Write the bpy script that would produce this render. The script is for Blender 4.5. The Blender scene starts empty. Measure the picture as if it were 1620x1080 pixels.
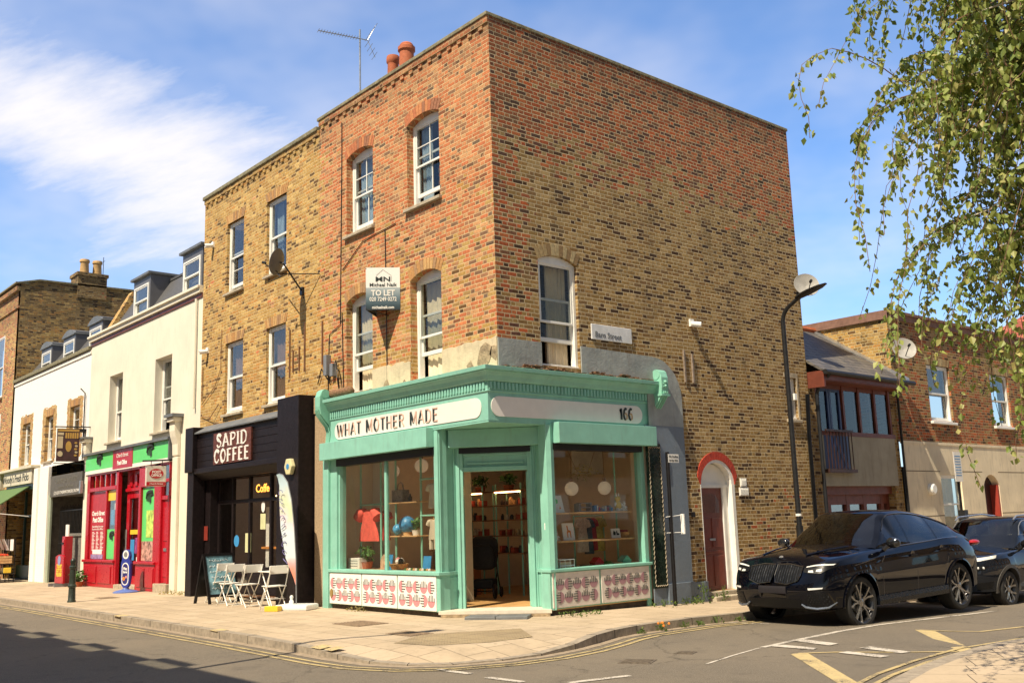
import bpy, bmesh, math, random
from mathutils import Vector, Matrix
S = bpy.context.scene
COL = S.collection
R = math.radians
# ------------------------------------------------------------ camera
def make_camera():
    yaw, pitch, roll = R(49.2318), R(10.192), R(-1.8362)
    f = Vector((-math.sin(yaw)*math.cos(pitch), math.cos(yaw)*math.cos(pitch), math.sin(pitch)))
    r = Vector((math.cos(yaw), math.sin(yaw), 0)); u = r.cross(f)
    rr = r*math.cos(roll) + u*math.sin(roll); uu = -r*math.sin(roll) + u*math.cos(roll)
    cam = bpy.data.cameras.new('camera'); o = bpy.data.objects.new('camera', cam); COL.objects.link(o)
    cam.sensor_width = 36; cam.lens = 34.93; cam.clip_end = 3000; cam.clip_start = .1
    m = Matrix((rr, uu, -f)).transposed().to_4x4(); m.translation = (12.706, -10.631, 1.6)
    o.matrix_world = m; S.camera = o
make_camera()
# ------------------------------------------------------------ node helper
class T:
    def __init__(s, tree): s.t = tree
    def n(s, ty, ins=None, **p):
        x = s.t.nodes.new(ty)
        for k, v in p.items(): setattr(x, k, v)
        if ins:
            for k, v in ins.items(): s.set(x.inputs[k], v)
        return x
    def set(s, i, v):
        if isinstance(v, bpy.types.NodeSocket): s.t.links.new(v, i)
        elif v is not None:
            if i.type == 'RGBA' and len(v) == 3: v = (*v, 1)
            i.default_value = v
    def m(s, op, a, b=None, c=None, clamp=False):
        x = s.n('ShaderNodeMath', operation=op, use_clamp=clamp)
        s.set(x.inputs[0], a)
        if b is not None: s.set(x.inputs[1], b)
        if c is not None: s.set(x.inputs[2], c)
        return x.outputs[0]
    def mix(s, f, a, b, bt='MIX'):
        x = s.n('ShaderNodeMix', data_type='RGBA', blend_type=bt, clamp_result=False)
        s.set(x.inputs['Factor'], f); s.set(x.inputs[6], a); s.set(x.inputs[7], b)
        return x.outputs[2]
    def ramp(s, f, stops, interp='LINEAR'):
        x = s.n('ShaderNodeValToRGB'); r = x.color_ramp; r.interpolation = interp
        while len(r.elements) > 1: r.elements.remove(r.elements[0])
        for i, (p, c) in enumerate(stops):
            e = r.elements[0] if i == 0 else r.elements.new(p)
            e.position = p; e.color = (*c, 1) if not isinstance(c, (int, float)) else (c, c, c, 1)
        s.set(x.inputs[0], f); return x.outputs[0]
    def noise(s, v, scale, detail=3, rough=.55, w=None, out=0):
        x = s.n('ShaderNodeTexNoise', ins={'Scale': scale, 'Detail': detail, 'Roughness': rough})
        if v is not None: s.set(x.inputs['Vector'], v)
        return x.outputs[out]
    def mr(s, v, a, b, c, d, kind='LINEAR'):
        x = s.n('ShaderNodeMapRange', ins={0: v, 1: a, 2: b, 3: c, 4: d}, interpolation_type=kind)
        return x.outputs[0]
    def vec(s, x, y, z):
        c = s.n('ShaderNodeCombineXYZ', ins={0: x, 1: y, 2: z}); return c.outputs[0]
    def scl(s, v, k):
        c = s.n('ShaderNodeVectorMath', operation='MULTIPLY'); s.set(c.inputs[0], v); s.set(c.inputs[1], k); return c.outputs[0]
# ------------------------------------------------------------ world, sun, exposure
SUN_EL, SUN_AZ = R(54), R(13)          # azimuth measured from -Y towards +X
def make_world():
    w = bpy.data.worlds.new('World'); S.world = w; w.use_nodes = True
    w.node_tree.nodes.clear(); t = T(w.node_tree)
    sky = t.n('ShaderNodeTexSky', sky_type='NISHITA'); sky.sun_disc = False
    sky.sun_elevation = SUN_EL; sky.sun_rotation = math.pi - SUN_AZ
    sky.air_density = 1.0; sky.dust_density = .5; sky.ozone_density = 2.5; sky.altitude = 50
    g = t.n('ShaderNodeTexCoord').outputs['Generated']
    sp = t.n('ShaderNodeSeparateXYZ', ins={0: g}); x, y, z = sp.outputs
    den = t.m('ADD', t.m('MAXIMUM', z, 0), .22)
    px, py = t.m('DIVIDE', x, den), t.m('DIVIDE', y, den)
    # long cirrus streaks plus broad soft banks
    ca, sa = math.cos(R(28)), math.sin(R(28))
    qx = t.m('ADD', t.m('MULTIPLY', px, ca), t.m('MULTIPLY', py, sa)); qy = t.m('SUBTRACT', t.m('MULTIPLY', py, ca), t.m('MULTIPLY', px, sa))
    v1 = t.vec(t.m('MULTIPLY', qx, .75), t.m('MULTIPLY', qy, 1.9), 4.2)
    n1 = t.noise(v1, 1.5, 7, .6); n2 = t.noise(t.vec(px, py, 1.3), .8, 4, .5)
    n3 = t.noise(t.vec(t.m('MULTIPLY', qx, 1.2), t.m('MULTIPLY', qy, 5), 9.7), 2.2, 6, .65)
    # a bank of cloud low in the west over the high street
    # its band sinks from left to right
    dy = t.m('SUBTRACT', y, .33); dz = t.m('ADD', t.m('SUBTRACT', z, .335), t.m('MULTIPLY', dy, .22)); wx = t.m('LESS_THAN', x, 0)
    d2 = t.m('ADD', t.m('MULTIPLY', t.m('MULTIPLY', dy, dy), 9), t.m('MULTIPLY', t.m('MULTIPLY', dz, dz), 170))
    bank = t.m('MULTIPLY', t.m('MULTIPLY', t.m('EXPONENT', t.m('MULTIPLY', d2, -1)), .46), wx)
    d3 = t.m('ADD', t.m('MULTIPLY', t.m('MULTIPLY', t.m('SUBTRACT', y, .33), t.m('SUBTRACT', y, .33)), 14), t.m('MULTIPLY', t.m('MULTIPLY', t.m('SUBTRACT', z, .40), t.m('SUBTRACT', z, .40)), 40))
    veil = t.m('MULTIPLY', t.m('MULTIPLY', t.m('EXPONENT', t.m('MULTIPLY', d3, -1)), .07), wx)
    s_ = t.m('ADD', t.m('ADD', t.m('MULTIPLY', n1, .62), t.m('MULTIPLY', n2, .30)), t.m('ADD', t.m('ADD', bank, veil), t.m('MULTIPLY', n3, .22)))
    mask = t.mr(t.m('ADD', s_, t.m('MULTIPLY', t.m('SUBTRACT', t.noise(t.vec(qx, t.m('MULTIPLY', qy, 2.2), 2.2), 5.5, 6, .6), .5), .34)),   .63, 1.10, 0, .92, 'SMOOTHSTEP')
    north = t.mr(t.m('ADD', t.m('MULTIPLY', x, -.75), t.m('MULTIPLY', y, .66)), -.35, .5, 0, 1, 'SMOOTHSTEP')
    mask = t.m('MAXIMUM', mask, t.mr(t.noise(t.vec(qx, qy, 7.7), 1.1, 5, .6), .36, .70, .04, .42, 'SMOOTHSTEP'))
    col = t.mix(1.0, sky.outputs[0], t.mix(north, (.80, .70, .58), (1.20, 1.66, 2.10)), 'MULTIPLY')  # tint added to cut fill: south sky dimmed and warmed, north-west brightened
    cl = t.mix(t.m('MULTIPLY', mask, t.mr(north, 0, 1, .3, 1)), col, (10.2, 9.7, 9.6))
    low = t.mr(z, 0, .30, .45, 0, 'SMOOTHSTEP')
    cl = t.mix(low, cl, (5.5, 7.2, 8.8))
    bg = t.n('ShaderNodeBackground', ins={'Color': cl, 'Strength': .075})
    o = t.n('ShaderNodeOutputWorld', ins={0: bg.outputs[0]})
make_world()
def make_sun():
    l = bpy.data.lights.new('sun', 'SUN'); l.energy = 5.0; l.angle = R(.5); l.color = (1, .87, .66)
    o = bpy.data.objects.new('sun', l); COL.objects.link(o)
    d = Vector((math.sin(SUN_AZ)*math.cos(SUN_EL), -math.cos(SUN_AZ)*math.cos(SUN_EL), math.sin(SUN_EL)))
    o.rotation_euler = d.to_track_quat('Z', 'Y').to_euler(); o.location = (0, -20, 40)
make_sun()
S.view_settings.view_transform = 'Standard'; S.view_settings.look = 'None'
S.view_settings.exposure = .55; S.view_settings.gamma = 1
try: S.cycles.max_bounces = 8; S.cycles.transparent_max_bounces = 12; S.cycles.sample_clamp_indirect = 6
except Exception: pass
# ------------------------------------------------------------ mesh helper
class Frame:
    """u along a wall, n outward, z up"""
    def __init__(s, o, U, N): s.o = Vector(o); s.U = Vector(U).normalized(); s.N = Vector(N).normalized()
    def p(s, u, n, z): return s.o + s.U*u + s.N*n + Vector((0, 0, z))
FA = Frame((0, 0, 0), (1, 0, 0), (0, -1, 0))
FB = Frame((0, 0, 0), (0, 1, 0), (1, 0, 0))
FG = Frame((0, 0, 0), (1, 0, 0), (0, 1, 0))     # plain x, y, z
class MB:
    def __init__(s): s.v = []; s.f = []; s.m = []
    def face(s, pts, m=0):
        k = len(s.v); s.v += [tuple(p) for p in pts]; s.f.append(tuple(range(k, k+len(pts)))); s.m.append(m); return s
    def hexa(s, P, m=0):
        k = len(s.v); s.v += [tuple(p) for p in P]
        for q in ((0,1,2,3),(7,6,5,4),(0,4,5,1),(1,5,6,2),(2,6,7,3),(3,7,4,0)):
            s.f.append(tuple(k+i for i in q)); s.m.append(m)
        return s
    def box(s, F, u0, u1, n0, n1, z0, z1, m=0):
        p = F.p
        return s.hexa([p(u0,n0,z0),p(u1,n0,z0),p(u1,n1,z0),p(u0,n1,z0),p(u0,n0,z1),p(u1,n0,z1),p(u1,n1,z1),p(u0,n1,z1)], m)
    def prism(s, F, poly, n0, n1, m=0):
        """poly in (u, z), pushed out from n0 to n1"""
        a = [F.p(u, n0, z) for u, z in poly]; b = [F.p(u, n1, z) for u, z in poly]
        return s.loft([a, b], m, closed=True, caps=True)
    def plan(s, poly, z0, z1, m=0):
        a = [Vector((x, y, z0)) for x, y in poly]; b = [Vector((x, y, z1)) for x, y in poly]
        return s.loft([a, b], m, closed=True, caps=True)
    def loft(s, rings, m=0, closed=True, caps=False):
        k = len(s.v); n = len(rings[0])
        for r in rings: s.v += [tuple(p) for p in r]
        for i in range(len(rings)-1):
            for j in range(n if closed else n-1):
                a = k+i*n+j; b = k+i*n+(j+1) % n
                s.f.append((a, b, b+n, a+n)); s.m.append(m)
        if caps:
            s.f.append(tuple(k+j for j in range(n))); s.m.append(m)
            s.f.append(tuple(k+(len(rings)-1)*n+j for j in range(n))); s.m.append(m)
        return s
    def tube(s, path, r, n=8, m=0, caps=True):
        path = [Vector(p) for p in path]; rr = r if isinstance(r, (list, tuple)) else [r]*len(path)
        rings = []; up = None
        for i, p in enumerate(path):
            d = (path[min(i+1, len(path)-1)] - path[max(i-1, 0)])
            if d.length < 1e-9: d = Vector((0, 0, 1))
            d.normalize()
            if up is None: up = Vector((0, 0, 1)) if abs(d.z) < .9 else Vector((1, 0, 0))
            a = (up - d*up.dot(d))
            if a.length < 1e-6: a = d.orthogonal()
            a.normalize(); b = d.cross(a); up = a
            rings.append([p + (a*math.cos(2*math.pi*j/n) + b*math.sin(2*math.pi*j/n))*rr[i] for j in range(n)])
        return s.loft(rings, m, True, caps)
    def lathe(s, c, prof, n=16, m=0, axis=(0, 0, 1), caps=True):
        c = Vector(c); ax = Vector(axis).normalized(); a = ax.orthogonal().normalized(); b = ax.cross(a)
        rings = [[c + ax*z + (a*math.cos(2*math.pi*j/n) + b*math.sin(2*math.pi*j/n))*max(r, 1e-4) for j in range(n)] for r, z in prof]
        return s.loft(rings, m, True, caps)
    def ball(s, c, r, n=14, m=0, sq=(1, 1, 1)):
        c = Vector(c); k = n//2; rings = []
        for i in range(k+1):
            t = math.pi*i/k; q = max(math.sin(t), 1e-3)
            rings.append([c + Vector((math.cos(2*math.pi*j/n)*q*r*sq[0], math.sin(2*math.pi*j/n)*q*r*sq[1], math.cos(t)*r*sq[2])) for j in range(n)])
        return s.loft(rings, m, True, True)
    def build(s, name, mats, parent=None, smooth=False, bevel=0, loc=None, seg=2):
        me = bpy.data.meshes.new(name); me.from_pydata(s.v, [], s.f)
        if not isinstance(mats, (list, tuple)): mats = [mats]
        for q in mats: me.materials.append(q)
        me.polygons.foreach_set('material_index', s.m)
        bm = bmesh.new(); bm.from_mesh(me)
        if bevel or smooth: bmesh.ops.remove_doubles(bm, verts=bm.verts, dist=1e-5)
        bmesh.ops.recalc_face_normals(bm, faces=bm.faces)
        if bevel:
            es = [e for e in bm.edges if len(e.link_faces) == 2 and e.calc_face_angle(0) > .5]
            bmesh.ops.bevel(bm, geom=es, offset=bevel, segments=seg, profile=.6, affect='EDGES', clamp_overlap=True)
        if loc is not None:
            for v in bm.verts: v.co -= Vector(loc)
        bm.to_mesh(me); bm.free()
        if smooth:
            me.polygons.foreach_set('use_smooth', [True]*len(me.polygons))
            try: me.set_sharp_from_angle(angle=R(38 if smooth is True else smooth))
            except Exception: pass
        o = bpy.data.objects.new(name, me); COL.objects.link(o)
        if loc is not None: o.location = loc
        if parent is not None: attach(o, parent)
        return o
def attach(o, parent):
    o.parent = parent
    if parent.parent is None: o.location = -Vector(parent.location) if parent.type == 'EMPTY' else (0, 0, 0)
def tag(o, label, cat, group=None):
    o['label'] = label; o['category'] = cat
    if group: o['group'] = group
    return o
def thing(name, label, cat, loc=(0, 0, 0), group=None):
    o = bpy.data.objects.new(name, None); COL.objects.link(o); o.location = loc; o.empty_display_size = .2
    return tag(o, label, cat, group)
def structure(o, kind='structure'): o['kind'] = kind; return o
def dup(root, loc, rz, label, parts=True):
    r = root.copy(); COL.objects.link(r); r.location = loc; r.rotation_euler = (0, 0, rz); r['label'] = label
    for ch in list(root.children):
        c = ch.copy(); COL.objects.link(c); c.parent = r
        for g in list(ch.children):
            d = g.copy(); COL.objects.link(d); d.parent = c
    return r
def put(root, loc, rz=0): root.location = loc; root.rotation_euler = (0, 0, rz); return root
def gz(y): return -.02*max(0, y-2)
# ------------------------------------------------------------ writing
def text(s, F, u, n, z, size, mat, parent=None, name='lettering', align='CENTER', bold=0.0, sx=1.0, depth=.004, width=None, tilt=0, spacing=1.0):
    cu = bpy.data.curves.new('t', 'FONT'); cu.body = s; cu.size = size; cu.align_x = align; cu.align_y = 'CENTER'
    cu.resolution_u = 2; cu.offset = bold; cu.extrude = depth/2; cu.space_character = spacing
    ob = bpy.data.objects.new('t', cu); COL.objects.link(ob)
    bpy.context.view_layer.update()
    dg = bpy.context.evaluated_depsgraph_get()
    me = bpy.data.meshes.new_from_object(ob.evaluated_get(dg)); bpy.data.objects.remove(ob); bpy.data.curves.remove(cu)
    if width and len(me.vertices):
        w = max(v.co.x for v in me.vertices)-min(v.co.x for v in me.vertices); sx = width/w
    ct, st = math.cos(tilt), math.sin(tilt)
    for v in me.vertices:
        x, y = v.co.x*sx, v.co.y
        v.co = F.p(u + x*ct - y*st, n + v.co.z, z + x*st + y*ct)
    me.name = name; me.materials.clear(); me.materials.append(mat)
    o = bpy.data.objects.new(name, me); COL.objects.link(o)
    if parent: attach(o, parent)
    return o
GL = {'A': (.62, [((0,0),(.31,1),1), ((.31,1),(.62,0),2), ((.12,.33),(.5,.33),0)]),
 'C': (.62, [((.6,.78),(.48,.95),(.3,1),(.12,.86),(.03,.5),1), ((.03,.5),(.12,.14),(.3,0),(.48,.05),(.6,.24),2)]),
 'D': (.64, [((.08,0),(.08,1),1), ((.08,.99),(.34,.99),(.56,.8),(.6,.5),(.56,.2),(.34,.01),(.08,.01),2)]),
 'E': (.54, [((.08,0),(.08,1),1), ((.08,.98),(.5,.98),2), ((.08,.52),(.42,.52),2), ((.08,.02),(.5,.02),2)]),
 'F': (.52, [((.08,0),(.08,1),1), ((.08,.98),(.5,.98),2), ((.08,.52),(.42,.52),2)]),
 'H': (.66, [((.08,0),(.08,1),1), ((.58,0),(.58,1),2), ((.08,.5),(.58,.5),0)]),
 'I': (.2, [((.1,0),(.1,1),1)]),
 'M': (.82, [((.08,0),(.08,1),1), ((.08,1),(.41,.15),1), ((.41,.15),(.74,1),2), ((.74,1),(.74,0),2)]),
 'O': (.7, [((.35,1),(.14,.86),(.04,.5),(.14,.14),(.35,0),1), ((.35,0),(.56,.14),(.66,.5),(.56,.86),(.35,1),2)]),
 'P': (.56, [((.08,0),(.08,1),1), ((.08,.98),(.34,.98),(.52,.87),(.54,.73),(.5,.58),(.34,.48),(.08,.48),2)]),
 'R': (.6, [((.08,0),(.08,1),1), ((.08,.98),(.34,.98),(.52,.87),(.54,.73),(.5,.58),(.34,.5),(.08,.5),2), ((.28,.5),(.58,0),2)]),
 'S': (.54, [((.48,.8),(.38,.96),(.24,1),(.08,.92),(.05,.76),(.12,.62),(.28,.52),1), ((.28,.52),(.44,.4),(.5,.24),(.44,.08),(.28,0),(.12,.04),(.04,.2),2)]),
 'T': (.56, [((.28,0),(.28,1),1), ((0,.98),(.56,.98),2)]),
 'W': (.9, [((0,1),(.22,0),1), ((.22,0),(.45,.95),2), ((.45,.95),(.68,0),1), ((.68,0),(.9,1),2)]),
 '1': (.3, [((.18,0),(.18,1),(.04,.8),1)]),
 '6': (.56, [((.48,.95),(.3,1),(.12,.8),(.05,.4),(.12,.1),(.28,0),1), ((.28,0),(.48,.1),(.52,.32),(.42,.54),(.26,.58),(.1,.44),2)]),
 ' ': (.34, [])}
def strokes(mb, F, s, u, n, z, h, adv=1.0, w1=.13, w2=.13, w0=.08, gap=.14, m1=0, m2=0, m0=None, serif=0, d=.012):
    """letters drawn as raised strokes; m1 main strokes, m2 secondary ones"""
    eps = 0
    for ch in s:
        W, st = GL[ch]
        for stroke in st:
            k = stroke[-1]; pts = stroke[:-1]; wd = {1: w1, 2: w2, 0: w0}[k]*h; mi = {1: m1, 2: m2, 0: m2 if m0 is None else m0}[k]
            L = []; Rr = []
            P = [Vector((u + a*h*adv, z + b*h)) for a, b in pts]
            for i in range(len(P)):
                dd = (P[min(i+1, len(P)-1)] - P[max(i-1, 0)]).normalized(); nn = Vector((-dd.y, dd.x))*wd/2
                L.append(P[i]+nn); Rr.append(P[i]-nn)
            eps = (eps+1) % 7
            mb.prism(F, [tuple(q) for q in L] + [tuple(q) for q in reversed(Rr)], n, n+d+eps*.0004, mi)
            if serif and k == 1 and len(pts) == 2:
                for q in P:
                    eps = (eps+1) % 7
                    zz = min(max(q.y, z+.03*h), z+h*.97)
                    mb.prism(F, [(q.x-serif*h, zz-.03*h), (q.x+serif*h, zz-.03*h), (q.x+serif*h, zz+.03*h), (q.x-serif*h, zz+.03*h)], n, n+d+.003+eps*.0004, mi)
        u += (W*adv + gap)*h
    return u
def strokes_width(s, h, adv, gap): return sum((GL[c][0]*adv + gap)*h for c in s) - gap*h
# ------------------------------------------------------------ materials
_mc = {}
def newmat(name):
    m = bpy.data.materials.new(name); m.use_nodes = True; m.node_tree.nodes.clear(); return m, T(m.node_tree)
def finish(t, bsdf): t.n('ShaderNodeOutputMaterial', ins={0: bsdf})
def mat(name, col, rough=.6, metal=0, var=.12, scale=6, bump=0, bscale=40, coat=0, emit=0, spec=.5, dirt=0, trans=0):
    if name in _mc: return _mc[name]
    m, t = newmat(name); P = t.n('ShaderNodeNewGeometry').outputs['Position']
    n = t.noise(P, scale, 4, .6); f = t.mr(n, .3, .7, 1-var, 1+var)
    c = t.scl(col, f) if False else t.n('ShaderNodeMix', data_type='RGBA', blend_type='MULTIPLY', ins={'Factor': 1.0, 6: col}).outputs[2]
    mx = c.node; cc = t.vec(f, f, f); t.set(mx.inputs[7], cc)
    if dirt:
        n2 = t.noise(t.scl(P, (5, 5, .8)), 2.0, 6, .7); c = t.mix(t.mr(n2, .5, .75, 0, dirt, 'SMOOTHSTEP'), c, (.16, .13, .10))
    b = t.n('ShaderNodeBsdfPrincipled', ins={'Base Color': c, 'Metallic': metal, 'Coat Weight': coat, 'Specular IOR Level': spec})
    r2 = t.mr(t.noise(P, scale*3, 3), .3, .7, max(.02, rough-.08), min(1, rough+.08)); t.set(b.inputs['Roughness'], r2 if coat == 0 and rough > .12 else rough)
    if coat: b.inputs['Coat Roughness'].default_value = .02
    if emit: b.inputs['Emission Color'].default_value = (*col, 1); b.inputs['Emission Strength'].default_value = emit
    if trans: b.inputs['Transmission Weight'].default_value = trans
    if bump:
        bp = t.n('ShaderNodeBump', ins={'Strength': 1.0, 'Distance': bump, 'Height': t.noise(P, bscale, 5, .65)}); t.set(b.inputs['Normal'], bp.outputs[0])
    finish(t, b.outputs[0]); _mc[name] = m; return m
def glass(name, tint=(.9, .95, .95), refl=.08):
    if name in _mc: return _mc[name]
    m, t = newmat(name); P = t.n('ShaderNodeNewGeometry').outputs['Position']
    bp = t.n('ShaderNodeBump', ins={'Strength': .5, 'Distance': .004, 'Height': t.noise(P, 1.3, 1)})
    fc = t.n('ShaderNodeLayerWeight', ins={'Blend': .5}).outputs['Facing']
    f = t.m('ADD', t.m('MULTIPLY', t.m('POWER', fc, 4.0), .8), refl, clamp=True)
    tr = t.n('ShaderNodeBsdfTransparent', ins={0: tint}); gl = t.n('ShaderNodeBsdfGlossy', ins={'Color': (1, 1, 1, 1), 'Roughness': .01, 'Normal': bp.outputs[0]})
    x = t.n('ShaderNodeMixShader', ins={0: f, 1: tr.outputs[0], 2: gl.outputs[0]}); finish(t, x.outputs[0]); _mc[name] = m; return m
def brick(name, stops, stops2=None, region=None, mortar=(.52, .42, .28), sc=1.0, rub=.5, stain=.25, mort_w=.0062):
    """Flemish bond. region(t, x, y, z, P) -> 0..1 picks the second kind of brick"""
    if name in _mc: return _mc[name]
    m, t = newmat(name); P = t.n('ShaderNodeNewGeometry').outputs['Position']
    wob = t.noise(P, 2.2, 3, .6, out=1)
    sp0 = t.n('ShaderNodeSeparateXYZ', ins={0: P}); x, y, z = sp0.outputs
    spw = t.n('ShaderNodeSeparateXYZ', ins={0: wob})
    fw = t.noise(P, 30, 2, .5)
    u = t.m('ADD', t.m('ADD', x, y), t.m('MULTIPLY', t.m('SUBTRACT', spw.outputs[0], .5), .05))
    zz = t.m('ADD', z, t.m('ADD', t.m('MULTIPLY', t.m('SUBTRACT', spw.outputs[1], .5), .03), t.m('MULTIPLY', t.m('SUBTRACT', fw, .5), .006)))
    rz = t.m('DIVIDE', zz, .075*sc); row = t.m('FLOOR', rz); fz = t.m('SUBTRACT', rz, row)
    par = t.m('MODULO', t.m('ADD', row, 1000), 2)
    rh = t.n('ShaderNodeTexWhiteNoise', noise_dimensions='1D', ins={'W': row}).outputs[0]
    c = t.m('DIVIDE', t.m('ADD', t.m('ADD', u, 200), t.m('ADD', t.m('MULTIPLY', par, .16875*sc), t.m('MULTIPLY', rh, .045))), .3375*sc)
    cell = t.m('FLOOR', c); fr = t.m('SUBTRACT', c, cell); isH = t.m('GREATER_THAN', fr, .6667)
    dx = t.m('MULTIPLY', t.m('MINIMUM', t.m('MINIMUM', fr, t.m('ABSOLUTE', t.m('SUBTRACT', fr, .6667))), t.m('SUBTRACT', 1, fr)), .3375*sc)
    dz = t.m('MULTIPLY', t.m('MINIMUM', fz, t.m('SUBTRACT', 1, fz)), .075*sc)
    d = t.m('ADD', t.m('MINIMUM', dx, dz), t.m('MULTIPLY', t.m('SUBTRACT', t.noise(P, 55, 3, .6), .5), .006))
    face = t.mr(d, mort_w-.0015, mort_w+.003, 0, 1, 'SMOOTHSTEP')
    idv = t.vec(t.m('ADD', t.m('MULTIPLY', cell, 2), isH), row, 3.7)
    wn = t.n('ShaderNodeTexWhiteNoise', noise_dimensions='3D', ins={'Vector': idv})
    h = wn.outputs[0]; h2 = t.n('ShaderNodeSeparateXYZ', ins={0: wn.outputs[1]}).outputs[1]
    col = t.ramp(h, stops, 'CONSTANT')
    if stops2:
        reg = region(t, x, y, z, P); big = t.noise(P, .9, 4, .6)
        reg = t.m('ADD', reg, t.m('ADD', t.m('MULTIPLY', t.m('SUBTRACT', big, .5), 1.5), t.m('MULTIPLY', t.m('SUBTRACT', h2, .5), .8)))
        k = t.m('GREATER_THAN', reg, .5)
        col = t.mix(k, col, t.ramp(h, stops2, 'CONSTANT'))
    h3 = t.n('ShaderNodeSeparateXYZ', ins={0: wn.outputs[1]}).outputs[2]
    clus = t.noise(t.scl(P, (1, 1, 1.6)), .9, 5, .7)
    col = t.mix(t.m('MULTIPLY', t.m('GREATER_THAN', t.m('ADD', h3, t.m('MULTIPLY', t.m('SUBTRACT', clus, .5), 2.2)), 1.0), .65), col, (.055, .036, .024))
    col = t.mix(1.0, col, t.vec(*[t.mr(t.noise(P, 20, 4, .75), .25, .75, .62, 1.38)]*3), 'MULTIPLY')
    col = t.mix(1.0, col, t.vec(*[t.mr(h2, 0, 1, .88, 1.12)]*3), 'MULTIPLY')
    mc = t.mix(1.0, mortar, t.vec(*[t.mr(t.noise(P, 5, 5, .7), .3, .7, .7, 1.25)]*3), 'MULTIPLY')
    c2 = t.mix(face, mc, col)
    st = t.mr(t.noise(t.scl(P, (1, 1, .35)), 1.1, 6, .68), .5, .78, 0, stain, 'SMOOTHSTEP')
    soot = t.m('MULTIPLY', t.mr(z, 9.7, 10.5, 0, .62, 'SMOOTHSTEP'), t.mr(t.noise(P, 1.6, 5, .7), .35, .6, .3, 1))
    c2 = t.mix(t.m('MAXIMUM', st, soot), c2, t.mix(.75, c2, (.05, .04, .03)))
    H = t.m('ADD', t.m('MULTIPLY', face, .38), t.m('ADD', t.m('MULTIPLY', t.noise(P, 60, 4, .7), .6), t.m('MULTIPLY', h2, .35)))
    bp = t.n('ShaderNodeBump', ins={'Strength': 1.0, 'Distance': .009, 'Height': H})
    b = t.n('ShaderNodeBsdfPrincipled', ins={'Base Color': c2, 'Roughness': .92, 'Specular IOR Level': .25, 'Normal': bp.outputs[0]})
    finish(t, b.outputs[0]); _mc[name] = m; return m
YEL = [(0, (0.154, 0.082, 0.033)), (.05, (0.433, 0.262, 0.081)), (.28, (0.474, 0.301, 0.104)), (.46, (0.536, 0.359, 0.133)), (.60, (0.391, 0.218, 0.067)), (.74, (0.464, 0.233, 0.067)), (.86, (0.350, 0.213, 0.081)), (.96, (0.124, 0.073, 0.033))]
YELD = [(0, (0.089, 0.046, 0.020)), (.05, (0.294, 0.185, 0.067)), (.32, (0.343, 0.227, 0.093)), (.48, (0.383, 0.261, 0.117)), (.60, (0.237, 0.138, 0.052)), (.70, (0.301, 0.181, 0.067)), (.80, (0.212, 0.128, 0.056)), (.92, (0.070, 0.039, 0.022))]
RED = [(0, (.20, .11, .065)), (.05, (.46, .155, .065)), (.26, (.49, .205, .09)), (.42, (.50, .26, .12)), (.56, (.44, .14, .06)), (.68, (.36, .18, .09)), (.78, (.50, .17, .07)), (.88, (.30, .15, .08)), (.96, (.16, .105, .07))]
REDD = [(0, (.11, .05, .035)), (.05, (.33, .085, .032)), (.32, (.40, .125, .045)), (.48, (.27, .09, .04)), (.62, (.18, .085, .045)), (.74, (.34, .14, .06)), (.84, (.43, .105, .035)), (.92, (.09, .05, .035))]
# side wall: red bricks along the top and down the street corner, yellow stocks elsewhere
def reg_side(t, x, y, z, P):
    top = t.mr(z, 7.2, 9.0, -.25, 1.0); near = t.mr(y, .2, 1.5, .75, -.3)
    low = t.mr(z, 1.4, 3.6, .42, 0)
    return t.m('MAXIMUM', t.m('ADD', top, low), near)
def reg_front(t, x, y, z, P):
    return t.m('ADD', t.mr(z, 4.8, 9.0, .50, 1.05), t.mr(x, -6.3, -5.2, -.7, 0))
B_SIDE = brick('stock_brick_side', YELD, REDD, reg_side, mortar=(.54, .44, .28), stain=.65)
B_FRONT = brick('red_brick_front', YEL, RED, reg_front, mortar=(.60, .43, .235), stain=.35)
B_YEL = brick('yellow_stock_brick', YEL, RED, lambda t, x, y, z, P: t.mr(z, 4, 11, .05, -.1), mortar=(.58, .43, .22), stain=.3)
B_DARK = brick('aged_stock_brick', YELD, REDD, lambda t, x, y, z, P: t.mr(z, 4, 11, .0, .0), mortar=(.34, .27, .17), stain=.4)
B_REDD = brick('brown_red_brick', YELD, REDD, lambda t, x, y, z, P: t.mr(z, 3, 6.6, .72, .42), mortar=(.42, .32, .19))
def reg_paint(t, x, y, z, P): return t.mr(z, 0, 1, 0, 0)
M_MINT = mat('mint_paint', (.24, .52, .425), .42, var=.09, scale=3, dirt=.22, bump=.0012, bscale=14)
M_MINTP = mat('mint_masonry_paint', (.23, .52, .40), .5, var=.08, scale=5, bump=.004, bscale=25, dirt=.10)
M_WHITE = mat('white_gloss_paint', (.80, .79, .75), .4, var=.05, scale=5, dirt=.10)
M_UPVC = mat('white_upvc', (.82, .82, .80), .3, var=.03, scale=4)
M_SIGNW = mat('sign_white', (.78, .74, .70), .45, var=.03)
M_CREAM = mat('cream_render', (.74, .69, .57), .85, var=.07, scale=1.1, bump=.003, bscale=60, dirt=.14)
M_WHR = mat('white_masonry_paint', (.80, .77, .72), .8, var=.04, scale=2, bump=.008, bscale=22, dirt=.2)
M_STUCCO = mat('cream_stucco', (.76, .66, .48), .8, var=.12, scale=1.4, bump=.003, bscale=50, dirt=.35)
M_GREYR = mat('grey_render', (.34, .31, .24), .9, var=.16, scale=1.6, bump=.006, bscale=60, dirt=.45)
M_BLUE = mat('blue_grey_masonry_paint', (.155, .19, .235), .45, var=.12, scale=1.6, bump=.006, bscale=12, dirt=.25)
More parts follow.
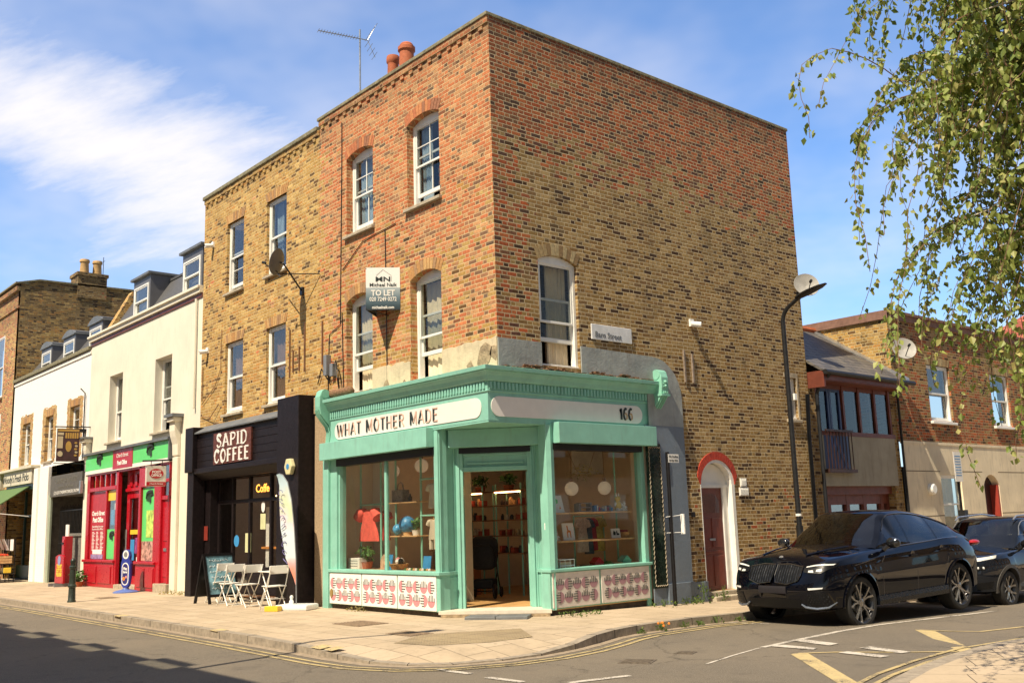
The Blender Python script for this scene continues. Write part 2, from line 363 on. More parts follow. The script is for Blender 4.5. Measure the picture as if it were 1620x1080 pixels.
M_BLUEW = mat('faded_grey_render', (.30, .32, .31), .6, var=.2, scale=2.4, bump=.008, bscale=16, dirt=.5)
M_CRUMB = mat('crumbling_render', (.32, .24, .15), .95, var=.5, scale=7, bump=.02, bscale=24)
M_PEB = mat('pebbledash', (.40, .29, .18), .95, var=.35, scale=30, bump=.012, bscale=90)
M_BTIM = mat('black_timber', (.011, .007, .008), .5, spec=.25, var=.5, scale=14, bump=.002, bscale=30)
M_BLACK = mat('black_paint', (.010, .009, .010), .4, var=.2, spec=.3)
M_IRON = mat('black_iron', (.02, .021, .024), .45, var=.25, metal=.3, bump=.001)
M_RED = mat('red_gloss_paint', (.42, .007, .018), .32, var=.07, scale=3)
M_DRED = mat('maroon_door_paint', (.16, .035, .022), .38, var=.15, scale=4)
M_REDBR = mat('red_painted_brick', (.42, .045, .02), .7, var=.25, scale=16, bump=.006, bscale=60)
M_BROWNP = mat('red_brown_timber', (.15, .038, .022), .5, var=.2, scale=6)
M_STONE = mat('weathered_stone', (.40, .34, .25), .9, var=.25, scale=8, bump=.005, bscale=40, dirt=.35)
M_COPE = mat('mossy_coping', (.21, .19, .12), .95, var=.4, scale=9, bump=.01, bscale=30)
M_LEAD = mat('grey_lead', (.17, .18, .19), .55, var=.2, scale=3, metal=.3)
M_TERRA = mat('terracotta', (.42, .12, .05), .8, var=.2, scale=8)
M_BUFF = mat('buff_clay', (.50, .32, .14), .85, var=.2, scale=8)
M_ALU = mat('galvanised_metal', (.45, .46, .47), .4, metal=.8, var=.15)
M_GREYP = mat('grey_plastic', (.19, .20, .22), .5, var=.1)
M_WOOD = mat('pale_wood', (.62, .38, .18), .45, var=.2, scale=10)
M_OAKF = mat('oak_floor', (.60, .35, .14), .4, var=.18, scale=5)
M_BROWNW = mat('brown_wood', (.20, .10, .05), .55, var=.25, scale=9)
M_DARK = mat('dark_interior', (.03, .024, .022), .8, var=.3)
M_SHOPW = mat('warm_plaster', (.72, .60, .44), .8, var=.06)
M_SHOPO = mat('orange_brown_panel', (.34, .13, .05), .55, var=.1)
M_NET = mat('cream_curtain_cloth', (.80, .66, .46), .9, var=.1, scale=5)
M_NETB = mat('brown_blind_cloth', (.24, .13, .08), .9, var=.15, scale=5)
M_BLUEC = mat('pale_blue_curtain_cloth', (.35, .45, .55), .9, var=.2, scale=5)
G_WIN = glass('window_glass', (.84, .86, .85), .02)
G_SHOP = glass('shop_glass', (.94, .94, .92), .028)
M_GLOW = mat('lit_globe', (.75, .60, .42), .5, emit=.14)
M_STRIP = mat('warm_led_strip', (1, .50, .20), .4, emit=14)
M_PAPER = mat('white_card', (.80, .78, .74), .7, var=.03)
M_PINK = mat('printed_pink', (.62, .25, .27), .6, var=.04)
M_INK = mat('black_ink', (.02, .03, .03), .6, var=.05)
M_BLUEM = mat('bright_blue', (.04, .25, .55), .5)
M_LIME = mat('bright_green_vinyl', (.12, .62, .16), .4, var=.04)
M_YELP = mat('yellow_plastic', (.75, .52, .04), .4, var=.06)
M_GREENP = mat('leaf_green', (.07, .16, .035), .6, var=.35, scale=30)
M_ORANGE = mat('orange_print', (.75, .25, .04), .5)
# ------------------------------------------------------------ ground
def m_asphalt():
    m, t = newmat('asphalt'); P = t.n('ShaderNodeNewGeometry').outputs['Position']
    g = t.noise(P, 160, 2, .7); c1 = t.noise(P, .35, 5, .6); c2 = t.noise(P, 2.5, 5, .7); sp = t.noise(P, 60, 2, .5)
    col = t.ramp(g, [(.28, (.045, .037, .029)), (.5, (.14, .118, .090)), (.70, (.35, .295, .225))])
    col = t.mix(t.mr(c1, .38, .66, 0, .55, 'SMOOTHSTEP'), col, (.21, .172, .125))
    col = t.mix(t.mr(c2, .55, .75, 0, .5), col, (.07, .06, .05))
    col = t.mix(t.mr(sp, .66, .72, 0, .6), col, (.40, .35, .28))
    v = t.n('ShaderNodeTexVoronoi', feature='DISTANCE_TO_EDGE', ins={'Scale': .33}); t.set(v.inputs['Vector'], t.scl(t.n('ShaderNodeVectorMath', operation='ADD', ins={0: P, 1: t.scl(t.noise(P, 1.5, 4, .7, out=1), (.8, .8, 0))}).outputs[0], (1, 1, 0)))
    crack = t.mr(v.outputs[0], .0, .006, .45, 0)
    col = t.mix(crack, col, (.02, .018, .015))
    bp = t.n('ShaderNodeBump', ins={'Strength': 1, 'Distance': .006, 'Height': g})
    b = t.n('ShaderNodeBsdfPrincipled', ins={'Base Color': col, 'Roughness': .85, 'Specular IOR Level': .35, 'Normal': bp.outputs[0]})
    finish(t, b.outputs[0]); return m
def m_paving(name, lx=.62, ly=.46, col=((.47, .37, .255), (.53, .42, .30), (.41, .32, .22)), rot=0, joint=.006, small=0):
    m, t = newmat(name); P = t.n('ShaderNodeNewGeometry').outputs['Position']
    sp = t.n('ShaderNodeSeparateXYZ', ins={0: P}); x, y, z = sp.outputs
    c, s = math.cos(R(rot)), math.sin(R(rot))
    x2 = t.m('ADD', t.m('MULTIPLY', x, c), t.m('MULTIPLY', y, s)); y2 = t.m('SUBTRACT', t.m('MULTIPLY', y, c), t.m('MULTIPLY', x, s))
    ry = t.m('DIVIDE', t.m('ADD', y2, 50), ly); row = t.m('FLOOR', ry); fy = t.m('SUBTRACT', ry, row)
    off = t.n('ShaderNodeTexWhiteNoise', noise_dimensions='1D', ins={'W': row}).outputs[0]
    rx = t.m('ADD', t.m('DIVIDE', t.m('ADD', x2, 90), lx), off if not small else 0); cx = t.m('FLOOR', rx); fx = t.m('SUBTRACT', rx, cx)
    d = t.m('MINIMUM', t.m('MULTIPLY', t.m('MINIMUM', fx, t.m('SUBTRACT', 1, fx)), lx), t.m('MULTIPLY', t.m('MINIMUM', fy, t.m('SUBTRACT', 1, fy)), ly))
    d = t.m('ADD', d, t.m('MULTIPLY', t.m('SUBTRACT', t.noise(P, 30, 3), .5), .006))
    k = t.mr(d, joint*.4, joint, 0, 1, 'SMOOTHSTEP')
    h = t.n('ShaderNodeTexWhiteNoise', noise_dimensions='2D', ins={'Vector': t.vec(cx, row, 0)}).outputs[0]
    cc = t.ramp(h, [(0, col[0]), (.4, col[1]), (.75, col[2])], 'CONSTANT')
    cc = t.mix(.55, cc, col[0])
    cc = t.mix(t.mr(t.noise(P, 1.0, 6, .7), .45, .75, 0, .55, 'SMOOTHSTEP'), cc, tuple(v*.62 for v in col[2]))
    cc = t.mix(t.mr(t.noise(P, 14, 5, .7), .5, .75, 0, .4), cc, tuple(v*.7 for v in col[2]))
    cc = t.mix(t.mr(t.noise(P, 6, 1, .5), .72, .74, 0, .35), cc, (.12, .10, .08))
    cc = t.mix(k, (.13, .10, .07), cc)
    H = t.m('ADD', k, t.m('MULTIPLY', t.noise(P, 60, 4), .4))
    if small:
        v = t.n('ShaderNodeTexVoronoi', ins={'Scale': 18, 'Randomness': 0, 'Vector': t.vec(x2, y2, 0)}); H = t.m('ADD', H, t.mr(v.outputs[0], .25, .45, 1, 0, 'SMOOTHSTEP'))
    bp = t.n('ShaderNodeBump', ins={'Strength': 1, 'Distance': .006, 'Height': H})
    b = t.n('ShaderNodeBsdfPrincipled', ins={'Base Color': cc, 'Roughness': .88, 'Specular IOR Level': .3, 'Normal': bp.outputs[0]})
    finish(t, b.outputs[0]); return m
M_ASP = m_asphalt(); M_PAVE = m_paving('sandstone_paving'); M_PAVE2 = m_paving('diagonal_paving', .6, .6, rot=35)
M_TACT = m_paving('tactile_paving', .4, .4, ((.34, .26, .155), (.37, .285, .17), (.30, .23, .145)), rot=8, small=1)
M_KERB = mat('granite_kerb', (.30, .25, .19), .85, var=.3, scale=10, bump=.006, bscale=40, dirt=.4)
M_GUTTER = mat('gutter_grit', (.30, .235, .165), .9, var=.25, scale=12, bump=.004, bscale=80)
def m_paint(name, col, wear=.45):
    m, t = newmat(name); P = t.n('ShaderNodeNewGeometry').outputs['Position']
    w = t.mr(t.m('ADD', t.m('MULTIPLY', t.noise(P, 45, 4, .7), .6), t.m('MULTIPLY', t.noise(P, 3, 4, .7), .5)), wear, wear+.10, 1, 0, 'SMOOTHSTEP')
    c = t.mix(t.mr(t.noise(P, 9, 4, .7), .35, .7, 0, .4), col, (.20, .17, .13)); c = t.mix(w, c, (.10, .085, .068))
    b = t.n('ShaderNodeBsdfPrincipled', ins={'Base Color': c, 'Roughness': .75}); finish(t, b.outputs[0]); return m
M_YLINE = m_paint('yellow_road_paint', (.52, .40, .18), .46); M_WLINE = m_paint('white_road_paint', (.62, .56, .48), .46)
M_YBOLD = m_paint('bold_yellow_road_paint', (.56, .43, .20), .42)
ROAD = -.12
def ground():
    # road: flat along the high street, falling gently up the side street
    mb = MB(); ys = [-400, -3, 2, 8, 20, 40, 300]
    for a, b in zip(ys, ys[1:]): mb.face([(-600, a, ROAD+gz(min(a, 60))), (600, a, ROAD+gz(min(a, 60))), (600, b, ROAD+gz(min(b, 60))), (-600, b, ROAD+gz(min(b, 60)))])
    structure(mb.build('road', M_ASP))
    # pavement round the corner building: outer kerb edge from far left, round the corner, up the side street
    KZ = [(-80, -3.48, 0), (-40, -3.45, 0), (-12, -3.42, 0), (-5, -3.5, 0), (-1.9, -3.55, 0), (-.4, -3.6, -.01), (.9, -3.64, -.05), (1.6, -3.6, -.085), (2.15, -3.4, -.10), (2.55, -3.0, -.105), (2.78, -2.4, -.10), (2.84, -1.8, -.09), (2.74, -1.1, -.05), (2.55, -.5, 0), (2.32, .1, 0), (2.2, .7, 0), (2.18, 2, 0), (2.2, 3.2, gz(3.2)), (2.2, 8, gz(8)), (2.2, 40, gz(40))]
    def inset(d):
        out = []
        for i, (x, y, z) in enumerate(KZ):
            a = Vector(KZ[max(i-1, 0)][:2]); b = Vector(KZ[min(i+1, len(KZ)-1)][:2]); t_ = (b-a).normalized(); n = Vector((-t_.y, t_.x))
            out.append((x+n.x*d, y+n.y*d, z))
        return out
    I = inset(.15); J = inset(.85); zf = lambda y: gz(y)
    mb = MB()
    for i in range(len(KZ)-1):
        k0, k1, i0, i1, j0, j1 = KZ[i], KZ[i+1], I[i], I[i+1], J[i], J[i+1]
        mb.face([k0, k1, i1, i0], 1)                                                    # kerb top
        mb.face([(k0[0], k0[1], k0[2]), (k1[0], k1[1], k1[2]), (k1[0], k1[1], ROAD-.1+gz(k1[1])), (k0[0], k0[1], ROAD-.1+gz(k0[1]))], 1)
        mb.face([i0, i1, (j1[0], j1[1], zf(j1[1])), (j0[0], j0[1], zf(j0[1]))], 0)
    inner = [(j[0], j[1], zf(j[1])) for j in J]
    flat = [p for p in inner if p[1] <= 2.0001]
    mb.face(flat + [(-1, flat[-1][1], 0), (-80, flat[-1][1], 0)], 0)
    slope = [p for p in inner if p[1] >= flat[-1][1]-1e-6]
    for a, b in zip(slope, slope[1:]): mb.face([a, b, (-1, b[1], b[2]), (-1, a[1], a[2])], 0)
    o = structure(mb.build('pavement', [M_PAVE, M_KERB]))
    # kerb joints, gutter dirt
    mb = MB()
    for i in range(2, len(KZ)-3):
        a, b = Vector(KZ[i]), Vector(KZ[i+1]); L = (b-a).length
        n = max(1, int(L/.9)); d = (b-a).normalized(); nn = Vector((d.y, -d.x, 0))
        for k in range(n):
            p = a + (b-a)*(k/n); q = p + Vector((-nn.x, -nn.y, 0))*.15
            mb.box(Frame(p, d, -nn), 0, .008, -.003, .15, -.2, .003)
    structure(mb.build('kerb_joints', M_DARK))
    mb = MB(); O1 = inset(-.0); O2 = inset(-.14)
    for i in range(len(KZ)-1):
        mb.face([(O1[i][0], O1[i][1], ROAD+.004+gz(KZ[i][1])), (O1[i+1][0], O1[i+1][1], ROAD+.004+gz(KZ[i+1][1])), (O2[i+1][0], O2[i+1][1], ROAD+.004+gz(KZ[i+1][1])), (O2[i][0], O2[i][1], ROAD+.004+gz(KZ[i][1]))])
    structure(mb.build('gutter', M_GUTTER))
    # double yellow line following the kerb
    mb = MB()
    for d0, d1 in ((-.27, -.33), (-.42, -.48)):
        A_, B_ = inset(d0), inset(d1)
        for i in range(1, len(KZ)-1):
            if KZ[i][1] > 2.1: break
            z0, z1 = ROAD+.007+gz(KZ[i][1]), ROAD+.007+gz(KZ[i+1][1])
            mb.face([(*A_[i][:2], z0), (*A_[i+1][:2], z1), (*B_[i+1][:2], z1), (*B_[i][:2], z0)])
    structure(mb.build('double_yellow_line', M_YLINE))
    def strip(mb, pts, w, zo=.006):
        for i in range(len(pts)-1):
            a, b = Vector(pts[i]), Vector(pts[i+1])
            da = (Vector(pts[min(i+1, len(pts)-1)])-Vector(pts[max(i-1, 0)])).normalized(); db = (Vector(pts[min(i+2, len(pts)-1)])-a).normalized()
            na, nb = Vector((-da.y, da.x))*w/2, Vector((-db.y, db.x))*w/2
            z = lambda q: ROAD+zo+gz(q.y)
            P_ = [a+na, b+nb, b-nb, a-na]; mb.face([(q.x, q.y, z(q)) for q in P_])
    mb = MB(); strip(mb, [(4.61, .46), (4.52, 1.48), (4.40, 2.62), (4.30, 3.88), (4.37, 5.1), (4.5, 7.4)], .09)          # edge of the parking bay
    strip(mb, [(4.95, -1.1), (4.75, -.3), (4.61, .40)], .04, .005); strip(mb, [(2.3, 2.75), (2.95, 2.95)], .07)
    structure(mb.build('parking_bay_line', M_WLINE))
    mb = MB()
    for a, b in (((2.72, -3.35), (3.3, -3.31)), ((3.66, -3.36), (4.23, -3.32)), ((4.66, -3.05), (4.84, -2.3))): strip(mb, [a, b], .10, .007)
    structure(mb.build('give_way_dashes', M_WLINE))
    mb = MB()
    for q in ([(4.59, .59), (4.67, .80), (5.21, .79), (5.27, .61)], [(4.59, 1.21), (4.56, 1.44), (5.19, 1.31), (5.21, 1.08)], [(5.62, 1.08), (5.66, 1.28), (6.31, 1.1), (6.26, .93)], [(5.65, .55), (5.68, .73), (6.28, .64), (6.26, .47)]):
        mb.face([(x, y, ROAD+.009+gz(y)) for x, y in q])
    structure(mb.build('hatched_markings', M_WLINE))
    mb = MB()
    for q in ([(5.24, .15), (5.36, .34), (6.98, -1.24), (6.86, -1.40)], [(5.08, 3.50), (5.40, 3.48), (6.80, 1.68), (6.72, 1.46)]): mb.face([(x, y, ROAD+.005+gz(y)) for x, y in q])
    strip(mb, [(5.30, .24), (5.6, .60), (6.19, 1.0), (6.70, 1.46)], .06, .0068); strip(mb, [(5.15, 3.5), (5.52, 3.58), (5.9, 3.8), (6.05, 4.9)], .07, .0068)
    structure(mb.build('zigzag_line', M_YBOLD))
    # pavement on the far side of the side street, right
    E2 = [(13.5, -9.0), (10.6, -5.6), (9.0, -3.3), (7.9, -2.1), (7.45, -1.5), (7.22, -.6), (7.06, .5), (6.98, 1.7), (7.1, 4), (7.3, 40)]
    mb = MB()
    for i in range(len(E2)-1):
        a, b = Vector(E2[i]), Vector(E2[i+1]); d = (b-a).normalized(); n = Vector((d.y, -d.x))
        d0 = (a-Vector(E2[max(i-1, 0)])); n0 = n if d0.length < .01 else Vector((d0.normalized().y, -d0.normalized().x)); n0 = (n+n0).normalized()
        d2 = (Vector(E2[min(i+2, len(E2)-1)])-b); n2 = n if d2.length < .01 else Vector((d2.normalized().y, -d2.normalized().x)); n2 = (n+n2).normalized()
        A_, B_ = a+n0*.18, b+n2*.18; za, zb = gz(a.y)-.03, gz(b.y)-.03
        mb.face([(a.x, a.y, za), (b.x, b.y, zb), (B_.x, B_.y, zb), (A_.x, A_.y, za)], 1)
        mb.face([(a.x, a.y, za), (b.x, b.y, zb), (b.x, b.y, zb-.25), (a.x, a.y, za-.25)], 1)
        mb.face([(A_.x, A_.y, za), (B_.x, B_.y, zb), (60, B_.y, zb), (60, A_.y, za)], 0)
    structure(mb.build('pavement', [M_PAVE2, M_KERB]))
    mb = MB(); off = lambda d: [(x-d, y) for x, y in E2]
    for d in (.22, .38):
        strip(mb, [(x-d, y-.02) for x, y in E2[2:9]], .06, .0095)
    structure(mb.build('double_yellow_line', M_YLINE))
    # pavement over the high street, behind and left of the camera
    mb = MB(); mb.box(FG, -90, 9.5, -40, -9.2, -.5, 0); structure(mb.build('pavement', M_PAVE))
    # tactile paving and manhole covers
    mb = MB(); z = lambda x, y: 0.004
    def kz(x, y):   # the pavement dips towards the dropped kerb
        return .004
    mb.face([(.35, -1.9, .004), (1.0, -.55, .004), (1.95, -1.15, .004), (1.95, -1.9, .004), (1.55, -2.6, .004), (.9, -2.76, .004)])
    structure(mb.build('tactile_paving', M_TACT))
    def cover(x, y, z, w, l, rz, label, name='drain_cover'):
        mb = MB(); mb.box(FG, -w/2, w/2, -l/2, l/2, 0, .006); k = 9
        for i in range(k): mb.box(FG, -w/2+.03, w/2-.03, -l/2+.03+(l-.06)*i/k, -l/2+.03+(l-.06)*(i+.5)/k, .006, .012)
        o = mb.build(name, mat('worn_iron_cover', (.12, .095, .07), .7, var=.5, scale=20) if name == 'drain_cover' else mat('dusty_cover', (.24, .17, .11), .8, var=.3, scale=12)); o.location = (x, y, z); o.rotation_euler = (0, 0, rz)
        return tag(o, label, 'drain cover' if name == 'drain_cover' else 'manhole cover', 'metal covers set in the ground')
    cover(4.16, -1.43, ROAD, .40, .36, .5, 'square iron drain cover in the side street road, nearest of the covers')
    cover(4.13, -.5, ROAD, .24, .24, .4, 'small iron cover in the side street road just beyond the drain grating')
    cover(.1, -1.95, 0.002, .62, .42, .05, 'rusty rectangular manhole cover in the pavement in front of the green shop', 'manhole_cover')
    cover(-1.9, -1.55, 0.002, .8, .6, 0, 'paved inspection cover in the pavement left of the rusty one', 'manhole_cover')
    cover(-13.6, -1.7, 0.002, .6, .45, 0, 'iron cover in the pavement in front of the red post office', 'manhole_cover')
    mb = MB()
    for (x0, x1) in ((-7.9, -7.55), (-3.3, -3.0), (.15, .42), (.52, .72)):
        y = -3.5 if x0 < -5 else (-3.54 if x0 < 0 else -3.62)
        zt = .003 if x0 < 0 else -.012
        mb.face([(x0, y-.005, zt), (x1, y-.01, zt-.01), (x1, y+.2, .004), (x0, y+.2, .004)])
    structure(mb.build('kerb_paint_mark', M_YBOLD))
ground()
# ------------------------------------------------------------ building helpers
def arc(u0, u1, zs, rise, n=10):
    """points of a segmental (or, when rise is large, elliptical) arch from u0 to u1 springing at zs"""
    w = (u1-u0)/2; c = (u0+u1)/2
    if rise > w*.6: return [(c - w*math.cos(math.pi*i/n), zs + rise*math.sin(math.pi*i/n)) for i in range(n+1)]
    r = (w*w + rise*rise)/(2*rise); a = math.asin(w/r)
    return [(c + r*math.sin(-a+2*a*i/n), zs + rise - r + r*math.cos(-a+2*a*i/n)) for i in range(n+1)]
def wall(mb, F, u0, u1, z0, z1, holes=(), th=.22, m=0, n=0, mr=None):
    """wall face with openings (a, b, c, d, rise): u a..b, z c..d, d is the crown of the arch"""
    mr = m if mr is None else mr
    us = sorted({u0, u1, *[h[0] for h in holes], *[h[1] for h in holes]}); zs = sorted({z0, z1, *[h[2] for h in holes], *[h[3] for h in holes]})
    us = [u for u in us if u0 <= u <= u1]; zs = [q for q in zs if z0 <= q <= z1]
    for i in range(len(us)-1):
        for j in range(len(zs)-1):
            uc, zc = (us[i]+us[i+1])/2, (zs[j]+zs[j+1])/2
            if any(h[0] < uc < h[1] and h[2] < zc < h[3] for h in holes): continue
            mb.face([F.p(us[i], n, zs[j]), F.p(us[i+1], n, zs[j]), F.p(us[i+1], n, zs[j+1]), F.p(us[i], n, zs[j+1])], m)
    for h in holes:
        a, b, c, d = h[:4]; rise = h[4] if len(h) > 4 else 0; sp = d-rise
        mb.face([F.p(a, n, c), F.p(a, n-th, c), F.p(a, n-th, sp), F.p(a, n, sp)], mr)
        mb.face([F.p(b, n, c), F.p(b, n-th, c), F.p(b, n-th, sp), F.p(b, n, sp)], mr)
        mb.face([F.p(a, n, c), F.p(b, n, c), F.p(b, n-th, c), F.p(a, n-th, c)], mr)
        if rise:
            A_ = arc(a, b, sp, rise)
            for p, q in zip(A_, A_[1:]):
                mb.face([F.p(p[0], n, p[1]), F.p(q[0], n, q[1]), F.p(q[0], n, d), F.p(p[0], n, d)], m)
                mb.face([F.p(p[0], n, p[1]), F.p(q[0], n, q[1]), F.p(q[0], n-th, q[1]), F.p(p[0], n-th, p[1])], mr)
        else: mb.face([F.p(a, n, d), F.p(b, n, d), F.p(b, n-th, d), F.p(a, n-th, d)], mr)
def voussoirs(F, a, b, sp, rise, h, mats, parent, name='brick_arch', n=None, spread=.10, thick=.006, dn=-.05):
    """a row of bricks on end over an opening"""
    mb = MB(); n = n or max(8, int((b-a)/.085)); lo = arc(a, b, sp, rise, n) if rise > .02 else [(a+(b-a)*i/n, sp) for i in range(n+1)]
    c = (a+b)/2; rr = random.Random(int(abs(a)*100))
    up = []
    for i, (u, z) in enumerate(lo):
        k = (u-c)/(b-a)*2; up.append((u + k*spread, z + h*(1-.10*abs(k))))
    for i in range(n):
        g = .06; L = lambda p, q, t_: (p[0]+(q[0]-p[0])*t_, p[1]+(q[1]-p[1])*t_)
        q = [L(lo[i], lo[i+1], g), L(lo[i], lo[i+1], 1-g), L(up[i], up[i+1], 1-g), L(up[i], up[i+1], g)]
        mb.prism(F, q, dn, thick+rr.random()*.003, rr.randrange(len(mats)))
    return mb.build(name, mats, parent)
ARCHY = [mat('arch_brick_a', (.50, .30, .12), .9, var=.25, scale=20, bump=.004), mat('arch_brick_b', (.42, .22, .08), .9, var=.25, scale=20, bump=.004), mat('arch_brick_c', (.34, .2, .1), .9, var=.25, scale=20, bump=.004)]
ARCHR = [mat('arch_red_a', (.50, .20, .08), .9, var=.25, scale=20, bump=.004), mat('arch_red_b', (.42, .14, .06), .9, var=.25, scale=20, bump=.004), mat('arch_red_c', (.30, .13, .07), .9, var=.25, scale=20, bump=.004)]
ARCHD = [mat('arch_dull_a', (.36, .26, .13), .9, var=.25, scale=20, bump=.004), mat('arch_dull_b', (.26, .17, .08), .9, var=.25, scale=20, bump=.004), mat('arch_dull_c', (.42, .33, .18), .9, var=.25, scale=20, bump=.004)]
def sash(F, a, b, c, d, parent, rise=0, back=.11, bars=(1, 1), lower=(1, 0), open_=0, sill=.10, sillh=.07, curtain=None, arch=None, archh=.22, mframe=None, msill=None, meet=.5, blind=None, label=None, uc=None):
    mf = mframe or M_WHITE; n0 = -back
    mb = MB(); j = .065; sp = d-rise
    mb.box(F, a, a+j, n0-.12, n0, c, sp); mb.box(F, b-j, b, n0-.12, n0, c, sp)
    if rise: mb.prism(F, arc(a+.001, b-.001, sp, rise) + [(b-.001, sp-.04), (a+.001, sp-.04)], n0-.12, n0+.001)
    else: mb.box(F, a, b, n0-.12, n0+.001, d-.05, d)
    mb.box(F, a, b, n0-.12, n0+.02, c, c+.04)
    top = sp-.03 if rise else d-.05; zm = c+.04+(top-c-.04)*meet
    x0, x1 = a+j, b-j; fr = .042
    def leaf(z0, z1, m0, m1, nb, bot=fr):
        mb.box(F, x0, x0+fr, m0, m1, z0, z1); mb.box(F, x1-fr, x1, m0, m1, z0, z1)
        mb.box(F, x0+fr, x1-fr, m0, m1, z0, z0+bot); mb.box(F, x0+fr, x1-fr, m0, m1, z1-fr, z1)
        for i in range(nb[0]):
            u = x0+(x1-x0)*(i+1)/(nb[0]+1); mb.box(F, u-.011, u+.011, m0+.004, m1-.004, z0+bot, z1-fr)
        for i in range(nb[1]):
            z = z0+(z1-z0)*(i+1)/(nb[1]+1); mb.box(F, x0+fr, x1-fr, m0+.006, m1-.006, z-.011, z+.011)
    leaf(zm-.02, top, n0-.05, n0-.015, bars); leaf(c+.04+open_, zm+.02+open_, n0-.10, n0-.062, lower, .075)
    w = mb.build('window', mf, parent, bevel=.004, seg=1)
    if label: w['label'] = label
    g = MB(); g.box(F, x0+.02, x1-.02, n0-.034, n0-.030, zm, top-.02); g.box(F, x0+.02, x1-.02, n0-.084, n0-.080, c+.06+open_, zm+open_)
    sub(g.build('pane', G_WIN), w)
    if sill:
        s = MB(); e = .06; s.hexa([F.p(a-e, -.10, c-sillh), F.p(b+e, -.10, c-sillh), F.p(b+e, sill*.8, c-sillh-.01), F.p(a-e, sill*.8, c-sillh-.01), F.p(a-e, -.10, c+.01), F.p(b+e, -.10, c+.01), F.p(b+e, sill*.8, c-.015), F.p(a-e, sill*.8, c-.015)])
        sub(s.build('window_sill', msill or M_STONE, bevel=.008, seg=1), w)
    if arch:
        o = voussoirs(F, a, b, sp if rise else d, rise, archh, arch, None); sub(o, w)
    if curtain:
        mt, (f0, f1) = curtain; s = MB(); N = 26
        for k0, k1 in ((f0, f1),):
            L = []; H_ = []
            for i in range(N+1):
                u = x0+(x1-x0)*(k0+(k1-k0)*i/N); nn = n0-.20+.018*math.sin(i*1.35)+.01*math.sin(i*.6)
                L.append(F.p(u, nn, c+.02)); H_.append(F.p(u, nn*.98, top))
            s.loft([L, H_], closed=False)
        sub(s.build('curtain', mt, smooth=60), w)
    bk = MB(); bk.box(F, a-.3, b+.3, n0-1.3, n0-1.28, c-.3, d+.3); sub(bk.build('dark_room', M_DARK), w)
    return w
def sub(o, part):
    """attach a sub-part to a part, keeping world coordinates"""
    o.parent = part; o.location = (0, 0, 0); return o
def pot(F_or_none, x, y, z0, z1, r, mt, parent, name='chimney_pot', part=None):
    mb = MB(); h = z1-z0
    mb.lathe((x, y, z0), [(r*1.02, 0), (r*1.0, h*.1), (r*.88, h*.75), (r*.92, h*.78), (r*1.08, h*.82), (r*1.08, h*.93), (r*.98, h), (r*.8, h), (r*.75, h*.6)], 18)
    o = mb.build(name, mt, smooth=True)
    if part: sub(o, part)
    else: attach(o, parent)
    return o
def dentils(mb, F, u0, u1, z, w=.11, h=.075, n=.035, pitch=.30, m=0, nb=0):
    k = int((u1-u0)/pitch)
    for i in range(k):
        u = u0+(i+.25)*(u1-u0)/k; mb.box(F, u, u+w, nb-.01, nb+n, z, z+h, m)
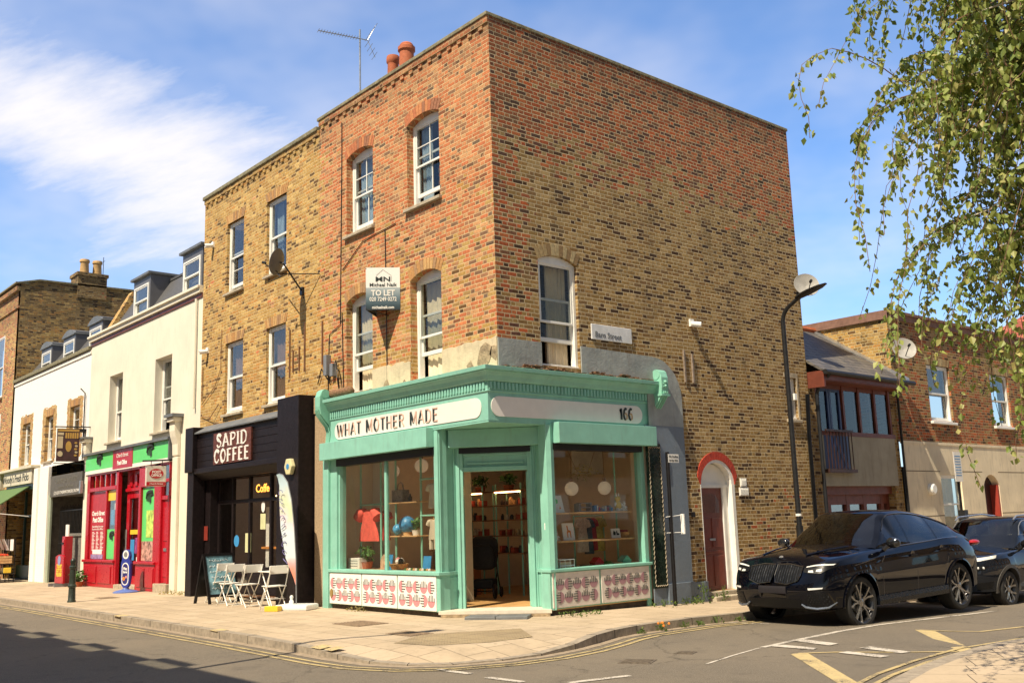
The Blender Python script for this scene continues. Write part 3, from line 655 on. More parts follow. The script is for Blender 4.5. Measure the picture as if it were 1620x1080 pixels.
# ============================================================ corner building
CB = thing('corner_building', 'three storey red and yellow brick corner building with mint green shopfront', 'building', (0, 0, 0))
TOPM = 10.62
def corner_building():
    mb = MB()
    holesA = [(-4.86, -3.83, 7.60, 9.40, .11), (-2.60, -1.54, 7.60, 9.40, .11), (-4.88, -3.88, 4.26, 6.28, .13), (-2.55, -1.56, 4.24, 6.28, .13)]
    wall(mb, FA, -6.0, -.3, 3.3, 4.1); wall(mb, FA, -6.0, 0, 4.1, TOPM-.07, holesA)
    mb.box(FA, -6.0, -.001, .0, .035, TOPM-.20, TOPM-.07)
    dentils(mb, FA, -5.98, -.02, TOPM-.30)
    mb.build('front_wall', B_FRONT, CB)
    mb = MB()
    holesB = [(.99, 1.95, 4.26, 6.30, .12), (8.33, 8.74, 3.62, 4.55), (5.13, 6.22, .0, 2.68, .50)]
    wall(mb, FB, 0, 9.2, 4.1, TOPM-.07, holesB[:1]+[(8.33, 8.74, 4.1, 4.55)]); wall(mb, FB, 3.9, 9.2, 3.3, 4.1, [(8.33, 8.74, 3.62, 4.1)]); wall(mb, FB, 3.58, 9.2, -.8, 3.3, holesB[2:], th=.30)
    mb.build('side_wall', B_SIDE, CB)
    mb = MB(); wall(mb, Frame((0, 9.2, 0), (-1, 0, 0), (0, 1, 0)), 0, 6.0, -.8, TOPM-.07); wall(mb, Frame((-6.0, 0, 0), (0, 1, 0), (-1, 0, 0)), 0, 9.2, -.8, TOPM-.07)
    mb.build('rear_wall', B_DARK, CB)
    mb = MB(); mb.box(FG, -5.9, -.1, .1, 9.1, TOPM-.5, TOPM-.45); mb.build('roof', M_LEAD, CB)
    mb = MB(); mb.box(FA, -6.04, .018, -.32, .06, TOPM-.07, TOPM); mb.box(FB, .32, 9.24, -.32, .018, TOPM-.07, TOPM); mb.box(FG, -6, -.35, 8.9, 9.26, TOPM-.07, TOPM)
    mb.build('coping', M_COPE, CB, bevel=.012)
    mb = MB(); mb.box(FG, -5.75, -4.3, 1.2, 1.9, TOPM-.5, 11.35); mb.box(FG, -5.8, -4.25, 1.15, 1.95, 11.35, 11.45)
    st = mb.build('chimney', B_DARK, CB)
    pot(None, -5.27, 1.5, 11.45, 12.27, .145, M_TERRA, CB, part=st)
    mb = MB(); mb.lathe((-4.72, 1.5, 11.45), [(.19, 0), (.18, .3), (.165, .70), (.20, .74), (.20, .82), (.15, .86), (.1, .86)], 18); mb.ball((-4.72, 1.5, 12.31), .16, 14, sq=(1, 1, .6))
    sub(mb.build('chimney_pot', M_TERRA, smooth=True), st)
    kw = dict(parent=CB)
    sash(FA, *holesA[0][:4], rise=.11, back=.15, bars=(1, 1), lower=(1, 0), open_=.12, arch=ARCHR, curtain=(M_BLUEC, (0, .55)), **kw)
    sash(FA, *holesA[1][:4], rise=.11, back=.15, bars=(1, 1), lower=(1, 0), open_=.20, arch=ARCHR, curtain=(M_BLUEC, (0, .35)), **kw)
    sash(FA, *holesA[2][:4], rise=.13, back=.15, bars=(0, 0), lower=(0, 0), open_=.42, arch=ARCHY, curtain=(M_NET, (.02, .62)), sill=0, meet=.42, label='sash window with half open lower sash and torn cream blind', **kw)
    sash(FA, *holesA[3][:4], rise=.13, back=.15, bars=(0, 0), lower=(0, 0), open_=.42, arch=ARCHY, curtain=(M_NET, (0, 1)), sill=0, meet=.42, **kw)
    sash(FB, *holesB[0][:4], rise=.12, back=.06, bars=(0, 0), lower=(0, 0), open_=.42, arch=ARCHD, curtain=(M_NET, (.38, 1)), sill=0, meet=.42, label='side sash window raised above a brown board', **kw)
    sash(FB, *holesB[1][:4], bars=(0, 0), lower=(0, 0), back=.06, sill=.08, **kw)
    mb = MB(); mb.box(FB, 8.30, 8.78, .0, .012, 3.6, 3.62); mb.box(FB, 8.74, 8.80, 0, .015, 3.62, 4.62); mb.box(FB, 8.28, 8.80, 0, .014, 4.55, 4.66); mb.build('window_surround', M_STONE, CB)
    # boarded lower part of the side window
    mb = MB()
    for i in range(6): mb.box(FB, 1.37+i*.085, 1.452+i*.085, -.30, -.285, 4.30, 5.0)
    mb.build('boarding', mat('bare_board', (.36, .22, .12), .8, var=.25, scale=12), CB)
    # render bands above the shop
    r = random.Random(5)
    def rag(u0, u1, base, amp, n): return [(u0+(u1-u0)*i/n, base+r.uniform(-amp, amp)) for i in range(n+1)]
    mb = MB()
    mb.prism(FA, [(-3.87, 4.0), (-3.87, 4.62)] + rag(-3.8, -2.62, 4.62, .025, 12) + [(-2.56, 4.60), (-2.56, 4.0)], -.001, .022)
    mb.build('rendered_band', mat('old_cream_render', (.60, .50, .34), .9, var=.15, scale=3, bump=.01, bscale=14, dirt=.25), CB); mb = MB()
    mb.prism(FA, [(-1.55, 4.0), (-1.55, 4.66)] + rag(-1.5, -.02, 4.68, .02, 14) + [(.0, 4.68), (.0, 4.0)], -.001, .022)
    mb.build('rendered_band', mat('old_cream_render', (.60, .50, .34), .9, var=.15, scale=3, bump=.01, bscale=14, dirt=.25), CB)
    mb = MB()   # render fallen off: ragged patches of bare brown core
    for cx, cz, s in ((-.32, 4.36, .22), (-.05, 4.42, .14), (-.72, 4.24, .10), (-3.35, 4.22, .12), (-2.75, 4.22, .06)):
        P_ = [(min(cx+s*1.1*math.cos(a)*r.uniform(.6, 1.1), -.005), max(cz+s*math.sin(a)*r.uniform(.6, 1.2), 4.05)) for a in [i*math.pi*2/9 for i in range(9)]]
        mb = MB(); mb.prism(FA, P_, .0225, .030); mb.build('bare_patch', M_CRUMB, CB)
    mb = MB(); mb.prism(FB, [(.0, 4.0), (.99, 4.0), (.99, 4.66), (.0, 4.66)], -.001, .024)
    P_ = [(1.96, 4.0), (1.96, 4.68), (3.9, 4.64)] + [(3.9+.80*math.sin(i*math.pi/2/7), 3.84+.80*math.cos(i*math.pi/2/7)) for i in range(8)] + [(4.70, 3.3), (3.7, 3.3), (3.7, 4.0)]
    mb.prism(FB, P_, -.001, .024); mb.build('grey_render_band', M_BLUEW, CB)
    mb = MB(); mb.box(FB, 3.582, 4.70, -.001, .0245, -.6, 3.3); mb.box(FB, 4.705, 5.12, -.001, .06, -.6, .32); mb.box(FB, 3.95, 4.704, .02, .062, -.6, .34)
    mb.build('blue_render', M_BLUE, CB, bevel=.004, seg=1)
    # debris and moss along the top of the cornice
    mb = MB()
    def chunk(x, y, z, s_):
        q = [Vector((x+r.uniform(-1, 1)*s_*.5+a*s_, y+r.uniform(-1, 1)*s_*.5+b*s_*1.5, z+c*s_*r.uniform(.3, .9))) for c in (0, 1) for a, b in ((-1, -1), (1, -1), (1, 1), (-1, 1))]; mb.hexa(q)
    for i in range(230): chunk(r.uniform(.0, .11), r.uniform(.0, 3.8), 4.155+r.uniform(0, .015), r.uniform(.006, .026))
    for k in (.75, 1.35, 2.3, 3.1):
        for i in range(26): chunk(r.uniform(.01, .09), k+r.gauss(0, .12), 4.16+r.uniform(0, .05), r.uniform(.01, .035))
    for i in range(70): chunk(r.uniform(-5.5, -.2), -r.uniform(.03, .30), 4.15+r.uniform(0, .015), r.uniform(.005, .02))
    for i in range(7): mb.ball((-5.35+i*.1+.15, -.12, 4.28), .12, 8, sq=(1.2, 1, .8))
    structure(mb.build('debris', mat('mossy_rubble', (.20, .11, .06), .95, var=.5, scale=30, bump=.01), CB, smooth=60), 'stuff')
    # strip of rough render between the two shops
    mb = MB(); mb.box(FA, -6.0, -5.48, -.02, .10, -.3, 3.95); mb.box(FA, -6.0, -5.3, -.02, .13, 3.95, 4.3); mb.build('rough_pier', M_PEB, CB, bevel=.01)
    # arched side entrance
    A_ = arc(5.13, 6.22, 2.18, .50, 14)
    voussoirs(FB, 5.13, 6.22, 2.18, .50, .16, [M_REDBR], CB, 'red_brick_arch', n=22, spread=.08, thick=.02, dn=-.02)
    mb = MB()
    mb.box(FB, 6.13, 6.222, -.28, .006, -.1, 2.18); mb.box(FB, 5.128, 5.15, -.28, .004, -.1, 2.18)
    I_ = arc(5.15, 6.13, 2.18, .44, 14)
    for k in range(14):
        a0, a1, b0, b1 = A_[k], A_[k+1], I_[k], I_[k+1]
        mb.prism(FB, [a0, a1, b1, b0], -.28, .004)
    mb.prism(FB, arc(5.152, 6.128, 2.18, .42, 14) , -.26, -.13); mb.box(FB, 5.152, 6.128, -.26, -.10, 2.12, 2.18)
    mb.box(FB, 5.95, 5.99, -.27, -.11, .1, 2.12)
    mb.box(FB, 5.991, 6.128, -.27, -.13, .1, 2.12)
    mb.build('doorway_surround', M_WHITE, CB)
    mb = MB(); mb.box(FB, 5.155, 5.95, -.27, -.14, .10, 2.12)
    for (u0, u1, z0, z1) in ((5.23, 5.51, .2, .78), (5.58, 5.88, .2, .78), (5.23, 5.51, .95, 1.52), (5.58, 5.88, .95, 1.52)): mb.box(FB, u0, u1, -.14, -.127, z0, z1)
    mb.box(FB, 5.30, 5.80, -.14, -.125, .83, .88)
    dr = mb.build('door', M_DRED, CB, bevel=.004, seg=1)
    mb = MB(); mb.prism(FB, [(5.25, 1.62), (5.85, 1.62), (5.85, 1.88), (5.7, 2.0), (5.4, 2.0), (5.25, 1.88)], -.142, -.134); sub(mb.build('door_light', G_WIN), dr)
    mb = MB(); mb.box(FB, 5.47, 5.64, -.14, -.11, 1.08, 1.12); sub(mb.build('letter_plate', M_ALU), dr)
    mb = MB(); mb.box(FB, 5.13, 6.9, -.3, .22, -.3, .02); mb.box(FB, 5.13, 6.22, -.32, .02, .02, .10); mb.build('door_step', M_STONE, CB, bevel=.015)
    for (u0, z0, w, h) in ((6.42, 2.14, .20, .17), (6.37, 1.95, .30, .17)):
        mb = MB(); mb.box(FB, u0, u0+w, 0, .02, z0, z0+h)
        for i in range(int(w/.035)): mb.box(FB, u0+.015+i*.035, u0+.03+i*.035, .02, .032, z0+.02, z0+h-.02)
        mb.build('air_vent', M_WHITE, CB)
    mb = MB(); mb.box(FB, 4.8, 4.86, 0, .05, 1.55, 1.65); mb.build('bell_push', M_BLACK, CB)
    # dark green tiled pier between shop window and blue wall
    mb = MB(); mb.box(FB, 3.58, 3.94, .0, .05, .28, 2.95)
    tp = mb.build('tiled_pier', mat('dark_green_tile', (.012, .022, .016), .22, var=.8, scale=5), CB)
    mb = MB()
    for s_ in (3.60, 3.92):
        pts = []
        for i in range(90):
            z = .32+i*(2.88-.32)/89; pts.append(FB.p(s_+.013*math.sin(i*2.1), .058, z))
        mb.tube(pts, .007, 5)
    for z in (.32, 2.88): mb.tube([FB.p(3.60+i*.32/16, .058, z+.012*math.sin(i*2.1)) for i in range(17)], .007, 5)
    sub(mb.build('rope_edging', M_STONE), tp)
corner_building()
# ------------------------------------------------------------ mint shopfront (parts of the corner building)
FD = Frame((-1.3/math.sqrt(2), 1.3/math.sqrt(2), 0), (1, 1, 0), (1, -1, 0))    # the splayed doorway
def hands(mb, F, u0, u1, z0, z1, n, seed=0, rows=2, m1=0, m2=1, cols=None):
    """rows of round motifs: one half solid pink, the other half dark fingers"""
    cols = cols or 5; w = (u1-u0)/cols; h = (z1-z0)/rows; r = min(w, h)*.48; k = 0; rr = random.Random(seed)
    for j in range(rows):
        for i in range(cols):
            cu, cz = u0+(i+.5)*w, z1-(j+.5)*h; vert = (i+j+seed) % 2
            rot = [0, 90, 180, 90][(i+2*j) % 4] if vert else 0
            ang = {1: -90, 0: 180 if j % 2 == 0 else 0}[vert]
            a0 = R(ang-90); P_ = [(cu+r*math.cos(a0+math.pi*t_/12), cz+r*1.0*math.sin(a0+math.pi*t_/12)) for t_ in range(13)]
            k += 1; mb.prism(F, P_, n, n+.003, m1)
            ca, sa = math.cos(R(ang+180)), math.sin(R(ang+180))
            for q in range(5):
                o = (q-2)*r*.42; L = math.sqrt(max(r*r-o*o, 0))*1.0; tw = r*.058
                pts = [(-.12*r, o-tw), (L, o-tw), (L, o+tw), (-.12*r, o+tw)]
                mb.prism(F, [(cu+a*ca-b*sa, cz+a*sa+b*ca) for a, b in pts], n+.0005, n+.006, m2)
def stadium(u0, u1, z0, z1, n=10):
    r = (z1-z0)/2; c = (z0+z1)/2
    return [(u1-r+r*math.sin(math.pi*i/n), c-r*math.cos(math.pi*i/n)) for i in range(n+1)] + [(u0+r-r*math.sin(math.pi*i/n), c+r*math.cos(math.pi*i/n)) for i in range(n+1)]
def shopfront():
    P = CB; FX = Frame((-.22, .20, 0), (0, 1, 0), (1, 0, 0))
    sq = lambda n: .22+(n-.25)*.63 if n > 0 else 0
    # entablature swept round the corner
    prof = [(.0, 3.25), (.25, 3.25), (.25, 3.72), (.285, 3.735), (.285, 3.75), (.27, 3.76), (.27, 3.90), (.33, 3.905), (.36, 3.93), (.40, 3.99), (.47, 4.05), (.50, 4.06), (.50, 4.075), (.55, 4.08), (.56, 4.14), (.54, 4.145), (.0, 4.20)]
    mb = MB(); rings = [[Vector((-5.14, -sq(n), z)) for n, z in prof], [Vector((sq(n)-.25, -sq(n), z)) for n, z in prof], [Vector((sq(n)-.25, 3.92, z)) for n, z in prof]]
    mb.loft(rings, 0, closed=True, caps=True); co = mb.build('cornice', M_MINT, P)
    mb = MB()
    k = 62
    for i in range(k): u = -5.10+i*5.06/k; mb.box(FA, u, u+.045, .225, .262, 3.775, 3.895)
    sub(mb.build('dentil_course', M_MINT), co); mb = MB()
    k = 50
    for i in range(k): u = -.20+i*4.08/k; mb.box(FB, u, u+.045, -.025, .012, 3.775, 3.895)
    sub(mb.build('dentil_course', M_MINT), co)
    # sign panels
    mb = MB(); mb.prism(FA, stadium(-4.96, -.20, 3.31, 3.65), .22, .232); sg = mb.build('sign_panel', M_SIGNW, P)
    mb = MB(); h = .235; wd = strokes_width('WHAT MOTHER MADE', h, 1.0, .2); k = 3.42/wd
    strokes(mb, FA, 'WHAT MOTHER MADE', -4.84, .233, 3.37, h, adv=1.0*k, w1=.18, w2=.10, w0=.05, gap=.2*k, m1=0, m2=1)
    sub(mb.build('lettering', [M_INK, mat('peach_print', (.66, .42, .33), .6)]), sg)
    mb = MB(); mb.prism(FB, stadium(-.16, 3.56, 3.32, 3.66), -.03, -.018); sg = mb.build('sign_panel', M_SIGNW, P)
    mb = MB(); strokes(mb, FB, '166', 2.94, -.017, 3.385, .21, adv=.9, w1=.19, w2=.10, gap=.16, m1=0, m2=1); sub(mb.build('lettering', [M_INK, mat('tan_print', (.5, .30, .16), .6)]), sg)
    # soffit over the splayed entrance
    mb = MB(); mb.plan([(-1.7, -.215), (-.035, -.215), (-.035, 1.5), (-.4, 1.6), (-1.75, .3)], 3.22, 3.249); mb.build('soffit', M_MINT, P)
    # blind boxes
    mb = MB(); mb.box(FA, -5.34, -1.60, .18, .37, 2.92, 3.265); mb.build('blind_box', M_MINT, P, bevel=.008)
    mb = MB(); mb.box(FX, 1.01, 3.55, .18, .37, 2.90, 3.265); mb.build('blind_box', M_MINT, P, bevel=.008)
    mb = MB(); mb.box(FD, -1.02, .60, .05, .30, 2.90, 3.215); mb.build('blind_box', M_MINT, P, bevel=.008)
    mb = MB(); mb.box(FA, -4.93, -1.60, .02, .22, 2.78, 2.93); mb.build('shade_strip', M_BLACK, P); mb = MB(); mb.box(FX, 1.0, 3.28, .02, .22, 2.79, 2.91); mb.build('shade_strip', M_BLACK, P); mb = MB(); mb.box(FD, -.86, .42, -.08, .12, 2.80, 2.90); mb.build('shade_strip', M_BLACK, P)  # black strips paint in the shadow under the blind boxes
    # left window bay
    mb = MB(); mb.box(FA, -5.42, -5.20, .0, .24, -.1, 3.25); mb.box(FA, -5.20, -4.95, .0, .19, .76, 3.25); mb.box(FA, -4.95, -4.90, .0, .15, .76, 2.8)
    mb.box(FA, -1.62, -1.50, .0, .20, .76, 3.25); mb.box(FA, -3.33, -3.26, .06, .12, .76, 2.8); mb.box(FA, -4.9, -1.62, -.02, .18, 2.92, 3.24)
    mb.build('window_frame', M_MINT, P, bevel=.006, seg=1); mb = MB()
    mb.box(FX, .84, 1.02, .0, .20, .76, 3.25); mb.box(FX, 3.27, 3.375, .0, .17, -.1, 3.25); mb.box(FX, 1.02, 3.27, -.02, .18, 2.91, 3.24)
    mb.build('window_frame', M_MINT, P, bevel=.006, seg=1)
    mb = MB(); mb.box(FA, -5.20, -1.46, .0, .245, .70, .762); mb.build('window_cill', M_MINT, P, bevel=.012); mb = MB(); mb.box(FX, .80, 3.38, .0, .245, .71, .765); mb.build('window_cill', M_MINT, P, bevel=.012)
    mb = MB(); mb.box(FA, -5.199, -1.50, -.02, .20, .09, .70); mb.build('stall_riser', M_MINT, P); mb = MB(); mb.box(FX, .82, 3.36, -.02, .20, .10, .71); mb.build('stall_riser', M_MINT, P)
    mb = MB(); mb.box(FA, -5.2, -1.52, -.03, .14, -.3, .09); mb.build('plinth', mat('dirty_plinth', (.07, .05, .035), .9, var=.5, scale=8), P); mb = MB(); mb.box(FX, .84, 3.35, -.03, .14, -.3, .10); mb.build('plinth', mat('dirty_plinth', (.07, .05, .035), .9, var=.5, scale=8), P)
    pink = M_PINK; pv = mat('printed_mauve', (.36, .20, .23), .6, var=.04)
    for i in range(3):
        w = 3.62/3; a = -5.17+i*w; mb = MB(); mb.box(FA, a, a+w-.035, .201, .222, .10, .69); pn = mb.build('art_panel', M_PAPER, P, bevel=.004, seg=1)
        mb = MB(); hands(mb, FA, a+.03, a+w-.065, .15, .61, .2225, i); sub(mb.build('printed_pattern', [pink, M_INK]), pn)
    for a, w, c in ((.86, 1.14, 5), (2.03, 1.28, 6)):
        mb = MB(); mb.box(FX, a, a+w-.02, .201, .222, .12, .70); pn = mb.build('art_panel', mat('panel_offwhite', (.66, .60, .54), .6), P, bevel=.004, seg=1)
        mb = MB(); hands(mb, FX, a+.06, a+w-.07, .18, .61, .2225, 1, cols=c); sub(mb.build('printed_pattern', [pv, M_INK]), pn)
    mb = MB(); mb.prism(FA, [(-5.085+.055*math.cos(R(20*i)), .30+.085*math.sin(R(20*i))) for i in range(18)], .2285, .236); mb.build('brass_plate', mat('aged_brass', (.30, .19, .06), .5), P)
    # panes
    mb = MB(); mb.box(FA, -4.9, -3.33, .075, .081, .76, 2.80); mb.build('shop_window', G_SHOP, P); mb = MB(); mb.box(FA, -3.26, -1.62, .075, .081, .76, 2.80); mb.build('shop_window', G_SHOP, P)
    mb = MB(); mb.box(FX, 1.02, 3.27, .075, .081, .765, 2.80); mb.build('shop_window', G_SHOP, P)
    # side returns into the doorway
    def ret(a, b, na, name='return_panel'):
        d = (Vector(b)-Vector(a)); L = d.length; F = Frame((*a, 0), (d.x, d.y, 0), na)
        mb = MB(); mb.box(F, 0, L, -.08, 0, .09, 3.22); mb.box(F, .0, L, 0, .03, .70, .76)
        mb.box(F, .03, .09, 0, .018, .76, 3.2); mb.box(F, L-.10, L-.03, 0, .018, .76, 3.2); mb.box(F, .0, L-.0, 0, .014, .12, .66)
        mb.build(name, M_MINT, P, bevel=.004, seg=1); return F
    ret((-1.50, -.20), (-1.575, .275), (1, .15, 0)); Fr = ret((-.583, 1.255), (-.02, 1.05), (-.47, -.88, 0))
    # doorway
    mb = MB(); mb.box(FD, -.93, -.80, -.10, .06, .10, 3.2); mb.box(FD, .35, .48, -.10, .06, .10, 3.2); mb.box(FD, -.93, .48, -.10, .04, 2.48, 2.56)
    mb.box(FD, -.80, .35, -.10, -.02, 2.56, 2.80); mb.box(FD, -.74, .29, -.02, .01, 2.60, 2.64); mb.box(FD, -.80, .35, -.10, .03, 2.76, 2.80); mb.box(FD, -1.0, -.93, -.1, .02, .1, 3.2)
    mb.box(FD, -.90, -.86, .06, .085, .1, 2.9); mb.box(FD, .40, .44, .06, .085, .1, 2.9)
    mb.build('door_frame', M_MINT, P, bevel=.005, seg=1)
    # glazed door leaf folded back inside
    F2 = Frame(FD.p(.335, -.10, 0), FD.N*-1, FD.U*-1)
    mb = MB(); mb.box(F2, 0, .06, -.02, .02, .12, 2.46); mb.box(F2, 1.0, 1.06, -.02, .02, .12, 2.46); mb.box(F2, .06, 1.0, -.02, .02, .12, .24); mb.box(F2, .06, 1.0, -.02, .02, 2.36, 2.46)
    dr = mb.build('door', M_MINT, P); mb = MB(); mb.box(F2, .06, 1.0, -.004, .004, .24, 2.36); sub(mb.build('pane', G_SHOP), dr)
    mb = MB(); mb.tube([F2.p(.95, .06, .9), F2.p(.95, .06, 1.5)], .012); sub(mb.build('door_handle', M_ALU), dr)
    mb = MB(); mb.plan([(-1.50, -.24), (.02, 1.0), (-.50, 1.45), (-1.62, .33)], .05, .115); mb.build('threshold', mat('pale_threshold', (.62, .55, .45), .7), P, bevel=.006)
    mb = MB(); mb.plan([(-1.46, -.22), (.0, .98), (-.50, 1.45), (-1.62, .33)], -.2, .049, 0); mb.build('step_core', M_CRUMB, P)
    d = Vector((.80, .63, 0)).normalized(); FS = Frame((-.80, -.22, 0), d, (d.y, -d.x, 0)); mb = MB()
    mb.box(FS, 0, .52, -.42, 0, -.1, .05); mb.box(FS, .528, 1.06, -.42, 0, -.1, .05); mb.build('door_step', M_LEAD, P, bevel=.01)
    mb = MB(); mb.box(Fr, .42, .52, .018, .05, 1.42, 1.54); mb.build('entry_switch', M_UPVC, P, bevel=.01)
    # console brackets
    def console(F, u0, u1, nm, orn):
        pr = [(.0, 3.22), (.20, 3.22), (.24, 3.27), (.22, 3.36), (.20, 3.50), (.27, 3.64), (.42, 3.76), (.52, 3.86), (.55, 4.02), (.55, 4.22), (.50, 4.32), (.40, 4.36), (.28, 4.34), (.2, 4.26), (.0, 4.22)]
        pr = [(n*.80, z) for n, z in pr]; G_ = Frame(F.o, F.N, F.U); mb = MB(); mb.prism(G_, pr, u0, u1)
        o = mb.build(nm, M_MINTP, P, bevel=.014)
        mb = MB(); c = (u0+u1)/2
        mb.lathe(F.p(u0+.02, .31, 4.28), [(.03, -.03), (.095, -.03), (.10, 0), (.10, u1-u0-.04), (.095, u1-u0-.01), (.03, u1-u0-.01)], 16, axis=F.U)
        for q in range(3): mb.tube([F.p(c+(q-1)*.055, n*.80+.008, z) for n, z in ((.24, 3.29), (.225, 3.40), (.215, 3.5), (.27, 3.62), (.40, 3.73), (.51, 3.84), (.555, 3.95))], .017, 6)
        if orn:
            for z in (4.05, 4.13): mb.ball(F.p(c, .45, z), .035, 8)
            for q in range(6): mb.ball(F.p(c+.055*math.cos(q), .445, 4.09+.055*math.sin(q)), .018, 6)
            mb.box(F, u0-.02, u1+.02, .24, .455, 3.86, 3.90)
        sub(mb.build('carving', M_MINTP, smooth=True), o)
    console(FA, -5.40, -5.20, 'console_bracket', False); console(FX, 3.69, 3.89, 'console_bracket', True)
    # room behind the shopfront
    mb = MB()
    fl = MB(); fl.plan([(-5.5, -.0), (-1.5, -.0), (-1.58, .28), (-.6, 1.24), (-.06, 1.08), (-.06, 3.56), (-.1, 7), (-5.5, 7)], .08, .11); fl.build('shop_floor', M_OAKF, P)
    mb.box(FG, -5.48, -5.42, .1, 7, .1, 3.2); mb.box(FG, -5.4, -.1, 5.2, 5.26, .1, 3.2); mb.box(FG, -.45, -.36, 3.66, 7, .1, 3.2); mb.box(FG, -.42, -.08, 3.60, 3.66, .1, 3.0); mb.box(FG, -3.05, -2.85, 1.4, 1.6, .1, 3.2)
    mb.build('shop_wall', M_SHOPW, P)
    mb = MB(); mb.box(FG, -5.40, -4.98, .95, 1.0, .1, 3.0); mb.box(FG, -4.90, -4.70, .90, 1.05, .1, 3.0); mb.build('display_backdrop', M_WHR, P)
    mb = MB(); mb.plan([(-5.5, .02), (-1.62, .02), (-1.72, .42), (-.68, 1.45), (-.2, 1.3), (-.2, 3.5), (-.4, 3.6), (-.4, 7), (-5.5, 7)], 3.0, 3.05); mb.build('shop_ceiling', M_SHOPW, P)
    mb = MB(); mb.box(FA, -5.4, -2.0, -.60, .0, .66, .74); mb.box(FA, -2.0, -1.64, -.2, .0, .66, .74); mb.build('display_platform', M_WOOD, P)
    mb = MB(); mb.box(FX, 1.34, 3.40, -.75, .0, .60, .70); mb.box(FX, 1.05, 1.34, -.12, .0, .60, .70); mb.build('display_platform', M_WOOD, P)
shopfront()
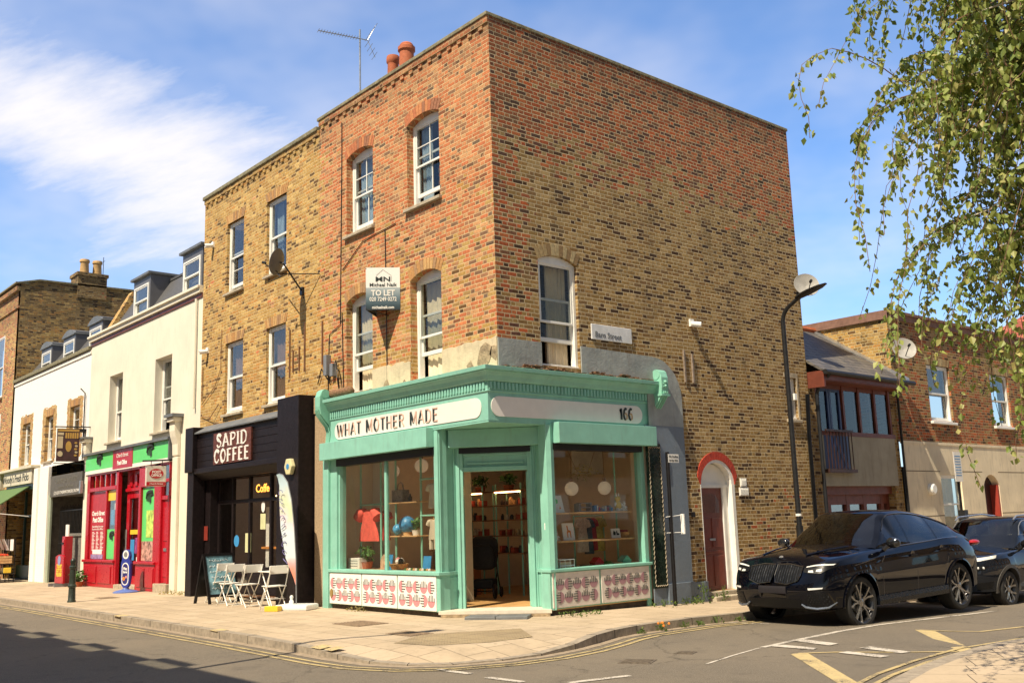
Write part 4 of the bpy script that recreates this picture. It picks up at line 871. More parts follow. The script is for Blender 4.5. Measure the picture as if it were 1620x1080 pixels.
# ============================================================ yellow building with the coffee shop
def shell(parent, x0, x1, top, depth, mt, z0=-.6, left=True, right=True):
    mb = MB()
    if left: wall(mb, Frame((x0, 0, 0), (0, 1, 0), (-1, 0, 0)), 0, depth, z0, top)
    if right: wall(mb, Frame((x1, 0, 0), (0, 1, 0), (1, 0, 0)), 0, depth, z0, top)
    wall(mb, Frame((x0, depth, 0), (1, 0, 0), (0, 1, 0)), 0, x1-x0, z0, top)
    return mb.build('rear_wall', mt, parent)
def yellow():
    P = thing('coffee_building', 'yellow brick building with black timber coffee shop front between green shop and cream house', 'building', (-12.14, 0, 0))
    T_ = 10.45
    H = [(-10.71, -9.76, 7.50, 9.33, .0), (-8.52, -7.53, 7.50, 9.33, 0), (-10.70, -9.70, 4.42, 6.2, 0), (-8.48, -7.52, 4.42, 6.22, 0)]
    mb = MB(); wall(mb, FA, -12.14, -6.001, 3.9, T_-.1, H); mb.box(FA, -12.14, -6.001, 0, .03, T_-.22, T_-.1); dentils(mb, FA, -12.12, -6.05, T_-.32)
    mb.build('front_wall', B_YEL, P)
    shell(P, -12.14, -6.001, T_-.1, 8.5, B_DARK, right=False)
    mb = MB(); mb.box(FA, -12.18, -6.05, -.3, .07, T_-.1, T_); mb.build('coping', M_COPE, P, bevel=.02)
    mb = MB(); mb.box(FG, -12.1, -6, .2, 8.4, T_-.6, T_-.5); mb.build('roof', M_LEAD, P)
    for i, h in enumerate(H):
        sash(FA, *h[:4], parent=P, bars=(0, 0), lower=(0, 1) if i < 1 else (0, 0), arch=ARCHY, archh=.24, curtain=(M_BLUEC, (0, .35)) if i == 1 else (M_NETB, (0, 1)) if i > 1 else None, back=.07, open_=.04 if i else .1)
    # black timber fascia
    mb = MB(); z = 3.13
    for k in range(5): mb.box(FA, -11.72, -7.02, .0, .25+(.004 if k % 2 else 0), z, z+.168); z += .175
    mb.build('fascia_boards', M_BTIM, P, bevel=.004, seg=1)
    mb = MB(); mb.hexa([FA.p(-12.0, 0, 4.0), FA.p(-7.0, 0, 4.0), FA.p(-7.0, .34, 4.0), FA.p(-12.0, .34, 4.0), FA.p(-12.0, 0, 4.22), FA.p(-7.0, 0, 4.22), FA.p(-7.0, .34, 4.03), FA.p(-12.0, .34, 4.03)]); mb.build('lead_flashing', M_LEAD, P)
    mb = MB(); mb.box(FA, -11.72, -7.02, .0, .32, 3.0, 3.125); mb.hexa([FA.p(-11.7, 0, 2.84), FA.p(-7.02, 0, 2.84), FA.p(-7.02, .1, 2.84), FA.p(-11.7, .1, 2.84), FA.p(-11.7, 0, 3.0), FA.p(-7.02, 0, 3.0), FA.p(-7.02, .3, 3.0), FA.p(-11.7, .3, 3.0)])
    mb.box(FA, -7.0, -6.05, .0, .46, -.2, 4.36); mb.box(FA, -12.10, -11.73, .0, .32, -.2, 4.15); mb.box(FA, -12.16, -11.68, .0, .38, 3.05, 4.18)
    mb.box(FA, -12.0, -11.46, -.62, -.02, -.2, 3.0)
    mb.build('timber_surround', M_BTIM, P, bevel=.01, seg=1)
    # glazed front
    mb = MB(); n0, n1 = -.30, -.22
    for x in (-11.45, -10.66, -9.74, -8.66, -7.75): mb.box(FA, x, x+.085, n0, n1, .1, 2.9)
    mb.box(FA, -7.1, -7.0, n0, n1, .1, 2.9); mb.box(FA, -11.44, -7.0, n0+.005, n1-.005, 2.22, 2.31); mb.box(FA, -11.44, -7.0, n0, n1+.002, 2.84, 2.98)
    mb.box(FA, -9.70, -7.0, n0, n1-.002, .1, .72); mb.box(FA, -10.65, -9.75, n0, n1-.002, .1, .32)
    w = mb.build('shopfront_frame', M_BTIM, P, bevel=.006, seg=1)
    mb = MB(); mb.box(FA, -11.4, -7.0, -.262, -.258, .3, 2.86); sub(mb.build('pane', G_SHOP), w)
    mb = MB()
    for a, s_ in ((-9.9, 0), (-7.7, 0)): mb.box(FA, a+.1, a+.14, -.215, -.20, .25, .7)
    # interior
    r = MB(); r.box(FG, -12.0, -6.1, 3.6, 3.65, 0, 3); r.box(FG, -12.05, -12.0, .3, 3.6, 0, 3); r.box(FG, -6.14, -6.08, .3, 3.6, 0, 3); r.build('coffee_wall', mat('dim_brown_wall', (.26, .16, .11), .8), P)
    r = MB(); r.box(FG, -12.0, -6.1, .1, 3.6, .04, .08); r.build('coffee_floor', M_BROWNW, P); r = MB(); r.box(FG, -12.0, -6.1, .02, 3.6, 3.0, 3.04); r.build('coffee_ceiling', M_DARK, P)
    # sign
    s = MB(); s.box(FA, -10.62, -8.58, .26, .30, 3.16, 3.92); sg = s.build('shop_sign', mat('brown_sign_board', (.11, .03, .018), .5, var=.5, scale=14), P)
    s = MB()
    for word, z in (('SAPID', 3.57), ('COFFEE', 3.20)):
        h = .30; gp = .22; wd = strokes_width(word, 1, 1, gp); tw = 1.62 if word == 'SAPID' else 1.86; k = tw/(wd*h)
        strokes(s, FA, word, -9.60-tw/2, .30, z, h, adv=k, w1=.26, w2=.13, w0=.09, gap=gp*k, serif=.14*k, m1=0, m2=0)
    sub(s.build('lettering', M_SIGNW), sg)
    mb = MB(); mb.box(FG, -9.7, -6.3, .55, .95, 1.12, 1.17); mb.build('window_bar', mat('orange_wood', (.70, .27, .05), .5), P)
    mb = MB()
    for x in (-8.6, -7.6): mb.tube([(x, .75, .1), (x, .75, 1.1)], .02, 6)
    mb.build('bar_leg', M_ALU, P)
    for k, (x, z) in enumerate(((-10.4, 1.7), (-9.2, 1.9), (-8.1, 1.75), (-7.3, 1.95))):
        mb = MB(); mb.box(FG, x, x+.42, 3.55, 3.58, z, z+.5); o = mb.build('picture_frame', M_BLACK, P); mb = MB(); mb.box(FG, x+.04, x+.38, 3.54, 3.549, z+.04, z+.46); sub(mb.build('print', (M_PAPER, M_NET, M_PAPER, M_GREYP)[k]), o)
    for x in (-9.75, -8.75, -7.9): mb = MB(); mb.tube([(x, 1.0, 3.0), (x, 1.0, 2.42)], .006, 4); o = mb.build('bulb_cord', M_BLACK, P); mb = MB(); mb.ball((x, 1.0, 2.36), .055, 10); sub(mb.build('bulb', mat('lit_bulb', (1, .62, .28), .4, emit=9), smooth=True), o)
    mb = MB(); mb.box(FG, -11.4, -9.9, 2.6, 3.1, .1, 1.1); mb.box(FG, -11.3, -10.2, 3.3, 3.5, 1.4, 1.44); mb.build('service_counter', M_WOOD, P)
    # stickers and neon
    mb = MB(); mb.prism(FA, [(-9.04+.09*math.cos(R(24*i)), 2.10+.13*math.sin(R(24*i))) for i in range(15)], -.257, -.254); mb.build('window_sticker', M_PAPER, P); mb = MB(); mb.box(FA, -9.17, -8.91, -.257, -.254, 1.58, 1.94); mb.build('window_sticker', mat('pale_yellow_sticker', (.60, .60, .34), .6), P); mb = MB(); mb.box(FA, -9.95, -9.65, -.257, -.254, 1.05, 1.5)
    mb.box(FA, -9.72, -9.45, -.257, -.254, .45, 2.15) if False else None
    mb.build('window_sticker', mat('pale_yellow_sticker', (.66, .66, .30), .6), P)
    mb = MB(); mb.lathe(FA.p(-10.42, -.257, 1.32), [(.14, 0), (.14, .004)], 16, axis=(0, -1, 0)); mb.build('window_sticker', mat('sky_blue_sticker', (.05, .28, .60), .5), P)
    mb = MB(); mb.box(FA, -9.55, -9.35, -.6, -.59, .4, 2.1); mb.build('menu_board', M_PAPER, P)
    mb = MB(); mb.box(FA, -11.75, -11.52, .0, .005, 1.35, 1.7); mb.build('wall_plaque', mat('red_plaque', (.22, .03, .02), .5), P)
    text('Coffee', FA, -9.12, -.31, 2.53, .27, mat('orange_neon', (1.0, .36, .05), .4, emit=3.0), P, 'neon_sign', bold=.004, sx=1.15)
    text('open', FA, -9.6, -.252, .55, .13, M_PAPER, P, 'window_lettering')
    # meter boxes on the pier and a cable run
    for z in (.75, 1.35):
        mb = MB(); mb.box(FA, -12.42, -12.17, .0, .12, z, z+.5); mb.box(FA, -12.39, -12.2, .12, .126, z+.03, z+.47); o = mb.build('meter_box', M_BLACK, P, bevel=.01)
        mb = MB(); mb.box(FA, -12.38, -12.30, .127, .135, z+.08, z+.4); sub(mb.build('glass_slot', M_ALU), o)
    r = random.Random(3)
    for x, z0, z1, w_ in ((-7.30, 4.9, 6.0, .025), (-7.14, 5.0, 5.5, .02), (-6.86, 5.0, 5.55, .02), (-6.62, 4.95, 6.05, .03), (-5.85, 5.0, 5.95, .03)):
        mb = MB(); mb.box(FA, x, x+w_, .0, .035, z0, z1); mb.build('cable_cover', M_BROWNW, P if x < -6 else CB)
    mb = MB(); mb.tube([FA.p(-12.0, .03, 4.9), FA.p(-11.98, .03, 5.8)], .012); mb.tube([FA.p(-12.0, .03, 4.8), FA.p(-11.8, .04, 4.9), FA.p(-11.2, .03, 5.2), FA.p(-10.9, .03, 5.6), FA.p(-10.9, .02, 6.6)], .008, 5)
    mb.tube([FA.p(-12.0, .03, 4.5), FA.p(-11.3, .10, 4.4), FA.p(-10.9, .06, 4.7)], .01, 5); mb.build('wall_cable', M_BROWNW, P)
yellow()
def corner_bits():
    mb = MB()
    for pts in ([(-5.6, 4.3), (-5.55, 5.6), (-5.1, 5.75), (-5.03, 9.4), (-5.03, 10.2)], [(-5.03, 6.0), (-4.97, 4.3)], [(-3.35, 4.2), (-3.36, 6.1), (-3.38, 7.4)], [(-5.0, 6.9), (-4.2, 7.35), (-3.0, 7.42)]):
        mb.tube([FA.p(u, .016, z) for u, z in pts], .009, 5)
    mb.tube([FA.p(-6.0, .03, 4.6), FA.p(-5.8, .06, 4.9), FA.p(-5.5, .05, 4.6), FA.p(-5.2, .06, 5.0), FA.p(-5.05, .10, 4.7), FA.p(-5.0, .1, 4.3)], .013, 5)
    mb.tube([FA.p(-5.4, .05, 5.0), FA.p(-5.15, .12, 4.95), FA.p(-5.02, .14, 4.6), FA.p(-4.98, .1, 4.25)], .012, 5)
    mb.build('wall_cable', M_BLACK, CB)
    mb = MB(); mb.box(FA, -5.62, -5.5, .0, .12, 4.72, 5.16); mb.box(FA, -5.40, -5.28, .0, .1, 4.68, 4.95); mb.build('junction_box', M_GREYP, CB, bevel=.01)
    for u, z0, z1 in ((4.86, 4.21, 4.86), (5.11, 4.21, 4.80)):
        mb = MB(); mb.box(FB, u-.02, u+.02, 0, .035, z0, z1); mb.build('cable_cover', mat('rusty_strip', (.24, .19, .15), .7, var=.4, scale=12), CB)
    mb = MB(); mb.tube([FB.p(8.98, .06, -.4), FB.p(9.0, .06, 3.3), FB.p(9.06, .06, 4.2)], .045, 10); mb.build('drain_pipe', M_IRON, CB)
corner_bits()
# ============================================================ cream house with the post office
def cream():
    P = thing('post_office_building', 'cream rendered house with red post office front and green and red fascia', 'building', (-21.0, 0, 0))
    T_ = 7.85; H = [(-19.13, -17.98, 4.38, 6.47), (-15.36, -14.14, 4.36, 6.47)]
    mb = MB(); wall(mb, FA, -21.0, -12.14, 4.05, T_, H, th=.3); wall(mb, FA, -21.0, -20.65, -.3, 4.05); wall(mb, FA, -13.85, -12.14, -.3, 4.05); mb.build('front_wall', M_CREAM, P)
    shell(P, -21.0, -12.14, T_, 8, B_DARK, right=False)
    mb = MB(); mb.box(FA, -21.05, -12.15, -.3, .10, T_-.02, T_+.10); mb.box(FA, -21.05, -12.15, .0, .16, T_+.10, T_+.17); mb.build('parapet_gutter', M_CREAM, P, bevel=.01)
    mb = MB(); mb.box(FA, -21.0, -12.15, .0, .035, T_-.14, T_-.03); mb.build('brick_band', M_BROWNP, P)
    for h in H: sash(FA, *h, parent=P, bars=(0, 0), lower=(0, 0), back=.22, open_=.35 if h[0] > -16 else .05, sill=.12, meet=.45)
    mb = MB(); mb.tube([FA.p(-12.45, .06, 7.7), FA.p(-12.45, .06, 4.75)], .035, 8); mb.build('down_pipe', M_CREAM, P)
    # mansard roof with dormers
    sl = mat('slate_roof', (.085, .085, .09), .6, var=.25, scale=20, bump=.01, bscale=12)
    mb = MB(); mb.loft([[Vector((-20.4, .25, T_+.05)), Vector((-12.14, .25, T_+.05))], [Vector((-20.4, 1.15, 9.35)), Vector((-12.14, 1.15, 9.35))], [Vector((-20.4, 4.2, 9.9)), Vector((-12.14, 4.2, 9.9))], [Vector((-20.4, 8, 9.2)), Vector((-12.14, 8, 9.2))]], closed=False)
    mb.box(FG, -20.4, -12.14, 1.1, 1.25, 9.33, 9.40)
    mb.build('mansard_roof', sl, P)
    mb = MB(); mb.prism(Frame((-20.75, 0, 0), (0, 1, 0), (1, 0, 0)), [(.05, T_-.1), (.15, T_+.05), (1.05, 9.6), (4.2, 10.1), (8, 9.5), (8, T_-.1)], 0, .35); mb.build('party_wall', B_YEL, P)
    for x0, x1 in ((-18.72, -17.30), (-14.80, -13.4)):
        mb = MB(); y0 = .5; mb.box(FG, x0, x0+.10, y0, 2.2, T_+.1, 9.5); mb.box(FG, x1-.10, x1, y0, 2.2, T_+.1, 9.5)
        mb.box(FG, x0+.1, x1-.1, y0, y0+.06, 9.25, 9.5); mb.box(FG, x0+.1, x1-.1, y0, y0+.06, T_+.1, 8.30)
        d = mb.build('dormer', mat('dormer_lead', (.13, .13, .145), .5, var=.1, metal=.2), P)
        mb = MB(); mb.box(FG, x0-.08, x1+.08, y0-.10, 2.4, 9.5, 9.58); sub(mb.build('dormer_roof', M_LEAD, bevel=.01), d)
        F = Frame((0, y0, 0), (1, 0, 0), (0, -1, 0)); w = sash(F, x0+.10, x1-.10, 8.30, 9.25, P, back=-.03, bars=(0, 0), lower=(0, 0), sill=0)
        for g in list(w.children):
            if g.name.startswith('dark_room'): bpy.data.objects.remove(g)
        mb = MB(); mb.box(FG, x0+.1, x1-.1, 1.3, 1.35, 8.0, 9.4); sub(mb.build('dark_room', M_DARK), w)
    mb = MB(); mb.box(FG, -16.3, -15.1, 2.2, 2.8, 9.2, 9.55); st = mb.build('chimney', B_YEL, P); pot(None, -15.95, 2.4, 9.55, 9.98, .13, M_TERRA, P, part=st)
    # corbelled shop brackets
    for x in (-20.98, -13.72):
        mb = MB(); G_ = Frame((0, 0, 0), (0, -1, 0), (1, 0, 0))
        mb.prism(G_, [(.0, 3.55), (.09, 3.6), (.10, 3.9), (.16, 4.1), (.19, 4.25), (.19, 4.5), (.0, 4.6)], x, x+.36)
        mb.box(FA, x-.04, x+.42, .0, .26, 4.5, 4.62); mb.box(FA, x+.02, x+.36, .0, .09, -.2, 3.56); mb.build('shop_pilaster', M_CREAM, P, bevel=.02)
    mb = MB(); mb.box(FA, -21.1, -20.5, -.1, .32, 4.62, 4.68); mb.build('lead_cap', M_LEAD, P); mb = MB(); mb.box(FA, -13.8, -13.2, -.1, .32, 4.62, 4.70); mb.build('lead_cap', M_LEAD, P)
    mb = MB(); mb.box(FA, -20.95, -13.78, .0, .20, 4.06, 4.13); mb.box(FA, -13.84, -13.78, .0, .16, 3.52, 4.06); mb.build('fascia_trim', M_LEAD, P)
    mb = MB(); mb.box(FA, -20.75, -13.84, .0, .11, 3.46, 4.06); mb.box(FA, -20.75, -13.84, .11, .122, 3.46, 3.57); fs = mb.build('fascia', M_WHR, P)
    mb = MB(); mb.box(FA, -20.75, -18.22, .111, .118, 3.575, 4.05); sub(mb.build('green_panel', M_LIME), fs); mb = MB(); mb.box(FA, -16.56, -13.86, .111, .118, 3.575, 4.05); sub(mb.build('green_panel', M_LIME), fs)
    mb = MB(); mb.box(FA, -18.21, -16.57, .111, .13, 3.50, 4.05); sub(mb.build('red_panel', M_RED), fs)
    o = text('Church Street', FA, -17.4, .135, 3.88, .17, M_PAPER, None); sub(o, fs); o = text('Post Office', FA, -17.4, .135, 3.66, .18, M_PAPER, None, bold=.008); sub(o, fs)
    def squiggle(u, z, k, n, F=FA):
        m_ = MB(); m_.tube([F.p(u-.30*k, n, z-.02*k), F.p(u-.18*k, n, z+.14*k), F.p(u, n, z+.18*k), F.p(u+.22*k, n, z+.17*k), F.p(u+.30*k, n, z+.1*k), F.p(u+.12*k, n, z+.06*k)], [.02*k, .05*k, .07*k, .06*k, .04*k, .03*k], 6)
        for q in range(4): m_.tube([F.p(u-(.2-.1*q)*k, n, z+.08*k), F.p(u-(.22-.11*q)*k, n, z-(.10+.02*q)*k)], .025*k, 5)
        m_.tube([F.p(u+.02*k, n, z-.06*k), F.p(u+.05*k, n, z-.2*k)], .015*k, 4)
        return m_
    for u in (-19.4, -15.2): sub(squiggle(u, 3.83, .9, .122).build('emblem', M_INK), fs)
    # red timber shopfront
    mb = MB(); n0, n1 = -.04, .08
    mb.box(FA, -20.62, -17.90, -.05, .10, .0, .74); mb.box(FA, -20.66, -17.86, -.05, .15, .74, .82); mb.box(FA, -20.60, -20.36, n0, n1, .82, 3.47); mb.box(FA, -17.98, -17.80, n0, n1, .0, 3.47); mb.box(FA, -18.93, -18.80, n0, n1-.01, .82, 2.93)
    mb.box(FA, -20.36, -17.98, n0, n1+.01, 2.90, 3.02); mb.box(FA, -20.36, -13.86, n0, n1, 3.40, 3.47)
    for x in (-19.9, -19.45, -18.95, -18.5): mb.box(FA, x, x+.06, n0, n1-.01, 3.02, 3.40)
    for a in (-20.5, -19.22): mb.box(FA, a, a+1.12, .10, .125, .12, .64)
    mb.box(FA, -16.10, -15.95, n0, n1, .0, 3.47); mb.box(FA, -14.94, -14.50, n0, n1, .0, 3.47); mb.box(FA, -16.14, -14.70, -.05, .10, .0, .72); mb.box(FA, -16.18, -14.68, -.05, .15, .72, .80); mb.box(FA, -15.98, -14.9, n0, n1, 2.86, 3.40)
    for a in (-16.0, -15.35): mb.box(FA, a, a+.58, .10, .125, .1, .62)
    mb.box(FA, -17.80, -16.10, -.29, -.19, 2.88, 3.45); mb.box(FA, -17.80, -16.10, -.29, -.14, 2.80, 2.90)
    for x in (-17.5, -17.1, -16.7): mb.box(FA, x, x+.2, -.19, -.15, 2.95, 3.3)
    mb.box(FA, -14.50, -13.86, n0, n1-.02, 2.45, 2.56); mb.box(FA, -14.5, -14.44, n0, n1, 0, 3.0); mb.box(FA, -13.92, -13.86, n0, n1, 0, 3.4); mb.box(FA, -14.5, -13.86, n0, n1-.02, 2.93, 3.02)
    fr = mb.build('shopfront_frame', M_RED, P, bevel=.012, seg=1)
    mb = MB(); mb.box(FA, -20.4, -17.95, .0, .006, .8, 2.92); mb.box(FA, -20.4, -17.95, .0, .006, 3.0, 3.42); mb.box(FA, -16, -14.9, .0, .006, .78, 2.9); mb.box(FA, -14.45, -13.9, 0, .006, 2.5, 3.4); sub(mb.build('pane', G_SHOP), fr)
    mb = MB(); mb.box(FA, -17.80, -17.55, -.26, -.20, .12, 2.8); mb.box(FA, -16.42, -16.18, -.26, -.20, .12, 2.8); mb.box(FA, -17.55, -16.42, -.26, -.20, 2.6, 2.8); mb.box(FA, -17.55, -16.42, -.26, -.20, .12, .35); dr = mb.build('door', M_RED, P, bevel=.01)
    mb = MB(); mb.box(FA, -17.55, -16.42, -.24, -.234, .35, 2.6); sub(mb.build('pane', G_SHOP), dr); mb = MB(); mb.tube([FA.p(-17.62, -.15, 1.0), FA.p(-17.62, -.15, 1.7)], .025); sub(mb.build('door_handle', M_ALU), dr)
    mb = MB(); mb.box(FA, -14.44, -13.92, -.04, .01, .24, 2.45); mb.box(FA, -14.36, -14.0, .01, .025, 1.35, 2.25); mb.box(FA, -14.36, -14.0, .01, .025, .4, 1.0); dr = mb.build('side_door', M_RED, P, bevel=.006); mb = MB(); mb.box(FA, -14.30, -14.1, .012, .03, 1.08, 1.16); sub(mb.build('letter_plate', M_ALU), dr)
    mb = MB(); mb.box(FA, -17.82, -16.12, -.5, .12, -.2, .12); mb.build('door_step', M_STONE, P, bevel=.015); mb = MB(); mb.box(FA, -14.65, -13.75, -.1, .16, -.2, .23); mb.build('door_step', M_STONE, P, bevel=.015)
    # posters
    def poster(u0, u1, z0, z1, mt, n=.012): mb = MB(); mb.box(FA, u0, u1, n, n+.006, z0, z1); return mb.build('poster', mt, P)
    p = poster(-20.34, -18.95, .84, 2.88, mat('red_vinyl', (.42, .02, .03), .4)); sub(text('Church Street', FA, -19.65, .022, 2.22, .19, M_PAPER, None, bold=.006, width=1.15), p); sub(text('Post Office', FA, -19.65, .022, 2.02, .2, M_PAPER, None, bold=.01, width=.95), p)
    r = random.Random(8)
    for w_, z in (('Everything for your', 1.82), ('home and office', 1.74)): sub(text(w_, FA, -19.65, .022, z, .09, M_PAPER, None, width=1.0), p)
    m_ = MB()
    for k in range(3):
        for q in range(14): z = 1.64-q*.042; m_.box(FA, -20.15+k*.38, -20.15+k*.38+r.uniform(.15, .30), .0185, .021, z, z+.018)
    m_.box(FA, -20.05, -19.2, .019, .022, .98+.0, 1.12) ; sub(m_.build('small_print', M_PAPER), p)
    poster(-20.2, -19.1, .84, .97, mat('mauve_print', (.30, .22, .42), .6, var=.5, scale=12), .019)
    p = poster(-18.78, -18.0, .84, 1.72, M_LIME); sub(squiggle(-18.35, 1.5, .7, .022).build('emblem', M_INK), p)
    poster(-17.5, -16.6, 1.55, 1.68, M_YELP, -.225); poster(-17.1, -16.6, 1.0, 1.45, mat('plum_print', (.25, .05, .20), .5, var=.6, scale=9), -.225); poster(-17.45, -17.15, .8, 1.4, M_BLUEM, -.225); poster(-16.95, -16.65, .6, .9, M_PAPER, -.225)
    poster(-18.78, -18.0, 2.58, 2.88, M_YELP); poster(-18.7, -18.3, 1.85, 2.3, M_BLUEM, -.05); poster(-18.4, -18.02, 1.9, 2.5, M_PAPER, -.05)
    p = poster(-15.93, -14.96, 1.35, 2.84, M_LIME); sub(squiggle(-15.4, 2.55, .9, .022).build('emblem', M_INK), p)
    poster(-15.93, -14.96, .82, 1.35, mat('collage_print', (.45, .25, .2), .5, var=.95, scale=9)); poster(-15.6, -15.0, 1.45, 2.2, mat('yellow_green_print', (.45, .6, .12), .5, var=.6, scale=6), .019)
    r = random.Random(2)
    mb = MB()
    for x in (-20.2, -19.75, -19.25, -18.75, -18.3): mb.box(FA, x, x+.16, -.03, -.02, 3.04, 3.38)
    mb.build('bottle_print', M_YELP, P)
    mb = MB(); mb.box(FG, -20.6, -14.0, 2.5, 2.55, 0, 3.4); mb.box(FG, -20.6, -14.0, .3, 2.5, .02, .06); mb.box(FG, -14.0, -13.9, .1, 2.5, 0, 3.4); mb.box(FG, -20.7, -20.62, .1, 2.5, 0, 3.4); mb.box(FG, -20.6, -14.0, .1, 2.5, 3.45, 3.5); mb.build('shop_room', mat('dim_room', (.34, .24, .20), .8, var=.5, scale=3), P)
    mb = MB(); r = random.Random(4)
    for i in range(5):
        z = .5+i*.45; mb.box(FG, -17.6, -15, 1.6, 1.9, z, z+.03)
    mb.build('shop_shelf', M_WOOD, P)
    for i, mt in enumerate((M_YELP, M_BLUEM, M_PINK)):
        mb = MB()
        for k in range(9): x = r.uniform(-17.5, -15.2); z = .53+r.randrange(4)*.45; mb.box(FG, x, x+.2, 1.5, 1.7, z, z+.3)
        mb.build('shelf_stock', mt, P)
    mb = MB(); mb.box(FA, -20.93, -20.80, .16, .24, 2.9, 3.3); mb.build('door_buzzer', M_ALU, P)
cream()
# ============================================================ white painted terrace with greengrocer
def white():
    P = thing('greengrocer_building', 'white painted brick house with patches of bare brick above a greengrocer', 'building', (-30.25, 0, 0))
    T_ = 7.62; H = [(-28.78, -27.78, 4.25, 5.84), (-25.82, -24.90, 4.22, 5.84), (-23.02, -22.02, 4.25, 5.90)]
    def regw(t, x, y, z, P_):
        v = None
        for c in (-28.28, -25.36, -22.5):
            dx = t.m('ABSOLUTE', t.m('SUBTRACT', x, c)); k = t.m('MULTIPLY', t.mr(dx, .78, .92, 1, 0), t.m('MULTIPLY', t.mr(z, 4.1, 4.2, 0, 1), t.mr(z, 6.1, 6.25, 1, 0)))
            v = k if v is None else t.m('MAXIMUM', v, k)
        return v
    m, t = newmat('whitewashed_brick'); Pn = t.n('ShaderNodeNewGeometry').outputs['Position']; x, y, z = t.n('ShaderNodeSeparateXYZ', ins={0: Pn}).outputs
    rz = t.m('DIVIDE', z, .075); row = t.m('FLOOR', rz); c = t.m('DIVIDE', t.m('ADD', t.m('ADD', x, 200), t.m('MULTIPLY', t.m('MODULO', row, 2), .17)), .225); ce = t.m('FLOOR', c)
    h = t.n('ShaderNodeTexWhiteNoise', noise_dimensions='2D', ins={'Vector': t.vec(ce, row, 0)}).outputs[0]
    d = t.m('MINIMUM', t.m('MINIMUM', t.m('SUBTRACT', c, ce), t.m('SUBTRACT', 1, t.m('SUBTRACT', c, ce))), t.m('MINIMUM', t.m('SUBTRACT', rz, row), t.m('SUBTRACT', 1, t.m('SUBTRACT', rz, row))))
    bc = t.mix(t.mr(d, .04, .09, 0, 1), (.46, .35, .21), t.ramp(h, YEL, 'CONSTANT'))
    k = t.m('GREATER_THAN', t.m('ADD', regw(t, x, y, z, Pn), t.m('ADD', t.m('MULTIPLY', t.m('SUBTRACT', h, .5), .5), t.m('MULTIPLY', t.m('SUBTRACT', t.noise(Pn, 3, 4, .7), .5), .9))), .52)
    col = t.mix(k, (.88, .85, .80), bc); bp = t.n('ShaderNodeBump', ins={'Strength': .8, 'Distance': .006, 'Height': t.mr(d, .02, .1, 0, 1)})
    finish(t, t.n('ShaderNodeBsdfPrincipled', ins={'Base Color': col, 'Roughness': .85, 'Normal': bp.outputs[0]}).outputs[0])
    mb = MB(); wall(mb, FA, -30.25, -21.0, 4.0, T_, H); wall(mb, FA, -21.05, -21.0, -.3, 4.0); mb.box(FA, -30.25, -21.0, .0, .04, T_-.14, T_-.06); mb.build('front_wall', m, P)
    shell(P, -30.25, -21.0, T_, 8, B_DARK, right=False, left=False)
    mb = MB(); mb.box(FA, -30.25, -21.05, -.3, .10, T_, T_+.12); mb.build('coping', M_COPE, P, bevel=.01)
    for h_ in H: sash(FA, *h_, parent=P, bars=(0, 1), lower=(0, 1), back=.12, sill=.08, arch=ARCHY, archh=.23)
    sl = mat('slate_roof', (.085, .085, .09))
    mb = MB(); mb.loft([[Vector((-30.2, .25, T_+.05)), Vector((-20.9, .25, T_+.05))], [Vector((-30.2, 1.0, 8.7)), Vector((-20.9, 1.0, 8.7))], [Vector((-30.2, 8, 9.0)), Vector((-20.9, 8, 9.0))]], closed=False); mb.build('roof', sl, P)
    for x0, x1 in ((-28.45, -27.1), (-25.7, -24.3), (-22.8, -21.42)):
        mb = MB(); y0 = .45; mb.box(FG, x0, x0+.09, y0, 2, T_, 8.85); mb.box(FG, x1-.09, x1, y0, 2, T_, 8.85); d = mb.build('dormer', mat('dormer_lead', (.13, .13, .145)), P)
        A_ = arc(x0-.03, x1+.03, 8.78, .2, 10); mb = MB(); mb.prism(Frame((0, 0, 0), (1, 0, 0), (0, 1, 0)), A_ + [(x1+.03, 8.74), (x0-.03, 8.74)], y0-.06, 2.2); sub(mb.build('dormer_roof', M_LEAD), d)
        mb = MB(); mb.box(FG, x0+.09, x1-.09, y0, y0+.05, 8.58, 8.76); sub(mb.build('dormer_front', mat('dormer_lead', (1, 1, 1))), d)
        F = Frame((0, y0, 0), (1, 0, 0), (0, -1, 0)); w = sash(F, x0+.09, x1-.09, 7.74, 8.58, P, back=-.02, bars=(0, 0), lower=(0, 0), sill=0)
        for g in list(w.children):
            if g.name.startswith('dark_room'): bpy.data.objects.remove(g)
    # greengrocer's shopfront
    mb = MB(); mb.box(FA, -30.25, -26.45, .0, .22, 3.50, 4.04); mb.box(FA, -31.4, -26.2, .0, .32, 4.04, 4.14); fs = mb.build('fascia', mat('cream_fascia_paint', (.62, .57, .44), .6), P, bevel=.01)
    sub(text("Woody's Fresh Picks", FA, -28.55, .225, 3.74, .40, M_INK, None, width=3.5, bold=.004), fs)
    mb = MB(); mb.box(FA, -26.2, -24.75, .0, .12, -.2, 4.0); mb.box(FA, -26.25, -25.75, .0, .20, -.2, 4.0); mb.build('painted_pier', m, P, bevel=.015)
    mb = MB(); mb.box(FA, -30.25, -26.25, .0, .10, 3.3, 3.5); mb.box(FA, -26.5, -26.25, -.3, .08, .0, 3.4)
    for x in (-30.8, -29.6, -28.0, -27.2): mb.box(FA, x, x+.1, -.5, -.42, .0, 3.3)
    mb.box(FA, -30.25, -26.3, -.5, -.42, 2.3, 2.4); mb.box(FA, -30.25, -26.3, -.5, -.40, .0, .5); mb.build('shopfront_frame', mat('dark_green_paint', (.015, .05, .04), .4), P)
    mb = MB(); mb.box(FA, -30.25, -26.3, -.47, -.462, .5, 3.3); mb.build('shop_window', G_SHOP, P)
